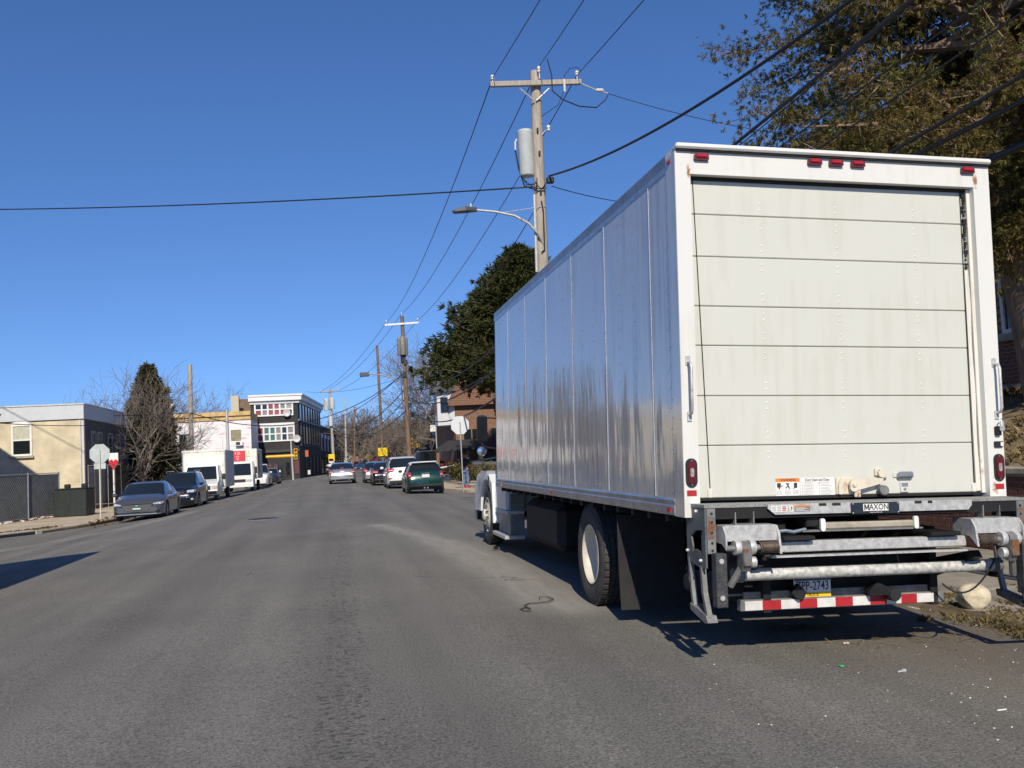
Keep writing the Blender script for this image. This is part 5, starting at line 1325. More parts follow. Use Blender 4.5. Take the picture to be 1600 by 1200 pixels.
# ------------------------------------------------------------------ vehicles
def paint(name, c, metal=.0, rough=.28): return mat(name, c, rough, metal, .04, 2, coat=.9)
HEADL = mat('headlamp_glass', (.55, .56, .58), .12, .2, .1, coat=.6)
TAILR = mat('tail_red', (.45, .015, .02), .2, 0, .1, coat=.6)
RIM = mat('alloy_rim', (.38, .38, .39), .3, .8, .1)
PLATE = mat('car_plate', (.62, .64, .62), .5, 0, .05)
STY = {
 'sedan': dict(zb=[(0,.60),(.02,.80),(.06,.90),(.2,.95),(.5,.93),(.74,.90),(.85,.80),(.96,.66),(1,.50)],
   zr=[(0,.60),(.025,.86),(.06,.98),(.15,1.02),(.34,1.38),(.46,1.45),(.56,1.43),(.62,1.38),(.78,.98),(.9,.86),(.97,.70),(1,.52)], rw=(.15,.335), ws=(.615,.78), sg=(.19,.73), pil=(.455,)),
 'hatch': dict(zb=[(0,.55),(.02,.80),(.05,.93),(.3,.95),(.6,.93),(.8,.90),(.95,.78),(1,.55)],
   zr=[(0,.55),(.02,.86),(.05,1.0),(.145,1.34),(.24,1.41),(.45,1.42),(.60,1.37),(.735,1.0),(.94,.86),(.98,.74),(1,.55)], rw=(.05,.145), ws=(.60,.735), sg=(.08,.70), pil=(.40,)),
 'suv': dict(zb=[(0,.6),(.012,.95),(.04,1.06),(.3,1.06),(.6,1.03),(.8,1.0),(.94,.86),(1,.60)],
   zr=[(0,.6),(.012,1.02),(.03,1.12),(.10,1.58),(.18,1.66),(.5,1.68),(.60,1.63),(.76,1.12),(.92,1.0),(.98,.82),(1,.6)], rw=(.03,.10), ws=(.60,.76), sg=(.06,.72), pil=(.25,.45)),
 'pickup': dict(zb=[(0,.7),(.01,1.02),(.3,1.04),(.6,1.06),(.78,1.10),(.95,1.0),(1,.7)],
   zr=[(0,.7),(.01,1.03),(.36,1.05),(.375,1.10),(.41,1.80),(.5,1.86),(.62,1.84),(.66,1.78),(.76,1.18),(.94,1.08),(.98,.9),(1,.7)], rw=(.375,.41), ws=(.66,.76), sg=(.39,.74), pil=(.55,)),
}
WPL = [(0,.80),(.02,.90),(.08,.97),(.3,1),(.7,1),(.88,.98),(.96,.90),(1,.76)]
WHEELS = {}
def car_wheel_meshes(r):
    if r in WHEELS: return WHEELS[r]
    ty = MB().lathe([(r*.66, .02), (r*.8, .0), (r*.94, .012), (r, .045), (r, .165), (r*.94, .198), (r*.66, .20)], (0, 0, 0), 'x', 24, close=True).mesh('tyre', TYRE, 40)
    rim = MB().lathe([(r*.67, .015), (r*.63, .02), (r*.60, .06), (r*.2, .05), (r*.15, .03), (0, .03)], (0, 0, 0), 'x', 20, cap=False)
    for k in range(5):
        T = Matrix.Rotation(2*math.pi*k/5, 4, 'X'); rim.box(.012, .05, -.03, .03, r*.12, r*.62, T)
    rim = rim.mesh('rim', RIM, 40); dk = MB().lathe([(r*.60, .045), (0, .046)], (0, 0, 0), 'x', 16, cap=False).mesh('brake_disc', BLACK)
    WHEELS[r] = (ty, rim, dk); return WHEELS[r]
def car(name, label, loc, rz, L, W, H, pm, style='sedan', roof_m=None, wheel_r=.33, group=None, cat='car', trim=None, wheelbase=.58):
    S = STY[style]; href = max(z for _, z in S['zr']); kz = H/href
    t_ = thing(name, label, cat, loc, rz, group)
    yw = (L*(.5-wheelbase/2-.015), L*(.5+wheelbase/2-.015)); ts = sorted(set([round(float(x), 4) for x in np.linspace(0, 1, 49)] + [round(min(1, max(0, (y+dy)/L)), 4) for y in yw for dy in np.linspace(-.46, .46, 17)] + [S['rw'][0], S['rw'][1], S['ws'][0], S['ws'][1], S['sg'][0], S['sg'][1]] + [p+q for p in S['pil'] for q in (-.01, .01)]))
    Ra = wheel_r+.065; rings = []
    for t in ts:
        y = (t-.5)*L; zb = lerp_pts(S['zb'], t)*kz; zr = max(lerp_pts(S['zr'], t)*kz, zb+.005); w = smooth_pts(WPL, t)*W/2
        zs = lerp_pts([(0,.42),(.025,.30),(.1,.21),(.9,.19),(.97,.22),(1,.34)], t); zm = 0
        for q in yw:
            dy = abs((t*L)-q)
            if dy < Ra: zm = max(zm, wheel_r+math.sqrt(Ra*Ra-dy*dy)*.98)
        c = min(1, max(0, (zr-zb)/(H*.30)))
        z1 = max(zs, zm); z2 = max(zs+.06, zm+.012); z3 = max((zs+zb)*.52, zm+.04); z4 = max(zb-.07, z3+.02); z5 = max(zb, z4+.02)
        r = [(0, y, max(zs+.02, zm)), (.90*w, y, z1), (.985*w, y, z2), (w, y, z3), (.985*w, y, z4), (.945*w, y, z5)]
        if c > .12: r += [(w*(.94-.20*c), y, max(zr-.075, z5+.01)), (w*(.70-.06*c), y, zr-.012), (0, y, zr)]
        else: r += [(w*.86, y, z5+(max(zr, z5)-z5)*.55+.006), (w*.5, y, max(zr, z5)+.008), (0, y, max(zr, z5)+.012)]
        rings.append(r)
    parts = {}
    def put(key, quad): parts.setdefault(key, MB()).face(quad)
    for i in range(len(ts)-1):
        a, b = rings[i], rings[i+1]; t0, t1 = ts[i], ts[i+1]; tm = (t0+t1)/2
        for j in range(8):
            key = 'body'
            if j == 5 and S['sg'][0] <= tm <= S['sg'][1] and not any(abs(tm-p) < .0105 for p in S['pil']): key = 'side_window'
            if j in (6, 7):
                if S['rw'][0] < tm < S['rw'][1]: key = 'rear_window'
                elif S['ws'][0] < tm < S['ws'][1]: key = 'windscreen'
                elif roof_m and S['rw'][1] <= tm <= S['ws'][0]: key = 'roof'
            for sgn in (1, -1):
                k2 = key + ('_l' if (key == 'side_window' and sgn < 0) else '')
                q = [(sgn*p[0], p[1], p[2]) for p in (a[j], b[j], b[j+1], a[j+1])]
                put(k2, q if sgn > 0 else q[::-1])
    for R__ in (rings[0], rings[-1]):
        pts = [(p[0], p[1], p[2]) for p in R__] + [(-p[0], p[1], p[2]) for p in reversed(R__[1:-1])]
        put('body', pts)
    for k, mb in parts.items():
        bmx = mb.mesh(k, {'body': pm, 'roof': roof_m}.get(k, GLASS), None, False)
        bm = bmesh.new(); bm.from_mesh(bmx); bmesh.ops.remove_doubles(bm, verts=bm.verts[:], dist=.0008); bmesh.ops.recalc_face_normals(bm, faces=bm.faces[:]); bm.to_mesh(bmx); bm.free()
        bmx.polygons.foreach_set('use_smooth', [True]*len(bmx.polygons)); bmx.set_sharp_from_angle(angle=R_(38))
        o = bpy.data.objects.new('side_window' if k == 'side_window_l' else k, bmx); COL.objects.link(o); o.parent = t_
    MB().box(-W*.40, W*.40, -L*.44, L*.44, .19, .45).build('underbody', BLACK, t_)
    ty, rim, dk = car_wheel_meshes(wheel_r)
    for y in yw:
        for s in (-1, 1):
            e = inst(ty, 'wheel', t_, (s*(W/2-.012), y-L/2, wheel_r), (0, 0, 0 if s < 0 else math.pi)); inst(rim, 'rim', e); inst(dk, 'brake_disc', e)
    for s in (-1, 1):   # door mirrors
        ym = (S['ws'][1]-.035-.5)*L; zz = lerp_pts(S['zb'], .7)*kz
        o = MB().bbox(*sorted((s*(W/2-.02), s*(W/2+.17))), ym-.05, ym+.06, zz+.02, zz+.15, .04).build('mirror', trim or pm, t_)
    return t_
def add(t_, name, mb, m, **kw): return mb.build(name, m, t_, **kw)
def rear_kit(t_, L, W, zl, hl, wl_, zp, trim=BLACK, bump=True, depth=.12, y0=None, lens=TAILR):
    y = -L/2 if y0 is None else y0
    for s in (-1, 1):
        o = add(t_, 'tail_lamp', MB().bbox(*sorted((s*(W/2-.03), s*(W/2-.03-wl_))), y+.02, y+.02+depth+.12, zl-hl/2, zl+hl/2, .03), lens)
        add(t_, 'reverse_lamp', MB().bbox(*sorted((s*(W/2-.08), s*(W/2-.03-wl_+.03))), y+.01, y+.022, zl-hl*.18, zl+hl*.1, .004), HEADL)
    add(t_, 'licence_plate', MB().bbox(-.155, .155, y-.012, y+.02, zp-.08, zp+.08, .005), PLATE)
    if bump: add(t_, 'bumper', MB().bbox(-W*.43, W*.43, y-.035, y+.2, .30, .46, .04), trim)
    for s in (-1, 1): add(t_, 'exhaust', MB().lathe([(.035, 0), (.035, .2), (.0, .2)], (s*W*.25, y+.0, .27), 'y', 10), CHROME)
# --- left kerb, facing the camera
ACC = paint('paint_steel_grey', (.13, .135, .145), .6, .3)
zL_ = gz(-7.35)
a_ = car('sedan', 'grey sedan parked first at the left corner, facing the camera', (-7.32, 38.6, gz(-7.32)-.02), math.pi+.015, 4.85, 1.86, 1.45, ACC, 'sedan', group='cars parked along the left kerb')
y = 2.425
add(a_, 'grille', MB().hull([(-.55, y-.10, .64), (.55, y-.10, .64), (-.60, y-.06, .56), (.60, y-.06, .56), (-.38, y+.015, .40), (.38, y+.015, .40), (-.55, y-.02, .62), (.55, y-.02, .62)]), BLACK)
add(a_, 'chrome_strip', MB().hull([(-.62, y-.12, .655), (.62, y-.12, .655), (-.62, y-.10, .625), (.62, y-.10, .625), (-.4, y-.02, .64), (.4, y-.02, .64)]), ACC)
add(a_, 'emblem', MB().bbox(-.07, .07, y-.02, y+.02, .54, .63, .02), CHROME)
pl_ = add(a_, 'front_plate', MB().bbox(-.16, .16, y+.0, y+.03, .43, .55, .006), mat('green_plate', (.03, .10, .06), .5)); MB().box(-.14, .14, y+.0305, y+.0315, .455, .50).build('plate_print', PLATE, pl_)
for s in (-1, 1):
    add(a_, 'headlamp', MB().hull([(s*.88, y-.42, .70), (s*.90, y-.40, .63), (s*.56, y-.07, .65), (s*.56, y-.08, .59), (s*.82, y-.17, .60), (s*.80, y-.20, .69)]), HEADL)
    add(a_, 'fog_lamp', MB().bbox(*sorted((s*.55, s*.80)), y-.14, y-.015, .33, .41, .03), BLACK)
add(a_, 'splitter', MB().hull([(-.8, y-.1, .24), (.8, y-.1, .24), (-.7, y+.01, .25), (.7, y+.01, .25), (-.7, y+.01, .29), (.7, y+.01, .29), (-.85, y-.14, .28), (.85, y-.14, .28)]), CHROME)
SUVB = paint('paint_navy', (.012, .016, .028), .3, .25)
a_ = car('suv', 'dark navy crossover parked behind the grey sedan with roof rails', (-7.25, 46.4, gz(-7.25)-.02), math.pi, 4.8, 1.9, 1.72, SUVB, 'suv', wheel_r=.36, group='cars parked along the left kerb')
y = 2.4
for s in (-1, 1):
    add(a_, 'headlamp', MB().hull([(s*.90, y-.40, .92), (s*.92, y-.40, .82), (s*.55, y-.10, .88), (s*.56, y-.07, .78), (s*.85, y-.16, .78), (s*.84, y-.2, .90)]), HEADL)
    add(a_, 'fog_lamp', MB().bbox(*sorted((s*.62, s*.84)), y-.14, y+.0, .42, .52, .03), HEADL)
    add(a_, 'roof_rail', MB().tube([(s*.62, -1.6, 1.70), (s*.62, -1.5, 1.765), (s*.62, .4, 1.765), (s*.62, .55, 1.70)], .022, 6), RIM)
add(a_, 'grille', MB().bbox(-.5, .5, y-.12, y-.01, .62, .88, .05), BLACK)
add(a_, 'front_plate', MB().bbox(-.16, .16, y-.02, y+.015, .45, .56, .006), PLATE)
# --- box vans
BOXW = rust_paint('van_box_white', (.62, .62, .58), [], .5, .28); VANW = mat('van_white', (.72, .73, .71), .3, 0, .05, 3, coat=.3)
def van_wheels(t_, r, W, ys):
    ty, rim, dk = car_wheel_meshes(r)
    for yy in ys:
        for s in (-1, 1): e = inst(ty, 'wheel', t_, (s*(W/2-.01), yy, r), (0, 0, 0 if s < 0 else math.pi)); inst(rim, 'rim', e); inst(dk, 'brake_disc', e)
def box_van(label, loc, rz, boxL=4.3, boxH=2.85, group='box vans parked along the left kerb'):
    t_ = thing('box_van', label, 'van', loc, rz, group)
    # origin at the front bumper, +y forward
    add(t_, 'cargo_box', MB().bbox(-1.16, 1.16, -2.55-boxL, -2.45, .72, boxH, .05), BOXW)
    add(t_, 'box_front_trim', MB().bbox(-1.175, 1.175, -2.50, -2.42, boxH-.12, boxH+.02, .03), BOXW)
    for s in (-1, 1): add(t_, 'corner_post', MB().bbox(*sorted((s*1.10, s*1.175)), -2.52, -2.43, .72, boxH-.12, .02), ALUR)
    # cab: nose, windscreen, roof
    def cabsec(poly, x0, x1): return MB().prism(poly, 0, x0, x1)
    add(t_, 'cab_body', cabsec([(-2.44, .42), (-2.44, 1.22), (-1.05, 1.20), (-.62, 1.12), (-.12, .98), (-.03, .86), (-.03, .50), (-.2, .42)], -.97, .97), VANW)
    cab = MB().hull([(sx*.95, -2.44, 1.2) for sx in (-1, 1)] + [(sx*.95, -1.02, 1.2) for sx in (-1, 1)] + [(sx*.84, -2.44, 1.98) for sx in (-1, 1)] + [(sx*.82, -1.68, 1.99) for sx in (-1, 1)])
    add(t_, 'cab_roof', cab, VANW)
    add(t_, 'windscreen', MB().hull([(-.84, -1.00, 1.24), (.84, -1.00, 1.24), (-.74, -1.60, 1.93), (.74, -1.60, 1.93), (-.84, -1.04, 1.22), (.84, -1.04, 1.22), (-.74, -1.70, 1.93), (.74, -1.70, 1.93)]), GLASS)
    for s in (-1, 1):
        add(t_, 'side_window', MB().hull([(s*.955, -2.2, 1.26), (s*.955, -1.2, 1.26), (s*.87, -1.72, 1.86), (s*.87, -2.2, 1.86), (s*.9, -2.2, 1.26), (s*.9, -1.2, 1.26), (s*.82, -1.72, 1.86)]), GLASS)
        add(t_, 'headlamp', MB().bbox(*sorted((s*.66, s*.93)), -.16, -.015, .70, .90, .02), HEADL)
        add(t_, 'turn_lamp', MB().bbox(*sorted((s*.88, s*.965)), -.22, -.02, .70, .90, .02), mat('amber_lens', (.7, .25, .02), .25))
        o = add(t_, 'mirror', MB().bbox(*sorted((s*1.10, s*1.28)), -1.25, -1.16, 1.18, 1.50, .03), BLACK); MB().tube([(s*.96, -1.2, 1.3), (s*1.12, -1.2, 1.3)], .015, 5).build('mirror_arm', BLACK, o)
    g = add(t_, 'grille', MB().bbox(-.62, .62, -.10, -.012, .66, .90, .02), BLACK)
    for k in range(3): MB().box(-.60, .60, -.012, .0, .69+k*.075, .715+k*.075).build('grille_bar', CHROME, g)
    add(t_, 'bumper', MB().bbox(-.98, .98, -.25, .06, .40, .62, .04), CHROME)
    add(t_, 'chassis', MB().box(-.45, .45, -2.5-boxL, -.3, .45, .72), CH)
    van_wheels(t_, .38, 1.9, (-.72,)); van_wheels(t_, .38, 2.1, (-2.4-boxL*.62,))
    return t_
box_van('white cab-and-box delivery van with grimy box front, parked third from the corner', (-7.2, 51.2, gz(-7.2)-.02), math.pi)
def cabover(label, loc, rz, sign=True):
    t_ = thing('cab_over_truck', label, 'truck', loc, rz, 'box vans parked along the left kerb')
    add(t_, 'cargo_box', MB().bbox(-1.15, 1.15, -6.3, -1.85, .85, 2.95, .05), BOXW)
    add(t_, 'rusty_side', MB().box(-1.153, -1.151, -3.6, -2.2, 1.2, 2.6), mat('plywood_patch', (.40, .24, .12), .8, 0, .3, 3), label='brown plywood patch on the box side')
    add(t_, 'cab_body', MB().hull([(sx*.98, -1.75, .45) for sx in (-1, 1)] + [(sx*.98, -.02, .45) for sx in (-1, 1)] + [(sx*.98, -.05, 1.15) for sx in (-1, 1)] + [(sx*.98, -1.75, 1.2) for sx in (-1, 1)] + [(sx*.9, -.55, 2.05) for sx in (-1, 1)] + [(sx*.9, -1.75, 2.08) for sx in (-1, 1)]), VANW)
    add(t_, 'windscreen', MB().hull([(-.86, -.07, 1.18), (.86, -.07, 1.18), (-.80, -.50, 1.95), (.80, -.50, 1.95), (-.86, -.02, 1.18), (.86, -.02, 1.18), (-.80, -.46, 1.95), (.80, -.46, 1.95)]), GLASS)
    for s in (-1, 1):
        add(t_, 'side_window', MB().hull([(s*.985, -1.4, 1.22), (s*.985, -.3, 1.2), (s*.92, -.62, 1.9), (s*.92, -1.4, 1.92), (s*.9, -1.4, 1.22), (s*.9, -.3, 1.2)]), GLASS)
        add(t_, 'headlamp', MB().bbox(*sorted((s*.55, s*.92)), -.06, .0, .72, .88, .02), HEADL)
        add(t_, 'mirror', MB().bbox(*sorted((s*1.08, s*1.25)), -.3, -.2, 1.25, 1.7, .03), BLACK)
    add(t_, 'grille', MB().bbox(-.5, .5, -.04, .0, .70, .90, .02), BLACK)
    add(t_, 'bumper', MB().bbox(-1.0, 1.0, -.2, .05, .36, .60, .03), VANW)
    add(t_, 'chassis', MB().box(-.45, .45, -6.2, -.3, .5, .85), CH)
    van_wheels(t_, .39, 1.95, (-.85,)); van_wheels(t_, .39, 2.1, (-4.6,))
    if sign:
        REDS = mat('menu_red', (.55, .03, .05), .5); o = add(t_, 'red_sign', MB().box(-.35, .68, -1.84, -1.80, 2.15, 2.85), REDS)
        MB().box(-.62, -.36, -1.84, -1.80, 2.45, 2.85).build('cream_sign', mat('sign_cream', (.66, .62, .42), .6, 0, .2, 14), o)
        for k, (zz, s_) in enumerate(((2.70, .20), (2.46, .13), (2.30, .13))):
            text_mb(['|| ||||', '||| |||', '||||'][k], s_, Matrix(((-1,0,0,.16),(0,0,1,-1.797),(0,1,0,zz),(0,0,0,1)))).build('sign_marks', DEC, o, fix=False)
    return t_
cabover('white cab-over box truck with red sign above its cab, behind the delivery van', (-6.45, 64.0, gz(-6.45)), math.pi)
WP = paint('paint_white', (.72, .73, .72))
a_ = car('pickup_truck', 'white pickup mostly hidden behind the cab-over truck', (-6.1, 76.5, gz(-6.1)), math.pi, 5.4, 1.95, 1.86, WP, 'pickup', wheel_r=.38, group='cars parked along the left kerb', cat='pickup')
a_ = car('sedan', 'small dark car last in the left row, near the side street', (-5.7, 83.5, gz(-5.7)), math.pi, 4.4, 1.76, 1.44, paint('paint_charcoal', (.03, .032, .035), .3), 'sedan', group='cars parked along the left kerb')
# the van parked left of the camera whose shadow falls into the picture
bv = box_van('white box van parked at the near left kerb, throwing its shadow across the road', (-6.74, 7.8, gz(-6.7)), math.pi, 5.6, 3.8)
# --- traffic and right kerb, seen from behind
SILV = paint('paint_silver', (.42, .43, .44), .6, .28)
a_ = car('sedan', 'silver sedan driving away in the middle of the street', (.42, 65.5, gz(.42)), 0, 4.6, 1.82, 1.45, SILV, 'sedan')
rear_kit(a_, 4.6, 1.82, .80, .17, .34, .80, SILV); add(a_, 'brake_lamp', MB().bbox(-.12, .12, -1.5, -1.4, 1.06, 1.10, .01), TAILR)
MINI = paint('paint_green', (.006, .045, .035), .25, .2)
a_ = car('hatchback', 'dark green small hatchback with white roof parked by the right stop sign', (3.86, 42.2, gz(3.86)), 0, 3.75, 1.70, 1.43, MINI, 'hatch', roof_m=mat('roof_white', (.68, .69, .68), .3), wheel_r=.31, group='cars parked along the right kerb', trim=BLACK)
L_, y = 3.75, -1.875
for s in (-1, 1):
    o = add(a_, 'tail_lamp', MB().hull([(s*.63, y+.05, .98), (s*.75, y+.14, .97), (s*.64, y+.0, .70), (s*.77, y+.10, .70), (s*.63, y+.3, .98), (s*.78, y+.3, .70), (s*.76, y+.3, .97), (s*.64, y+.2, .70)]), TAILR)
    MB().bbox(*sorted((s*.655, s*.735)), y+.01, y+.06, .80, .86, .01).build('reverse_lamp', HEADL, o)
    add(a_, 'exhaust', MB().lathe([(.04, 0), (.04, .15), (0, .15)], (s*.07, y-.01, .27), 'y', 10), CHROME)
add(a_, 'licence_plate', MB().bbox(-.17, .17, y-.015, y+.03, .72, .86, .006), PLATE)
add(a_, 'bumper', MB().bbox(-.76, .76, y-.04, y+.25, .30, .44, .05), BLACK)
add(a_, 'chrome_handle', MB().bbox(-.22, .22, y-.01, y+.05, .90, .93, .01), CHROME)
add(a_, 'spoiler', MB().bbox(-.55, .55, y+.38, y+.66, 1.37, 1.42, .02), mat('roof_white', (.68, .69, .68)))
add(a_, 'wiper', MB().tube([(-.1, y+.18, 1.03), (.25, y+.35, 1.12)], .012, 4), BLACK)
a_ = car('suv', 'white crossover parked right in front of the green hatchback', (3.52, 50.6, gz(3.5)), 0, 4.52, 1.84, 1.70, WP, 'suv', wheel_r=.35, group='cars parked along the right kerb')
rear_kit(a_, 4.52, 1.84, 1.00, .20, .36, .74, BLACK, depth=.1); add(a_, 'lower_reflector', MB().bbox(-.85, -.65, -2.29, -2.2, .55, .60, .01), TAILR)
a_ = car('sedan', 'black sedan parked ahead of the white crossover', (3.0, 57.6, gz(3.0)), 0, 4.5, 1.80, 1.45, paint('paint_black', (.012, .013, .015), .3, .2), 'sedan', group='cars parked along the right kerb')
rear_kit(a_, 4.5, 1.80, .84, .16, .36, .62, BLACK)
a_ = car('sedan', 'pale silver sedan parked farthest ahead in the right row', (2.72, 64.5, gz(2.7)), 0, 4.5, 1.78, 1.46, SILV, 'sedan', group='cars parked along the right kerb')
rear_kit(a_, 4.5, 1.78, .86, .22, .26, .62, SILV)
a_ = car('pickup_truck', 'dark red pickup standing on the lot behind the parked hatchback', (6.9, 70, .12), math.pi*.02, 5.4, 1.95, 1.92, paint('paint_maroon', (.10, .02, .022), .3), 'pickup', wheel_r=.38, cat='pickup')
a_ = car('sedan', 'far blue car coming up the street', (3.7, 150, gz(3.7, 150)), math.pi, 4.4, 1.8, 1.48, paint('paint_blue', (.02, .06, .16), .3), 'sedan', group='far cars on the street')
a_ = car('suv', 'far black car beside the blue one', (5.3, 157, gz(5.3, 157)), math.pi, 4.6, 1.9, 1.68, paint('paint_black', (.012, .013, .015), .3), 'suv', wheel_r=.35, group='far cars on the street')
# ------------------------------------------------------------------ left corner: tan building, fence, signs
def win_front(parent, x0, x1, y, z0, z1, fw=.08, fm=None, cols=1, rows=2, panes=None, sill=None, depth=.06, bar=.04):
    """window in a wall facing -Y (towards the camera)"""
    fm = fm or WHITE_PAINT; w = MB()
    w.box(x0, x0+fw, y-depth, y, z0, z1).box(x1-fw, x1, y-depth, y, z0, z1).box(x0+fw, x1-fw, y-depth, y, z1-fw, z1).box(x0+fw, x1-fw, y-depth, y, z0, z0+fw)
    cw = (x1-x0-2*fw)/cols; rh = (z1-z0-2*fw)/rows
    for c in range(1, cols): w.box(x0+fw+c*cw-bar, x0+fw+c*cw+bar, y-depth+.004, y, z0+fw, z1-fw)
    for r in range(1, rows): w.box(x0+fw, x1-fw, y-depth+.01, y, z0+fw+r*rh-bar*.8, z0+fw+r*rh+bar*.8)
    o = w.build('window', fm, parent)
    for c in range(cols):
        for r in range(rows):
            m = GLASS if panes is None else panes[(c+r*cols) % len(panes)]
            MB().box(x0+fw+c*cw+.002, x0+fw+(c+1)*cw-.002, y-.02, y-.006, z0+fw+r*rh+.002, z0+fw+(r+1)*rh-.002).build('pane', m, o)
    if sill: MB().box(x0-.08, x1+.08, y-.14, y-.002, z0-.12, z0-.004).build('sill', sill, o)
    return o
STUCCO = mat('tan_stucco', (.56, .49, .345), .92, 0, .2, .9, .3, 30, detail=9)
FASCIA = mat('fascia_grey', (.52, .55, .58), .5, 0, .05)
TBy = 51.3; TBx = atY(131, 790, TBy).x
tz = -.25
tan = thing('corner_building', 'two-storey tan stucco corner building with pale fascia and roll-down shutter', 'building', (TBx, TBy, tz))
Hb = atY(131, 632, TBy).z-tz
MB().box(-11, 0, 0, 10.5, -.3, Hb-.75).build('wall', STUCCO, tan)
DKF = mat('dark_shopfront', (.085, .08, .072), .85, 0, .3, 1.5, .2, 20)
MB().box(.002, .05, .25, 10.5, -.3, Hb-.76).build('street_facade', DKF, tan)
MB().box(.0, .07, .0, .24, -.3, Hb-.76).build('corner_trim', mat('trim_pale', (.55, .55, .52), .6), tan)
MB().box(-11.1, .10, -.10, 10.6, Hb-.74, Hb).build('fascia', FASCIA, tan)
MB().box(-11.14, .15, -.14, 10.64, Hb+.002, Hb+.07).build('roof_edge', mat('trim_pale', (.55, .55, .52)), tan)
wx = atY(18, 680, TBy).x-TBx
o = win_front(tan, wx, wx+.98, -.004, 3.0, 4.62, .09, WHITE_PAINT, 1, 2, [GLASS, mat('blind_cream', (.45, .45, .36), .6, 0, .1)], KERB)
arc = [(wx+.49+.53*math.cos(a), 4.62+.18*math.sin(a)) for a in np.linspace(0, math.pi, 9)]
MB().prism([(float(a), float(b)) for a, b in arc], 1, -.07, -.008).build('arch_head', WHITE_PAINT, o)
MB().box(-2.1, -.3, -.012, -.002, .35, 1.05).build('plaster_patch', mat('patch_beige', (.52, .40, .26), .9), tan)
# upper windows and shutter on the street side
for y0 in (1.4, 2.75, 5.2, 7.2): sash_window(tan, .052, y0, y0+1.0, 2.5, 4.2, 1, .09, mat('trim_grey', (.30, .31, .31), .7))
sh = MB()
MB().box(.052, .11, .7, 4.2, 1.95, 2.25).build('shutter_hood', mat('shutter_grey', (.24, .245, .25), .5, .3), tan)
z = -.05
so = MB().box(.0515, .06, .7, 4.2, -.2, 1.95).build('roll_shutter', BLACK, tan)
while z < 1.93: MB().prism([(.061, z), (.09, z+.03), (.085, z+.07), (.061, z+.085)], 1, .72, 4.18).build('shutter_slat', mat('shutter_grey', (.24, .245, .25)), so); z += .088
MB().box(.052, .10, 5.0, 6.1, -.2, 1.9).build('door', mat('door_black', (.02, .02, .02), .5), tan)
MB().box(.052, .35, 6.6, 10.3, 1.95, 2.3).build('shop_sign', mat('sign_dark', (.06, .055, .05), .7), tan)
MB().tube([(-.1, -.03, 0), (-.1, -.03, Hb-.8)], .045, 8).build('downpipe', mat('trim_pale', (.55, .55, .52)), tan)
# red heart shaped sign hung on a white panel beside it
hs_ = thing('heart_sign', 'small red heart sign on a white board beside the tan building', 'sign', (atY(171, 727, 53).x, 53, tz))
MB().bbox(.17, .27, -.03, .03, 0, 2.75, .01).build('board', WHITE_PAINT, hs_)
MB().bbox(-.02, .46, -.028, .028, 2.5, 2.95, .01).build('head_board', WHITE_PAINT, hs_)
hp = [(.0+.52*.45*(16*math.sin(t)**3)/16+.22, 2.35+.028*(13*math.cos(t)-5*math.cos(2*t)-2*math.cos(3*t)-math.cos(4*t))*.75) for t in np.linspace(0, 2*math.pi, 28, endpoint=False)]
MB().prism([(float(a), float(b)) for a, b in hp], 1, -.05, -.031).build('heart', mat('heart_red', (.50, .015, .03), .4), hs_)
# chain-link fence with dark screen
fz = -.24
f0, f1 = atZ(-75, 829, fz), atZ(93, 806, fz)
fen = thing('chain_link_fence', 'chain-link fence with grey posts and dark privacy screen at the left edge', 'fence', f0, math.atan2(f1.y-f0.y, f1.x-f0.x))
FL = (f1-f0).length; FH = 2.0
FP = mat('fence_post', (.42, .43, .42), .5, .5, .1); SCR = mat('privacy_screen', (.10, .105, .10), .9, 0, .3, 2.5, .1, 80)
npst = 4
for k in range(npst): MB().tube([(FL*k/(npst-1), 0, -.1), (FL*k/(npst-1), 0, FH+.05)], .035, 8).build('post', FP, fen)
for zz in (FH, .08): MB().tube([(0, 0, zz), (FL, 0, zz)], .022, 6).build('rail', FP, fen)
MB().box(0, FL, .03, .036, .04, FH-.05).build('screen', SCR, fen)
wm = MB()
for k in range(int(FL/.16)):
    for s in (-1, 1):
        x = k*.16; x2 = x+s*FH*.9
        x2c = min(max(x2, 0), FL); zt = FH*(x2c-x)/(x2-x) if abs(x2-x) > 1e-6 else FH
        wm.tube([(x, -.01, .04), (x2c, -.01, zt)], .004, 3, cap=False)
wm.build('wire_mesh', FP, fen, fix=False, kind='stuff')
# second, inner fence above the utility box
fe2 = thing('metal_railing', 'rusty metal railing panel between the fence and the tan building', 'railing', (atZ(93, 806, fz).x+.1, TBy-.3, fz))
for k in range(6): MB().tube([(k*.32, 0, 0), (k*.32, 0, 2.35-.02*k)], .014, 5).build('bar', RUST if k % 3 else FP, fe2)
for zz in (.3, 2.3): MB().tube([(0, 0, zz), (1.6, 0, zz-.02)], .025, 5).build('rail', RUST, fe2)
# dark metal cabinet
bx_ = thing('metal_cabinet', 'large dark green metal cabinet standing on the pavement before the tan building', 'cabinet', tuple(atZ(117, 806, ZL)), -.12)
CAB = mat('cabinet_dark', (.018, .024, .022), .5, .1, .2)
MB().bbox(-.72, .72, -.5, .5, 0, 1.22, .03).build('cabinet_body', CAB, bx_); MB().bbox(-.75, .75, -.53, .53, 1.222, 1.27, .02).build('lid', CAB, bx_)
MB().box(-.01, .01, -.512, -.5, .08, 1.16).build('door_gap', BLACK, bx_)
for x in (-.3, .45): MB().bbox(x-.12, x+.12, -.1, .1, 1.272, 1.45, .03).build('vent_cap', BLACK, bx_)
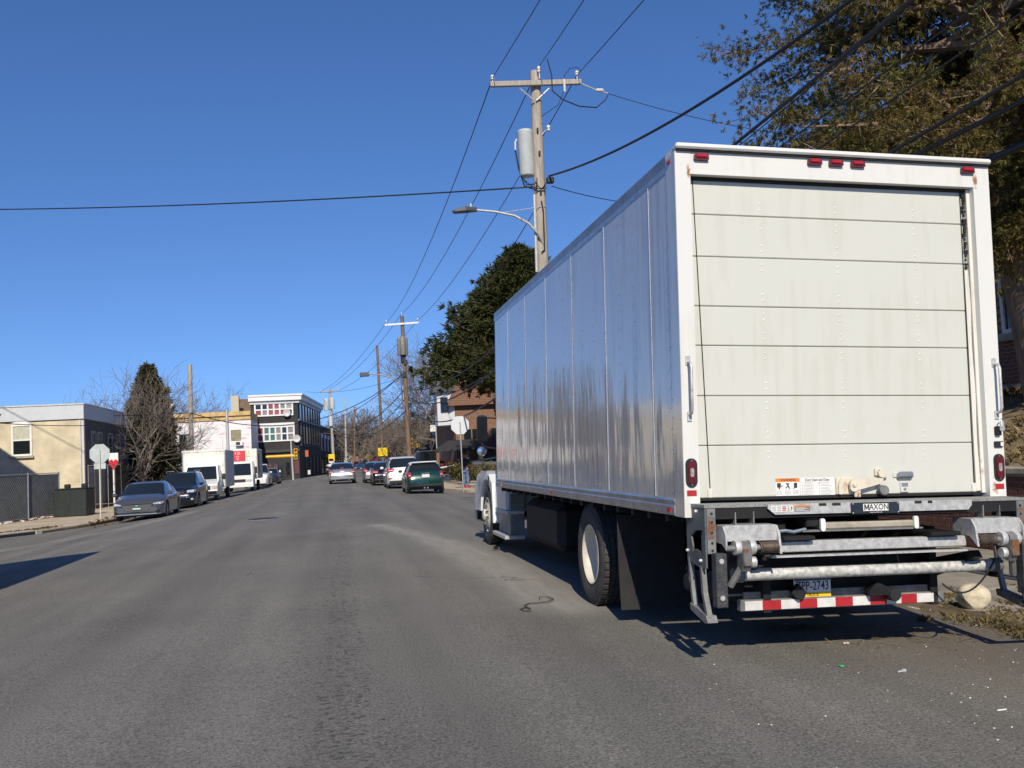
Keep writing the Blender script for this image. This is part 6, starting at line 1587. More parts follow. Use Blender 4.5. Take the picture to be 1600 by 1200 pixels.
# stop signs seen from behind
SIGNB = mat('sign_back', (.46, .50, .47), .45, .4, .12, 4)
def stop_sign(label, base, h, size, m_post, rz=0, extra=None, post_r=.03, SIGNB=SIGNB):
    t_ = thing('stop_sign', label, 'stop sign', base, rz, 'stop signs')
    MB().tube([(0, 0, -.1), (0, 0, h+size*.15)], post_r, 8).build('post', m_post, t_)
    r = size/2/math.cos(math.pi/8); P = [(r*math.cos(math.pi/8+k*math.pi/4), h+r*math.sin(math.pi/8+k*math.pi/4)) for k in range(8)]
    o = MB().prism(P, 1, post_r+.002, post_r+.008).build('sign_plate', SIGNB, t_)
    P2 = [(p[0]*.97, h+(p[1]-h)*.97) for p in P]
    MB().prism(P, 1, post_r+.0085, post_r+.0095).build('sign_border', WHITE_PAINT, o); MB().prism(P2, 1, post_r+.010, post_r+.011).build('sign_face', mat('sign_red', (.45, .02, .03), .4), o)
    text_mb('STOP', size*.34, Matrix(((-1,0,0,0),(0,0,1,post_r+.0125),(0,1,0,h),(0,0,0,1)))).build('lettering', WHITE_PAINT, o, fix=False)
    if extra: MB().box(-extra[0]/2, extra[0]/2, post_r+.002, post_r+.007, h-size/2-extra[1]-.01, h-size/2-.01).build('supplement_plate', SIGNB, t_)
    for zz in (h+.2, h-.2): MB().lathe([(0, -.01), (.012, -.008), (.012, 0)], (0, -post_r, zz), 'y', 6).build('bolt', GALV, t_)
    return t_
ps = atZ(157.5, 810, ZL)
stop_sign('back of the stop sign on the left street corner', ps, 2.68, .78, mat('post_cream', (.55, .52, .42), .6, 0, .1), 0, (.46, .24))
pr_ = atZ(724, 767, -.07); pr_ = Vector((pr_.x, pr_.y, -.07))
SR = stop_sign('back of the stop sign beside the pedestrian, striped by wire shadows', atY(724, 766, 42.5), 3.02, .84, FP, .03, None, .03, mat('sign_back_white', (.62, .64, .64), .45, .1, .06))
SR.location.z = -.07
# litter and leaves by the fence
lit = MB(); rr = random.Random(12); lv = MB()
for _ in range(60):
    t_ = rr.uniform(0, 1); x = f0.x+(f1.x-f0.x)*t_+rr.gauss(.1, .2); y = f0.y+(f1.y-f0.y)*t_-rr.uniform(.15, .9)
    T = Matrix.Translation((x, y, ZL+.03)) @ Matrix.Rotation(rr.uniform(0, 6), 4, 'Z') @ Matrix.Rotation(rr.uniform(-.5, .5), 4, 'X'); s = rr.uniform(.03, .11)
    lit.bbox(-s, s, -s*.6, s*.6, -.015, .03, .01, T)
tag(lit.build('litter', mat('litter_mix', (.55, .42, .36), .7, 0, .5, 2.5, col2=(.68, .68, .66), island=.35), kind='stuff'), 'scattered paper and plastic litter along the foot of the fence', 'litter')
LEAFB = foliage_mat('dead_leaves', (.09, .05, .025), (.24, .13, .06), (.14, .09, .05), 2.0)
V = []; rng = np.random.default_rng(2)
for k in range(1700):
    if k < 900: t_ = rng.uniform(); x = f0.x+(f1.x-f0.x)*t_+rng.normal(0, .15); y = f0.y+(f1.y-f0.y)*t_-abs(rng.normal(0, .4)); z = ZL+.01
    elif k < 1300: x = -8.75+rng.normal(-.1, .25); y = rng.uniform(36, 52); z = ZL+.02 if x < -8.74 else gz(x)+.01
    else: x = rng.uniform(-11.8, -10.0)+rng.normal(0, .1); y = 34.2+(x+10.9)*1.6+rng.normal(0, .3); z = ZL+.02
    a = rng.uniform(0, 6.28); s = rng.uniform(.03, .075); d = np.array([math.cos(a), math.sin(a), rng.normal(0, .4)])*s; e = np.array([-math.sin(a), math.cos(a), rng.normal(0, .4)])*s*.6
    p = np.array([x, y, z+.015]); V += [p-d, p-e, p+d, p+e]
tag(np_mesh('dead_leaves', V, np.arange(len(V)).reshape(-1, 4), LEAFB), 'brown dead leaves along the left kerb and fence', 'leaves', kind='stuff')
# leaves and straw patch under the tail lift
V = []
for k in range(420):
    x, y = 3.75+rng.normal(0, .22), 7.25+rng.normal(0, .09)
    if k > 260: x, y = 4.35+rng.normal(0, .5), 6.75+rng.normal(0, .25)
    a = rng.normal(0, .7); s = rng.uniform(.015, .05); d = np.array([math.cos(a), math.sin(a), rng.normal(0, .15)])*s; e = np.array([-math.sin(a), math.cos(a), 0])*.004
    p = np.array([x, y, gz(x)+.009]); V += [p-d-e, p-d+e, p+d+e, p+d-e]
tag(np_mesh('straw', V, np.arange(len(V)).reshape(-1, 4), GRASSD), 'thin straw scattered on the road under the tail lift', 'straw', kind='stuff')
# ------------------------------------------------------------------ trees on the left
FIR = foliage_mat('fir_foliage', (.028, .032, .012), (.10, .098, .042), (.10, .078, .042), .6)
conifer('spruce_tree', 'dark pointed spruce behind the grey sedan and stop sign', (atY(235, 760, 66).x, 66, -.25), (atY(235, 572, 66)).z+.2, 2.7, 4, FIR, n_br=520, n_leaf=12, leaf=.36, taper=.72, lobes=.2, width=.11)
bt = atY(226, 762, 62.0)
bare_tree('bare_tree', 'wide leafless tree with many fine twigs in front of the dark spruce', (bt.x, 62, -.25), atY(225, 568, 62).z+.3, 1.75, 15, r0=.26, levels=5, kids=(9, 6, 5, 4, 2), trunk_frac=.17, up=.16, wob=.12, min_r=.011, limb=.46)
bt = atY(185, 762, 80.0)
bare_tree('bare_tree', 'leafless tree behind the tan building roof, left of the spruce', (bt.x-1, 82, -.25), atY(150, 600, 82).z, 1.5, 33, r0=.3, levels=5, kids=(7, 6, 5, 4), trunk_frac=.25, up=.2, min_r=.017)
bt = atY(275, 700, 96.0)
bare_tree('bare_tree', 'leafless tree beyond the pink-wrapped building roof', (bt.x, 121, -.2), atY(280, 590, 121).z, 1.4, 44, r0=.3, levels=5, kids=(7, 6, 5, 4), trunk_frac=.25, up=.25, min_r=.02)
bt = atY(345, 690, 125)
bare_tree('bare_tree', 'small leafless tree behind the chimney of the black building', (bt.x, 132, -.2), atY(350, 622, 132).z, 1.0, 46, r0=.2, levels=5, kids=(5, 4, 4, 3), trunk_frac=.3, min_r=.014)
# ------------------------------------------------------------------ pink-wrapped building
def wrap_material():
    m = bpy.data.materials.new('pink_house_wrap'); m.use_nodes = True
    n = m.node_tree.nodes; l = m.node_tree.links; b = n['Principled BSDF']; b.inputs['Roughness'].default_value = .55
    tc = n.new('ShaderNodeTexCoord'); mp = n.new('ShaderNodeMapping'); mp.inputs['Scale'].default_value = (.35, 1, 1.5); mp.inputs['Rotation'].default_value = (0, .35, 0)
    l.new(tc.outputs['Object'], mp.inputs[0]); w = n.new('ShaderNodeTexNoise'); w.inputs['Scale'].default_value = 2.4; w.inputs['Detail'].default_value = 4; l.new(mp.outputs[0], w.inputs['Vector'])
    cr = n.new('ShaderNodeValToRGB'); e = cr.color_ramp.elements; e[0].position = .55; e[1].position = .66; e[0].color = (.70, .69, .69, 1); e[1].color = (.55, .30, .33, 1)
    l.new(w.outputs['Fac'], cr.inputs[0]); l.new(cr.outputs[0], b.inputs['Base Color']); return m
WRAP = wrap_material(); PLY = mat('cornice_timber', (.52, .36, .15), .7, 0, .2, 2)
YW = 100.0
L0 = atY(150, 700, YW).x; R0 = atY(393.5, 700, YW).x
ztop = atY(390, 642, YW).z; zg = -.25
wb = thing('wrapped_building', 'low building sheathed in pink-printed white wrap with yellow timber cornice', 'building', (L0, YW, zg))
WW = R0-L0; HH = ztop-zg
MB().box(0, WW-.02, 0, 20, -.3, HH-.9).build('wall', WRAP, wb)
MB().box(0, WW-.02, -.12, 20, HH-.88, HH-.45).build('cornice_board', PLY, wb); MB().box(0, WW-.01, -.30, 20, HH-.44, HH).build('cornice_top', PLY, wb)
GBLK = mat('glass_block', (.30, .28, .14), .3, 0, .3, 3)
gx0 = atY(361, 690, YW).x-L0; gx1 = atY(377, 690, YW).x-L0; gz0 = atY(361, 689, YW).z-zg; gz1 = atY(361, 672, YW).z-zg
win_front(wb, gx0, gx1, -.004, gz0, gz1, .05, mat('mortar_grey', (.25, .24, .2), .8), 5, 4, [GBLK], None, .05, .02)
ax0 = atY(368, 690, YW).x-L0; o = MB().bbox(ax0, ax0+.75, -.45, -.006, gz0-.55, gz0-.08, .03).build('air_conditioner', WHITE_PAINT, wb); MB().box(ax0+.08, ax0+.5, -.456, -.451, gz0-.47, gz0-.16).build('vent_grille', BLACK, o)
MB().box(gx0-.1, ax0-.02, -.05, -.004, gz0-.5, gz0-.06).build('window_panel', WHITE_PAINT, wb)
bx0 = atY(280, 690, YW).x-L0; bx1 = atY(302, 690, YW).x-L0
win_front(wb, bx0, bx1, -.004, gz0-.6, gz1-.2, .07, BLACK, 2, 2, [GLASS, mat('sky_pane', (.2, .22, .23), .1)], None)
MB().box(0, WW-.02, -.5, -.02, 0, .02).build('threshold', CONC, wb)
for px in (190, 222, 300, 330): 
    xx = atY(px, 740, YW).x-L0; win_front(wb, xx, xx+1.4, -.004, .7, 2.6, .09, WHITE_PAINT, 1, 2)
MB().bbox(atY(345, 700, YW).x-L0, atY(345, 700, YW).x-L0+1.1, -.05, -.004, 0, 2.2, .02).build('door', mat('door_brown', (.16, .08, .05), .6), wb)
# street lantern pole in front of it
pb = atY(270, 690, 92); lp_ = thing('lantern_post', 'thin dark lamp post with white globe in front of the wrapped wall', 'lamp post', (pb.x, 92, -.25))
hz_ = atY(269, 640, 92).z+.25
MB().tube([(0, 0, 0), (0, 0, hz_)], [.09, .06], 8).build('post', DARKSTEEL, lp_); MB().lathe([(.05, 0), (.22, .1), (.26, .3), (.18, .5), (0, .56)], (0, 0, hz_), 'z', 12).build('globe', PORC, lp_, smooth=50)
# ------------------------------------------------------------------ black corner building
BLK = mat('black_painted_brick', (.022, .021, .022), .75, 0, .25, 1.5, .3, 14); TRIMW = mat('white_trim', (.70, .71, .71), .5, 0, .04); TRIMG = mat('grey_trim', (.12, .125, .13), .7)
YB = 109.0
xl = atY(393.5, 700, YB).x; xr = atY(467.5, 700, YB).x; zt = atY(430, 618, YB).z; zg = -.22
bb = thing('black_building', 'three-storey black corner building with white ribbon windows and cornice', 'building', (xl, YB, zg))
BWd = xr-xl; BHt = zt-zg; DEP = 24.0
dx = math.tan(R_(5.2))*DEP      # side wall follows the bent street
def zz_(py): return atY(430, py, YB).z-zg
def xx_(px): return atY(px, 690, YB).x-xl
MB().prism([(0, 0), (BWd, 0), (BWd+dx, DEP), (dx, DEP)], 2, -.3, BHt-.75).build('wall', BLK, bb)
MB().prism([(-.2, -.45), (BWd+.45, -.45), (BWd+dx+.45, DEP), (dx, DEP)], 2, BHt-.60, BHt-.1).build('cornice', TRIMW, bb)
MB().prism([(-.1, -.2), (BWd+.2, -.2), (BWd+dx+.2, DEP), (dx, DEP)], 2, BHt-.95, BHt-.605).build('cornice_moulding', mat('cornice_shade', (.50, .51, .52), .5), bb)
MB().prism([(-.2, -.55), (BWd+.6, -.55), (BWd+dx+.6, DEP), (dx, DEP)], 2, BHt-.095, BHt+.1).build('cornice_cap', TRIMW, bb)
MB().box(0, BWd-.4, -.06, -.002, zz_(630), zz_(628)).build('trim_band', TRIMW, bb)
CURT = [mat('curtain_red', (.25, .04, .05), .6, 0, .2), mat('curtain_grey', (.2, .2, .2), .6, 0, .3, 3), mat('curtain_wine', (.30, .07, .08), .6, 0, .2), GLASS, mat('curtain_teal', (.03, .14, .14), .5), mat('curtain_pale', (.32, .28, .26), .6, 0, .3, 4)]
win_front(bb, xx_(399), xx_(460), -.006, zz_(650), zz_(629.5), .16, TRIMW, 6, 2, [CURT[0], CURT[1], CURT[2], CURT[2], CURT[0], CURT[3], CURT[3], CURT[3], CURT[0], CURT[2], CURT[1], CURT[5]], None, .12, .09)
win_front(bb, xx_(401), xx_(461), -.006, zz_(690), zz_(666), .16, TRIMW, 6, 2, [CURT[0], CURT[4], CURT[4], CURT[1], CURT[3], CURT[1]], None, .12, .09)
MB().box(xx_(400), xx_(461), -.16, -.004, zz_(665.5), zz_(661)).build('window_head', TRIMW, bb)
def dish(px, py, r=.42):
    c = Vector((xx_(px), -.5, zz_(py))); o = MB().lathe([(0, .10), (r*.5, .07), (r, -.02), (r*1.02, -.02), (r*.5, .10), (0, .13)], c, 'y', 16).build('satellite_dish', mat('dish_grey', (.50, .50, .48), .5), bb, smooth=50)
    MB().tube([c+Vector((0, .1, 0)), c+Vector((.1, .3, -.6))], .03, 5).build('dish_arm', STEEL, o)
dish(450, 646); dish(464, 687)
MB().box(-.05, BWd+.05, -.25, -.002, zz_(707), zz_(703)).build('shop_cornice', mat('shop_cornice', (.04, .04, .042), .5), bb)
MB().box(xx_(399), xx_(423), -.10, -.004, zz_(745), zz_(724)).build('shop_panel', mat('shop_maroon', (.11, .03, .035), .5), bb)
MB().box(xx_(459), xx_(466), -.10, -.004, zz_(742), zz_(722)).build('shop_panel', mat('shop_maroon', (.11, .03, .035)), bb)
d_ = MB().box(xx_(426), xx_(442), -.12, -.004, .1, zz_(724)).build('shop_door', mat('door_black', (.02, .02, .02)), bb)
MB().box(xx_(427), xx_(432), -.13, -.121, .3, zz_(726)).build('door_pane', mat('shop_maroon', (.11, .03, .035)), d_); MB().box(xx_(433), xx_(441), -.13, -.121, .3, zz_(726)).build('door_pane', GLASS, d_); MB().box(xx_(434.5), xx_(437), -.14, -.1305, zz_(739), zz_(735)).build('door_notice', DEC, d_)
win_front(bb, xx_(444), xx_(453), -.004, zz_(745), zz_(722), .1, BLACK, 1, 1)
# side facade: rows of tall windows with sills
ang = math.atan2(dx, DEP)
sdw = Matrix.Translation((BWd, 0, 0)) @ Matrix.Rotation(-ang, 4, 'Z')
for row, (z0, z1) in enumerate(((zz_(694), zz_(666)), (zz_(656), zz_(631)))):
    for k in range(8):
        y0 = 1.2+k*2.75; w_ = MB().box(.002, .06, y0-.1, y0+1.3, z0-.1, z1+.1, sdw).build('window', mat('side_frame', (.045, .047, .05), .6), bb)
        MB().box(.061, .07, y0, y0+1.2, z0, z1, sdw).build('pane', mat('side_glass', (.02, .022, .026), .08), w_); MB().box(.0, .14, y0-.15, y0+1.35, z0-.28, z0-.11, sdw).build('sill', TRIMG, w_); MB().box(.0, .12, y0-.15, y0+1.35, z1+.11, z1+.32, sdw).build('lintel', TRIMG, w_)
MB().box(.0, .16, 0, DEP, zz_(658.5), zz_(656.5), sdw).build('string_course', mat('course_grey', (.30, .31, .32), .6), bb)
for k in range(5):
    y0 = 5+k*4.0; w_ = MB().box(.002, .08, y0, y0+1.3, .2, zz_(715), sdw).build('door', mat('door_black', (.02, .02, .02)), bb)
# chimney and parapet at the left rear
MB().box(-1.8, .3, 5, 20, BHt-3.2, BHt+.1).build('rear_wall', mat('brown_block', (.16, .115, .085), .9, 0, .2, 2), bb)
MB().box(-2.4, -1.5, 2.2, 3.2, BHt-4.0, BHt+.35).build('chimney', mat('chimney_buff', (.45, .41, .33), .9), bb)
# low black terrace beyond
tx = xr+dx-.3; ty_ = YB+DEP+.2
tb_ = thing('low_terrace', 'low black terrace with white window brackets along the far left street', 'building', (tx, ty_, -.2), -R_(4.3))
th = atY(520, 672, 150).z+.2; TL = 52
MB().box(-9, 0, 0, TL, -.3, th).build('wall', BLK, tb_); MB().box(-9.1, .25, -.1, TL, th+.002, th+.25).build('parapet', TRIMG, tb_)
for k in range(9):
    y0 = 2+k*5.6
    w_ = MB().box(.002, .08, y0, y0+2.2, th*.5, th*.78).build('window', GLASS, tb_); MB().box(.0815, .22, y0-.3, y0+2.5, th*.78, th*.86).box(.0815, .22, y0-.3, y0+.1, th*.5, th*.78).build('window_bracket', TRIMW, w_)
    MB().box(.002, .08, y0, y0+2.6, .3, th*.32).build('shop_window', GLASS, tb_)
MB().box(.0, .9, 0, TL, th*.36, th*.42).build('shop_canopy', TRIMG, tb_)
# rubbish bin
rb = atY(502, 735, 106.5); t_ = thing('rubbish_bin', 'dark rubbish bin heaped with white bags by the black building', 'bin', (-.6, 108.5, -.16))
MB().lathe([(0, 0), (.38, 0), (.46, 1.15), (.48, 1.2), (0, 1.2)], (0, 0, 0), 'z', 14).build('bin_body', BLACK, t_, smooth=40)
o = boulder('rubbish_bags', 'x', (0, 0, 1.3), .5, 3, mat('bag_white', (.62, .62, .62), .4), (1, 1, .55)); o.parent = t_; 
for k in ('label', 'category'): del o[k]
# ------------------------------------------------------------------ traffic signals and signs
SIGY = mat('signal_yellow', (.72, .40, .01), .5, 0, .08)
def signal_head(parent, c, back=True, s=1.0):
    o = MB().bbox(c.x-.18*s, c.x+.18*s, c.y-.12, c.y+.12, c.z-.55*s, c.z+.55*s, .04).build('signal_head', SIGY, parent)
    for k, mm in enumerate((mat('lamp_red_off', (.12, .01, .01), .4), mat('lamp_amber_off', (.2, .1, .01), .4), mat('lamp_green_off', (.01, .12, .06), .4))):
        MB().lathe([(0, -.02), (.13*s, -.02), (.14*s, .0)], (c.x, c.y-.12, c.z+.36*s-.36*s*k), 'y', 14).build('lamp', mm, o)
        MB().tube([(c.x-.15*s, c.y-.14, c.z+.36*s-.36*s*k+.06), (c.x, c.y-.26, c.z+.36*s-.36*s*k+.19*s), (c.x+.15*s, c.y-.14, c.z+.36*s-.36*s*k+.06)], .02, 4).build('visor', SIGY, o)
    return o
YS = 99.0
sb = atY(458.5, 752, YS); st_ = atY(454.5, 689, YS)
ts_ = thing('traffic_signal', 'traffic signal pole with yellow mast arm before the black building', 'traffic light', (sb.x, YS, -.22))
v = st_ - ts_.location
MB().tube([(0, 0, -.1), tuple(v)], [.11, .08], 8).build('pole', GALV, ts_)
a = atY(415.5, 714, YS)-ts_.location; b = atY(459, 712, YS)-ts_.location
MB().tube([tuple(a), tuple(b)], [.13, .16], 8).build('mast_arm', SIGY, ts_)
signal_head(ts_, atY(462, 709.5, YS-.3)-ts_.location, s=1.05); MB().bbox(*(atY(450, 0, YS).x-ts_.location.x, atY(455, 0, YS).x-ts_.location.x), -.2, .2, b.z-.2, b.z+.5, .03).build('junction_box', mat('box_orange', (.45, .10, .03), .6), ts_)
MB().bbox(*(atY(453, 0, YS).x-ts_.location.x, atY(457, 0, YS).x-ts_.location.x), -.25, -.12, atY(455, 743, YS).z+.22, atY(455, 736, YS).z+.22, .02).build('control_box', PORC, ts_)
YS2 = 92.0
sb = atY(644, 740, YS2); t_ = thing('traffic_signal', 'yellow traffic signal on a thin post right of the bank pole', 'traffic light', (sb.x-.15, YS2, -.1))
MB().tube([(0, 0, 0), (0, 0, 4.4)], .07, 8).build('pole', GALV, t_); signal_head(t_, Vector((0.12, -.2, atY(644, 690, YS2).z+.1)), s=1.15)
sb = atY(655, 740, 104); t_ = thing('traffic_signal', 'small orange far signal beside the yellow one', 'traffic light', (sb.x, 104, -.1))
MB().tube([(0, 0, 0), (0, 0, 3.6)], .06, 8).build('pole', DARKSTEEL, t_); signal_head(t_, Vector((0, -.2, atY(655, 700, 104).z+.1)), s=.85)
for (px, py, Y, w, mm, lab) in ((576, 714, 150, 1.1, YSIGN, 'yellow diamond warning sign far down the street'), (585, 718, 160, .9, mat('sign_red', (.45, .02, .03)), 'far red stop sign beside the yellow diamond')):
    c = atY(px, py, Y); t_ = thing('road_sign', lab, 'sign', (c.x, Y, -.1)); MB().tube([(0, 0, 0), (0, 0, c.z+.1)], .05, 6).build('post', GALV, t_)
    n_ = 4 if mm is YSIGN else 8; P = [(w*.6*math.cos(2*math.pi*k/n_+(0 if n_ == 4 else .39)), c.z+.1+w*.6*math.sin(2*math.pi*k/n_+(0 if n_ == 4 else .39))) for k in range(n_)]
    MB().prism(P, 1, -.08, -.06).build('sign_plate', mm, t_)
# ------------------------------------------------------------------ right corner beyond the side street
SHING = mat('brown_shingles', (.19, .10, .065), .9, 0, .3, 6, .6, 26, stretch=(1, 1, 3)); WCLAP = mat('white_clapboard', (.62, .63, .64), .6, 0, .06, 4)
BRN = mat('brown_brick_far', (.20, .11, .075), .9, 0, .25, 5, .2, 30); DKROOF = mat('porch_roof_dark', (.03, .03, .033), .8, 0, .2); TRIMB = mat('brown_trim', (.22, .13, .08), .8)
sh_ = thing('shingle_house', 'tall brown shingled house with white bay window beyond the pedestrian', 'house', (8.9, 68, -.05))
MB().box(0, 5.5, 0, 13, -.5, 5.6).build('wall', BRN, sh_)
MB().hull([(-.55, -.5, 5.3), (6, -.5, 5.3), (-.55, 13, 5.3), (6, 13, 5.3), (.9, 1.0, 8.6), (4.6, 1.0, 8.6), (.9, 12, 8.6), (4.6, 12, 8.6), (1.2, 1.6, 9.6), (4.2, 1.6, 9.6), (1.2, 11, 9.6), (4.2, 11, 9.6)]).build('shingle_roof', SHING, sh_)
rows = MB()
for k in range(22):
    z0 = 5.36+k*.145; u = (z0-5.3)/3.3; x0 = -.55+1.45*u; y0 = -.5+1.5*u; x1 = 6-1.4*u
    rows.box(x0-.015, x1+.015, y0-.02, y0+.1, z0, z0+.06); rows.box(x0-.02, x0+.1, y0+.1, 12.9-u, z0, z0+.06)
rows.build('shingle_courses', SHING, sh_, kind='stuff')
bay = MB().hull([(-1.2, .8, 3.9), (-1.2, 2.8, 3.9), (0, .0, 3.9), (0, 3.6, 3.9), (-1.2, .8, 6.4), (-1.2, 2.8, 6.4), (0, .0, 6.4), (0, 3.6, 6.4)]).build('bay', WCLAP, sh_)
MB().hull([(-1.5, .5, 6.402), (-1.5, 3.1, 6.402), (.1, -.3, 6.402), (.1, 3.9, 6.402), (-1.5, .5, 6.75), (-1.5, 3.1, 6.75), (.1, -.3, 6.75), (.1, 3.9, 6.75)]).build('bay_cornice', mat('cornice_dark', (.08, .08, .08), .7), bay)
MB().hull([(-.95, .55, 4.9), (-.45, .22, 4.9), (-.95, .55, 6.0), (-.45, .22, 6.0), (-.98, .52, 4.9), (-.48, .19, 4.9), (-.98, .52, 6.0), (-.48, .19, 6.0)]).build('bay_window', GLASS, bay)
MB().box(-1.22, -1.205, 1.1, 2.5, 4.8, 6.0).build('bay_window', GLASS, bay)
win_front(sh_, .5, 1.9, -.006, 2.2, 3.6, .1, TRIMB, 2, 1); win_front(sh_, 2.6, 3.9, -.006, 2.2, 3.6, .1, TRIMB, 2, 1)
MB().hull([(-1.8, -1.8, 1.95), (5.6, -1.8, 1.95), (-1.8, -1.8, 2.1), (5.6, -1.8, 2.1), (-.6, -.02, 2.75), (5.6, -.02, 2.75), (-.6, -.02, 1.95), (5.6, -.02, 1.95)]).build('porch_roof', DKROOF, sh_)
for x in (-1.6, .6, 2.8, 5.2): MB().box(x-.1, x+.1, -1.7, -1.5, -.2, 1.95).build('porch_post', TRIMB, sh_)
MB().tube([(-1.6, -1.9, .75), (3, -2.2, 1.35)], .05, 5).build('hand_rail', WHITE_PAINT, sh_)
MB().box(-1.75, 5.5, -1.6, 0, -.4, .25).build('porch_deck', KERB, sh_)
wh = thing('white_house', 'white clapboard house with small windows half hidden by the evergreen', 'house', (12.1, 59, .2))
MB().box(0, 7, 0, 8, -.5, 5.6).build('wall', WCLAP, wh); MB().prism([(-.4, 5.6), (3.5, 8.6), (7.4, 5.6)], 1, -.4, 8.4).build('roof', mat('roof_grey', (.12, .12, .125), .9), wh)
for x, z in ((.5, 2.9), (2.2, 2.9), (.5, .9), (2.0, .9)): win_front(wh, x, x+.9, -.006, z, z+1.3, .09, WHITE_PAINT)
for k in range(22): MB().box(0, 7, -.018, -.0, .1+k*.25, .13+k*.25).build('clapboard_edge', WCLAP, wh)
# stone wall with shrubs
STW = thing('stone_wall', 'grey rubble stone wall with shrubs behind the stop sign', 'wall', (8.35, 47.5, -.1), 0)
rr = random.Random(5); SM = mat('wall_stone', (.22, .205, .18), .95, 0, .3, 2.5, .6, 14, island=.2); 
MB().box(.04, .5, 0, 15.5, -.3, 1.18).build('wall_core', MORTAR, STW); MB().box(.5, 7, .04, .5, -.3, 1.18).build('wall_core', MORTAR, STW)
for row in range(4):
    y = 0
    while y < 15.4:
        L = rr.uniform(.4, .8); L = min(L, 15.5-y); MB().bbox(.0, .2, y+.015, y+L-.015, row*.295-.02, row*.295+.25, .03).build('stone', SM, STW); y += L
    x = .2
    while x < 7:
        L = rr.uniform(.4, .8); MB().bbox(x+.015, x+L-.015, .0, .2, row*.295-.02, row*.295+.25, .03).build('stone', SM, STW); x += L
SHR = foliage_mat('shrub_leaves', (.05, .055, .015), (.18, .16, .05), (.22, .12, .05), 1.2)
def shrub(label, loc, r, h, seed, n=260, leaf=.13):
    rng = np.random.default_rng(seed); t_ = thing('shrub', label, 'shrub', loc, group='shrubs along the right pavement'); st = MB(); P = []; D = []
    for k in range(46):
        a = rng.uniform(0, 6.28); q = math.sqrt(rng.uniform()); e = Vector((r*q*math.cos(a), r*q*math.sin(a), h*rng.uniform(.5, 1.05)*(1-.35*q*q)))
        st.tube([(e.x*.15, e.y*.15, 0), tuple(e*.55), tuple(e)], [.014, .01, .004], 3, cap=False)
        for j in range(n//46+4): s = rng.uniform(.25, 1.05); P.append(np.array(e)*s+rng.normal(0, .06, 3)); D.append(rng.normal(0, 1, 3)+[0, 0, .4])
    st.build('stems', BARK, t_, fix=False); P = np.array(P); P[:, 2] = np.maximum(P[:, 2], .04); D = np.array(D); D /= np.linalg.norm(D, axis=1, keepdims=True)
    v, f = sprays(P, D, np.full(len(P), leaf), 9, rng, .8, .3); np_mesh('leaves', v, f, SHR, t_)
for k, (x, y, r, h, lab) in enumerate(((7.6, 46.6, .8, 1.15, 'green-brown shrub at the wall, just right of the pedestrian'), (8.9, 46.2, .9, 1.3, 'yellowish shrub at the wall near the truck cab'), (7.3, 52, .75, 1.35, 'tall thin shrub left of the pedestrian behind the hatchback'),
        (7.4, 56, .9, 1.4, 'shrub farther along the wall behind the white crossover'), (10.2, 46.6, .9, 1.8, 'golden leafy shrub close to the truck mirror'))):
    shrub(lab, (x, y, -.07), r, h, 50+k)
# evergreen on the right
EVG = foliage_mat('evergreen_foliage', (.018, .024, .007), (.075, .085, .024), (.06, .06, .02), .7)
conifer('evergreen_tree', 'tall dark evergreen behind the tall pole and truck', (11.3, 53, .1), 13.6, 8.0, 9, EVG, n_br=760, n_leaf=18, leaf=.34, crown_from=.43, taper=.74, lobes=.25, width=.12)
bt = atY(705, 640, 82)
bare_tree('bare_tree', 'leafless tree with pale twigs beside the shingled roof', (bt.x+.3, 84, .0), atY(715, 495, 84).z, 1.3, 71, r0=.3, levels=5, kids=(7, 6, 5, 4), trunk_frac=.32, min_r=.016)
for k, (px, pt, Y, lab, r0, bk) in enumerate(((568, 622, 165, 'large far leafless tree left of the bare pole', .34, BARKG), (585, 650, 190, 'farther leafless tree down the street', .3, BARKG), (618, 655, 120, 'pale-limbed sycamore between the two brown poles', .34, mat('sycamore_bark', (.52, .49, .43), .8, 0, .25, 3)),
        (655, 615, 128, 'leafless tree right of the transformer-bank pole', .32, BARKG), (682, 640, 112, 'leafless tree behind the white street boards', .28, BARKG), (548, 672, 210, 'farthest leafless tree above the low terrace', .3, BARKG), (635, 640, 175, 'leafless tree far behind the bank pole', .3, BARKG), (602, 668, 240, 'hazy leafless tree at the street end', .3, BARKG))):
    bt = atY(px, 730, Y)
    bare_tree('bare_tree', lab, (bt.x, Y, -.1), atY(px, pt, Y).z, 1.1, 90+k, bark=bk, r0=r0, levels=5, kids=(7, 6, 5, 4), trunk_frac=.25, up=.3, min_r=.018+Y*.00006)
# white street boards
c0 = atY(681, 669, 86); t_ = thing('notice_board', 'pair of white boards on a post above the pickup', 'sign', (c0.x, 86, -.05)); MB().tube([(0, 0, 0), (0, 0, c0.z+.4)], .06, 6).build('post', GALV, t_)
for s in (-1, 1): MB().box(*sorted((s*.03, s*.55)), -.1, -.06, c0.z-.25, c0.z+.35).build('board', WSIGN, t_)
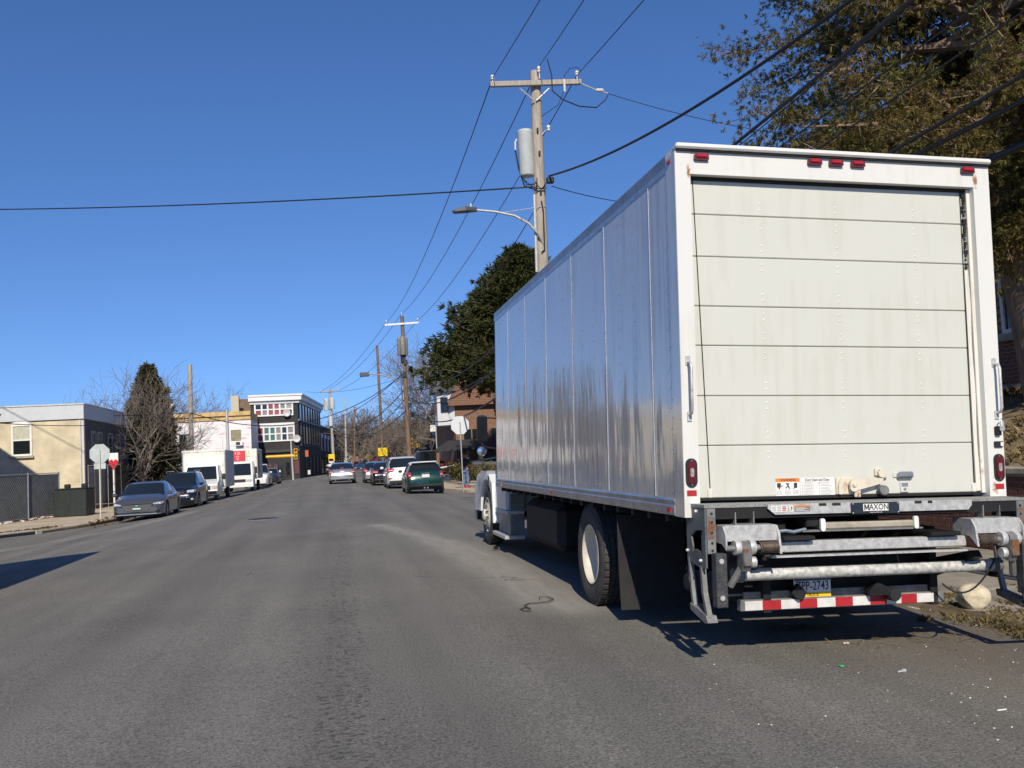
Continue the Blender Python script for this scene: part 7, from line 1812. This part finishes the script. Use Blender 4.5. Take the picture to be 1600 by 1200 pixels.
# row houses along the right side, farther on
rr = random.Random(3); RC = [(.20, .10, .07), (.45, .43, .38), (.16, .10, .08), (.50, .47, .40), (.24, .13, .09), (.34, .30, .25), (.18, .09, .07)]
LAB = ['stone-fronted row house with dark porch next to the shingled house', 'pale row house after the stone-fronted one', 'brown brick row house in the right-hand row', 'cream row house in the far right row', 'reddish row house farther down on the right', 'grey row house near the street end', 'last brown row house on the right']
for k in range(7):
    Y = 88+k*13; x0 = 9.8+cx(Y); h = rr.uniform(6.0, 7.4)
    t_ = thing('row_house', LAB[k], 'house', (x0, Y, -.07), -R_(4.5), 'row houses on the right side')
    wm_ = mat(f'row_house_wall_{k}', RC[k], .9, 0, .15, 2, .2, 20)
    MB().box(0, 9, 0, 12.4, -.4, h).build('wall', wm_, t_); MB().box(-.35, 9.2, -.1, 12.5, h+.002, h+.35).build('cornice', TRIMW if k % 2 else DKROOF, t_)
    MB().hull([(-2.2, .2, 2.5), (-2.2, 12.2, 2.5), (0, .2, 3.2), (0, 12.2, 3.2), (-2.2, .2, 2.35), (0, .2, 2.35), (-2.2, 12.2, 2.35), (0, 12.2, 2.35)]).build('porch_roof', DKROOF, t_)
    for y in (.5, 6, 11.8): MB().box(-2.1, -1.9, y-.1, y+.1, 0, 2.35).build('porch_post', TRIMW, t_)
    for y in (1.2, 4.4, 7.6, 10.4): sash_window(t_, -.004, y, y+1.0, 3.9, 5.5, -1, .08, TRIMW)
    for z in (.9, 3.9): win_front(t_, 1.0, 2.0, -.006, z, z+1.5, .08, TRIMW); win_front(t_, 3.6, 4.6, -.006, z, z+1.5, .08, TRIMW)
# low brick houses closing the street
for k, (px, Y, w, h, c, lab) in enumerate(((598, 250, 16, 6, (.25, .12, .08), 'low red brick house closing the far street'), (566, 262, 14, 7, (.40, .36, .32), 'pale far house at the street end'), (632, 245, 18, 6.5, (.14, .09, .07), 'dark far house on the right of the street end'))):
    c0 = atY(px, 730, Y); t_ = thing('far_house', lab, 'house', (c0.x, Y, -.2)); MB().box(-w/2, w/2, 0, 8, -.3, h).build('wall', mat(f'far_wall_{k}', c, .9, 0, .2, .8), t_)
    MB().prism([(-w/2-.4, h), (0, h+2.5), (w/2+.4, h)], 1, -.4, 8.4).build('roof', mat('roof_grey', (.12, .12, .125)), t_)
    for x in np.linspace(-w/2+1.5, w/2-3, 4): win_front(t_, float(x), float(x)+1.4, -.006, 2.6, 4.4, .12, TRIMW)
# yard shed backdrop behind the left corner so that the side street closes
for k, (x, y, w, d, h, c, lab) in enumerate(((-34, 47, 20, 9, 6.2, (.30, .14, .10), 'brick row house next to the tan building, beyond the left edge'),)):
    t_ = thing('row_house', lab, 'house', (x, y, -.25)); MB().box(-w/2, w/2-.3, 0, d, -.3, h).build('wall', mat('left_row_wall', c, .9, 0, .2, 1), t_); MB().box(-w/2-.1, w/2-.2, -.2, d, h+.002, h+.4).build('cornice', TRIMW, t_)
    for xx in np.linspace(-w/2+1.5, w/2-3, 4):
        for z in (.9, 3.6): win_front(t_, float(xx), float(xx)+1.1, -.006, z, z+1.7, .09, TRIMW)
# gabled house at the corner lot, outside the left edge: its roof shades the fence and the tan wall
t_ = thing('gabled_house', 'gabled brick house just beyond the left edge, shading the fence', 'house', (-20.8, 36.7, -.25))
MB().prism([(-5.2, -.3), (5.2, -.3), (5.2, 7.6), (0, 11.9), (-5.2, 7.6)], 1, 0, 5.6).build('wall', mat('left_row_wall', (.30, .14, .10)), t_)
for s in (-1, 1): MB().prism([(s*5.5, 7.42), (0, 12.0), (0, 12.2), (s*5.5, 7.64)], 1, -.3, 5.85).build('roof_slope', mat('roof_grey', (.12, .12, .125)), t_)
for xx in (-3.4, -.6, 2.2):
    for z in (1.2, 4.4): win_front(t_, xx, xx+1.2, -.006, z, z+1.8, .09, TRIMW)
# ------------------------------------------------------------------ pedestrian
def skin_obj(name, joints, edges, m, parent, sub=2):
    me = bpy.data.meshes.new(name); me.from_pydata([j[0] for j in joints], edges, []); me.materials.append(m)
    o = bpy.data.objects.new(name, me); COL.objects.link(o); o.parent = parent
    o.modifiers.new('skin', 'SKIN'); s = o.modifiers.new('sub', 'SUBSURF'); s.levels = sub; s.render_levels = sub
    for v, j in zip(me.skin_vertices[0].data, joints): v.radius = (j[1], j[2] if len(j) > 2 else j[1])
    me.skin_vertices[0].data[0].use_root = True
    dg = bpy.context.evaluated_depsgraph_get(); nm_ = bpy.data.meshes.new_from_object(o.evaluated_get(dg)); o.modifiers.clear(); o.data = nm_
    if not nm_.materials: nm_.materials.append(m)
    nm_.polygons.foreach_set('use_smooth', [True]*len(nm_.polygons))
    return o
pp = atY(728, 767, 45.0)
PE = thing('person', 'person in black jacket, blue jeans and red shoes with hands raised to the face', 'person', (pp.x+.03, 45.0, -.07), R_(-35))
SKIN = mat('skin', (.42, .25, .18), .6); JKT = mat('jacket_black', (.016, .016, .018), .8, 0, .3, 8, .2, 30); JEAN = mat('jeans_blue', (.10, .16, .27), .85, 0, .3, 6); SHOE = mat('shoes_red', (.45, .05, .06), .6); HAIR = mat('hair_brown', (.16, .085, .04), .7, 0, .3, 12)
body = [((0, 0, .93), .13, .10), ((0, 0, 1.15), .14, .10), ((0, 0, 1.36), .15, .10), ((0, .02, 1.47), .055), ((0, .04, 1.56), .085, .10), ((0, .05, 1.64), .08, .095),
        ((.18, 0, 1.37), .06), ((.25, .10, 1.14), .05), ((.13, .26, 1.30), .038), ((.06, .22, 1.42), .032),
        ((-.18, 0, 1.37), .06), ((-.26, .06, 1.12), .05), ((-.15, .26, 1.28), .038), ((-.05, .22, 1.44), .032),
        ((.09, 0, .84), .09), ((.10, .02, .48), .062), ((.11, -.02, .09), .042), ((-.09, 0, .84), .09), ((-.11, .05, .48), .062), ((-.12, .10, .09), .042)]
eb = [(0, 1), (1, 2), (2, 3), (3, 4), (4, 5), (2, 6), (6, 7), (7, 8), (8, 9), (2, 10), (10, 11), (11, 12), (12, 13), (0, 14), (14, 15), (15, 16), (0, 17), (17, 18), (18, 19)]
skin_obj('body', body, eb, SKIN, PE)
jk = [(body[0][0], .155, .125), (body[1][0], .165, .125), (body[2][0], .17, .12), ((0, .02, 1.46), .085)] + [(b_[0], b_[1]+.022) for b_ in body[6:9]] + [(b_[0], b_[1]+.022) for b_ in body[10:13]]
skin_obj('jacket', jk, [(0, 1), (1, 2), (2, 3), (2, 4), (4, 5), (5, 6), (2, 7), (7, 8), (8, 9)], JKT, PE)
jn = [((0, 0, .92), .145, .115)] + [(b_[0], b_[1]+.015) for b_ in body[14:20]]
skin_obj('jeans', jn, [(0, 1), (1, 2), (2, 3), (0, 4), (4, 5), (5, 6)], JEAN, PE)
for c in (body[16][0], body[19][0]): MB().hull([(c[0]+sx*.05, c[1]+sy, z) for sx in (-1, 1) for sy, z in ((-.09, .0), (.19, .0), (-.08, .08), (.05, .10), (.17, .05))]).build('shoe', SHOE, PE)
skin_obj('hair', [((0, .0, 1.66), .10, .115), ((0, -.03, 1.58), .10, .10), ((0, -.06, 1.46), .085, .06)], [(0, 1), (1, 2)], HAIR, PE)
for s in (-1, 1):
    for k in range(4):
        b0 = Vector(body[9 if s > 0 else 13][0]); MB().tube([b0+Vector((s*(.005+.012*k-.02), .0, 0)), b0+Vector((s*(.005+.012*k-.02)*.8, .03, .05-.004*k)), b0+Vector((s*(.012*k-.02)*.5, -.01, .085-.006*k))], [.009, .008, .006], 5).build('finger', SKIN, PE)
    MB().tube([b0+Vector((-s*.025, 0, -.02)), b0+Vector((-s*.04, .03, .01)), b0+Vector((-s*.03, .03, .04))], [.010, .009, .007], 5).build('thumb', SKIN, PE)
for s in (-1, 1): MB().lathe([(0, -.012), (.011, 0), (0, .012)], (s*.032, .128, 1.605), 'y', 8).build('eye', BLACK, PE)
MB().hull([(-.014, .135, 1.565), (.014, .135, 1.565), (0, .155, 1.57), (0, .13, 1.605)]).build('nose', SKIN, PE)
MB().bbox(-.024, .024, .118, .134, 1.532, 1.542, .004).build('mouth', mat('lips', (.35, .12, .1), .6), PE)
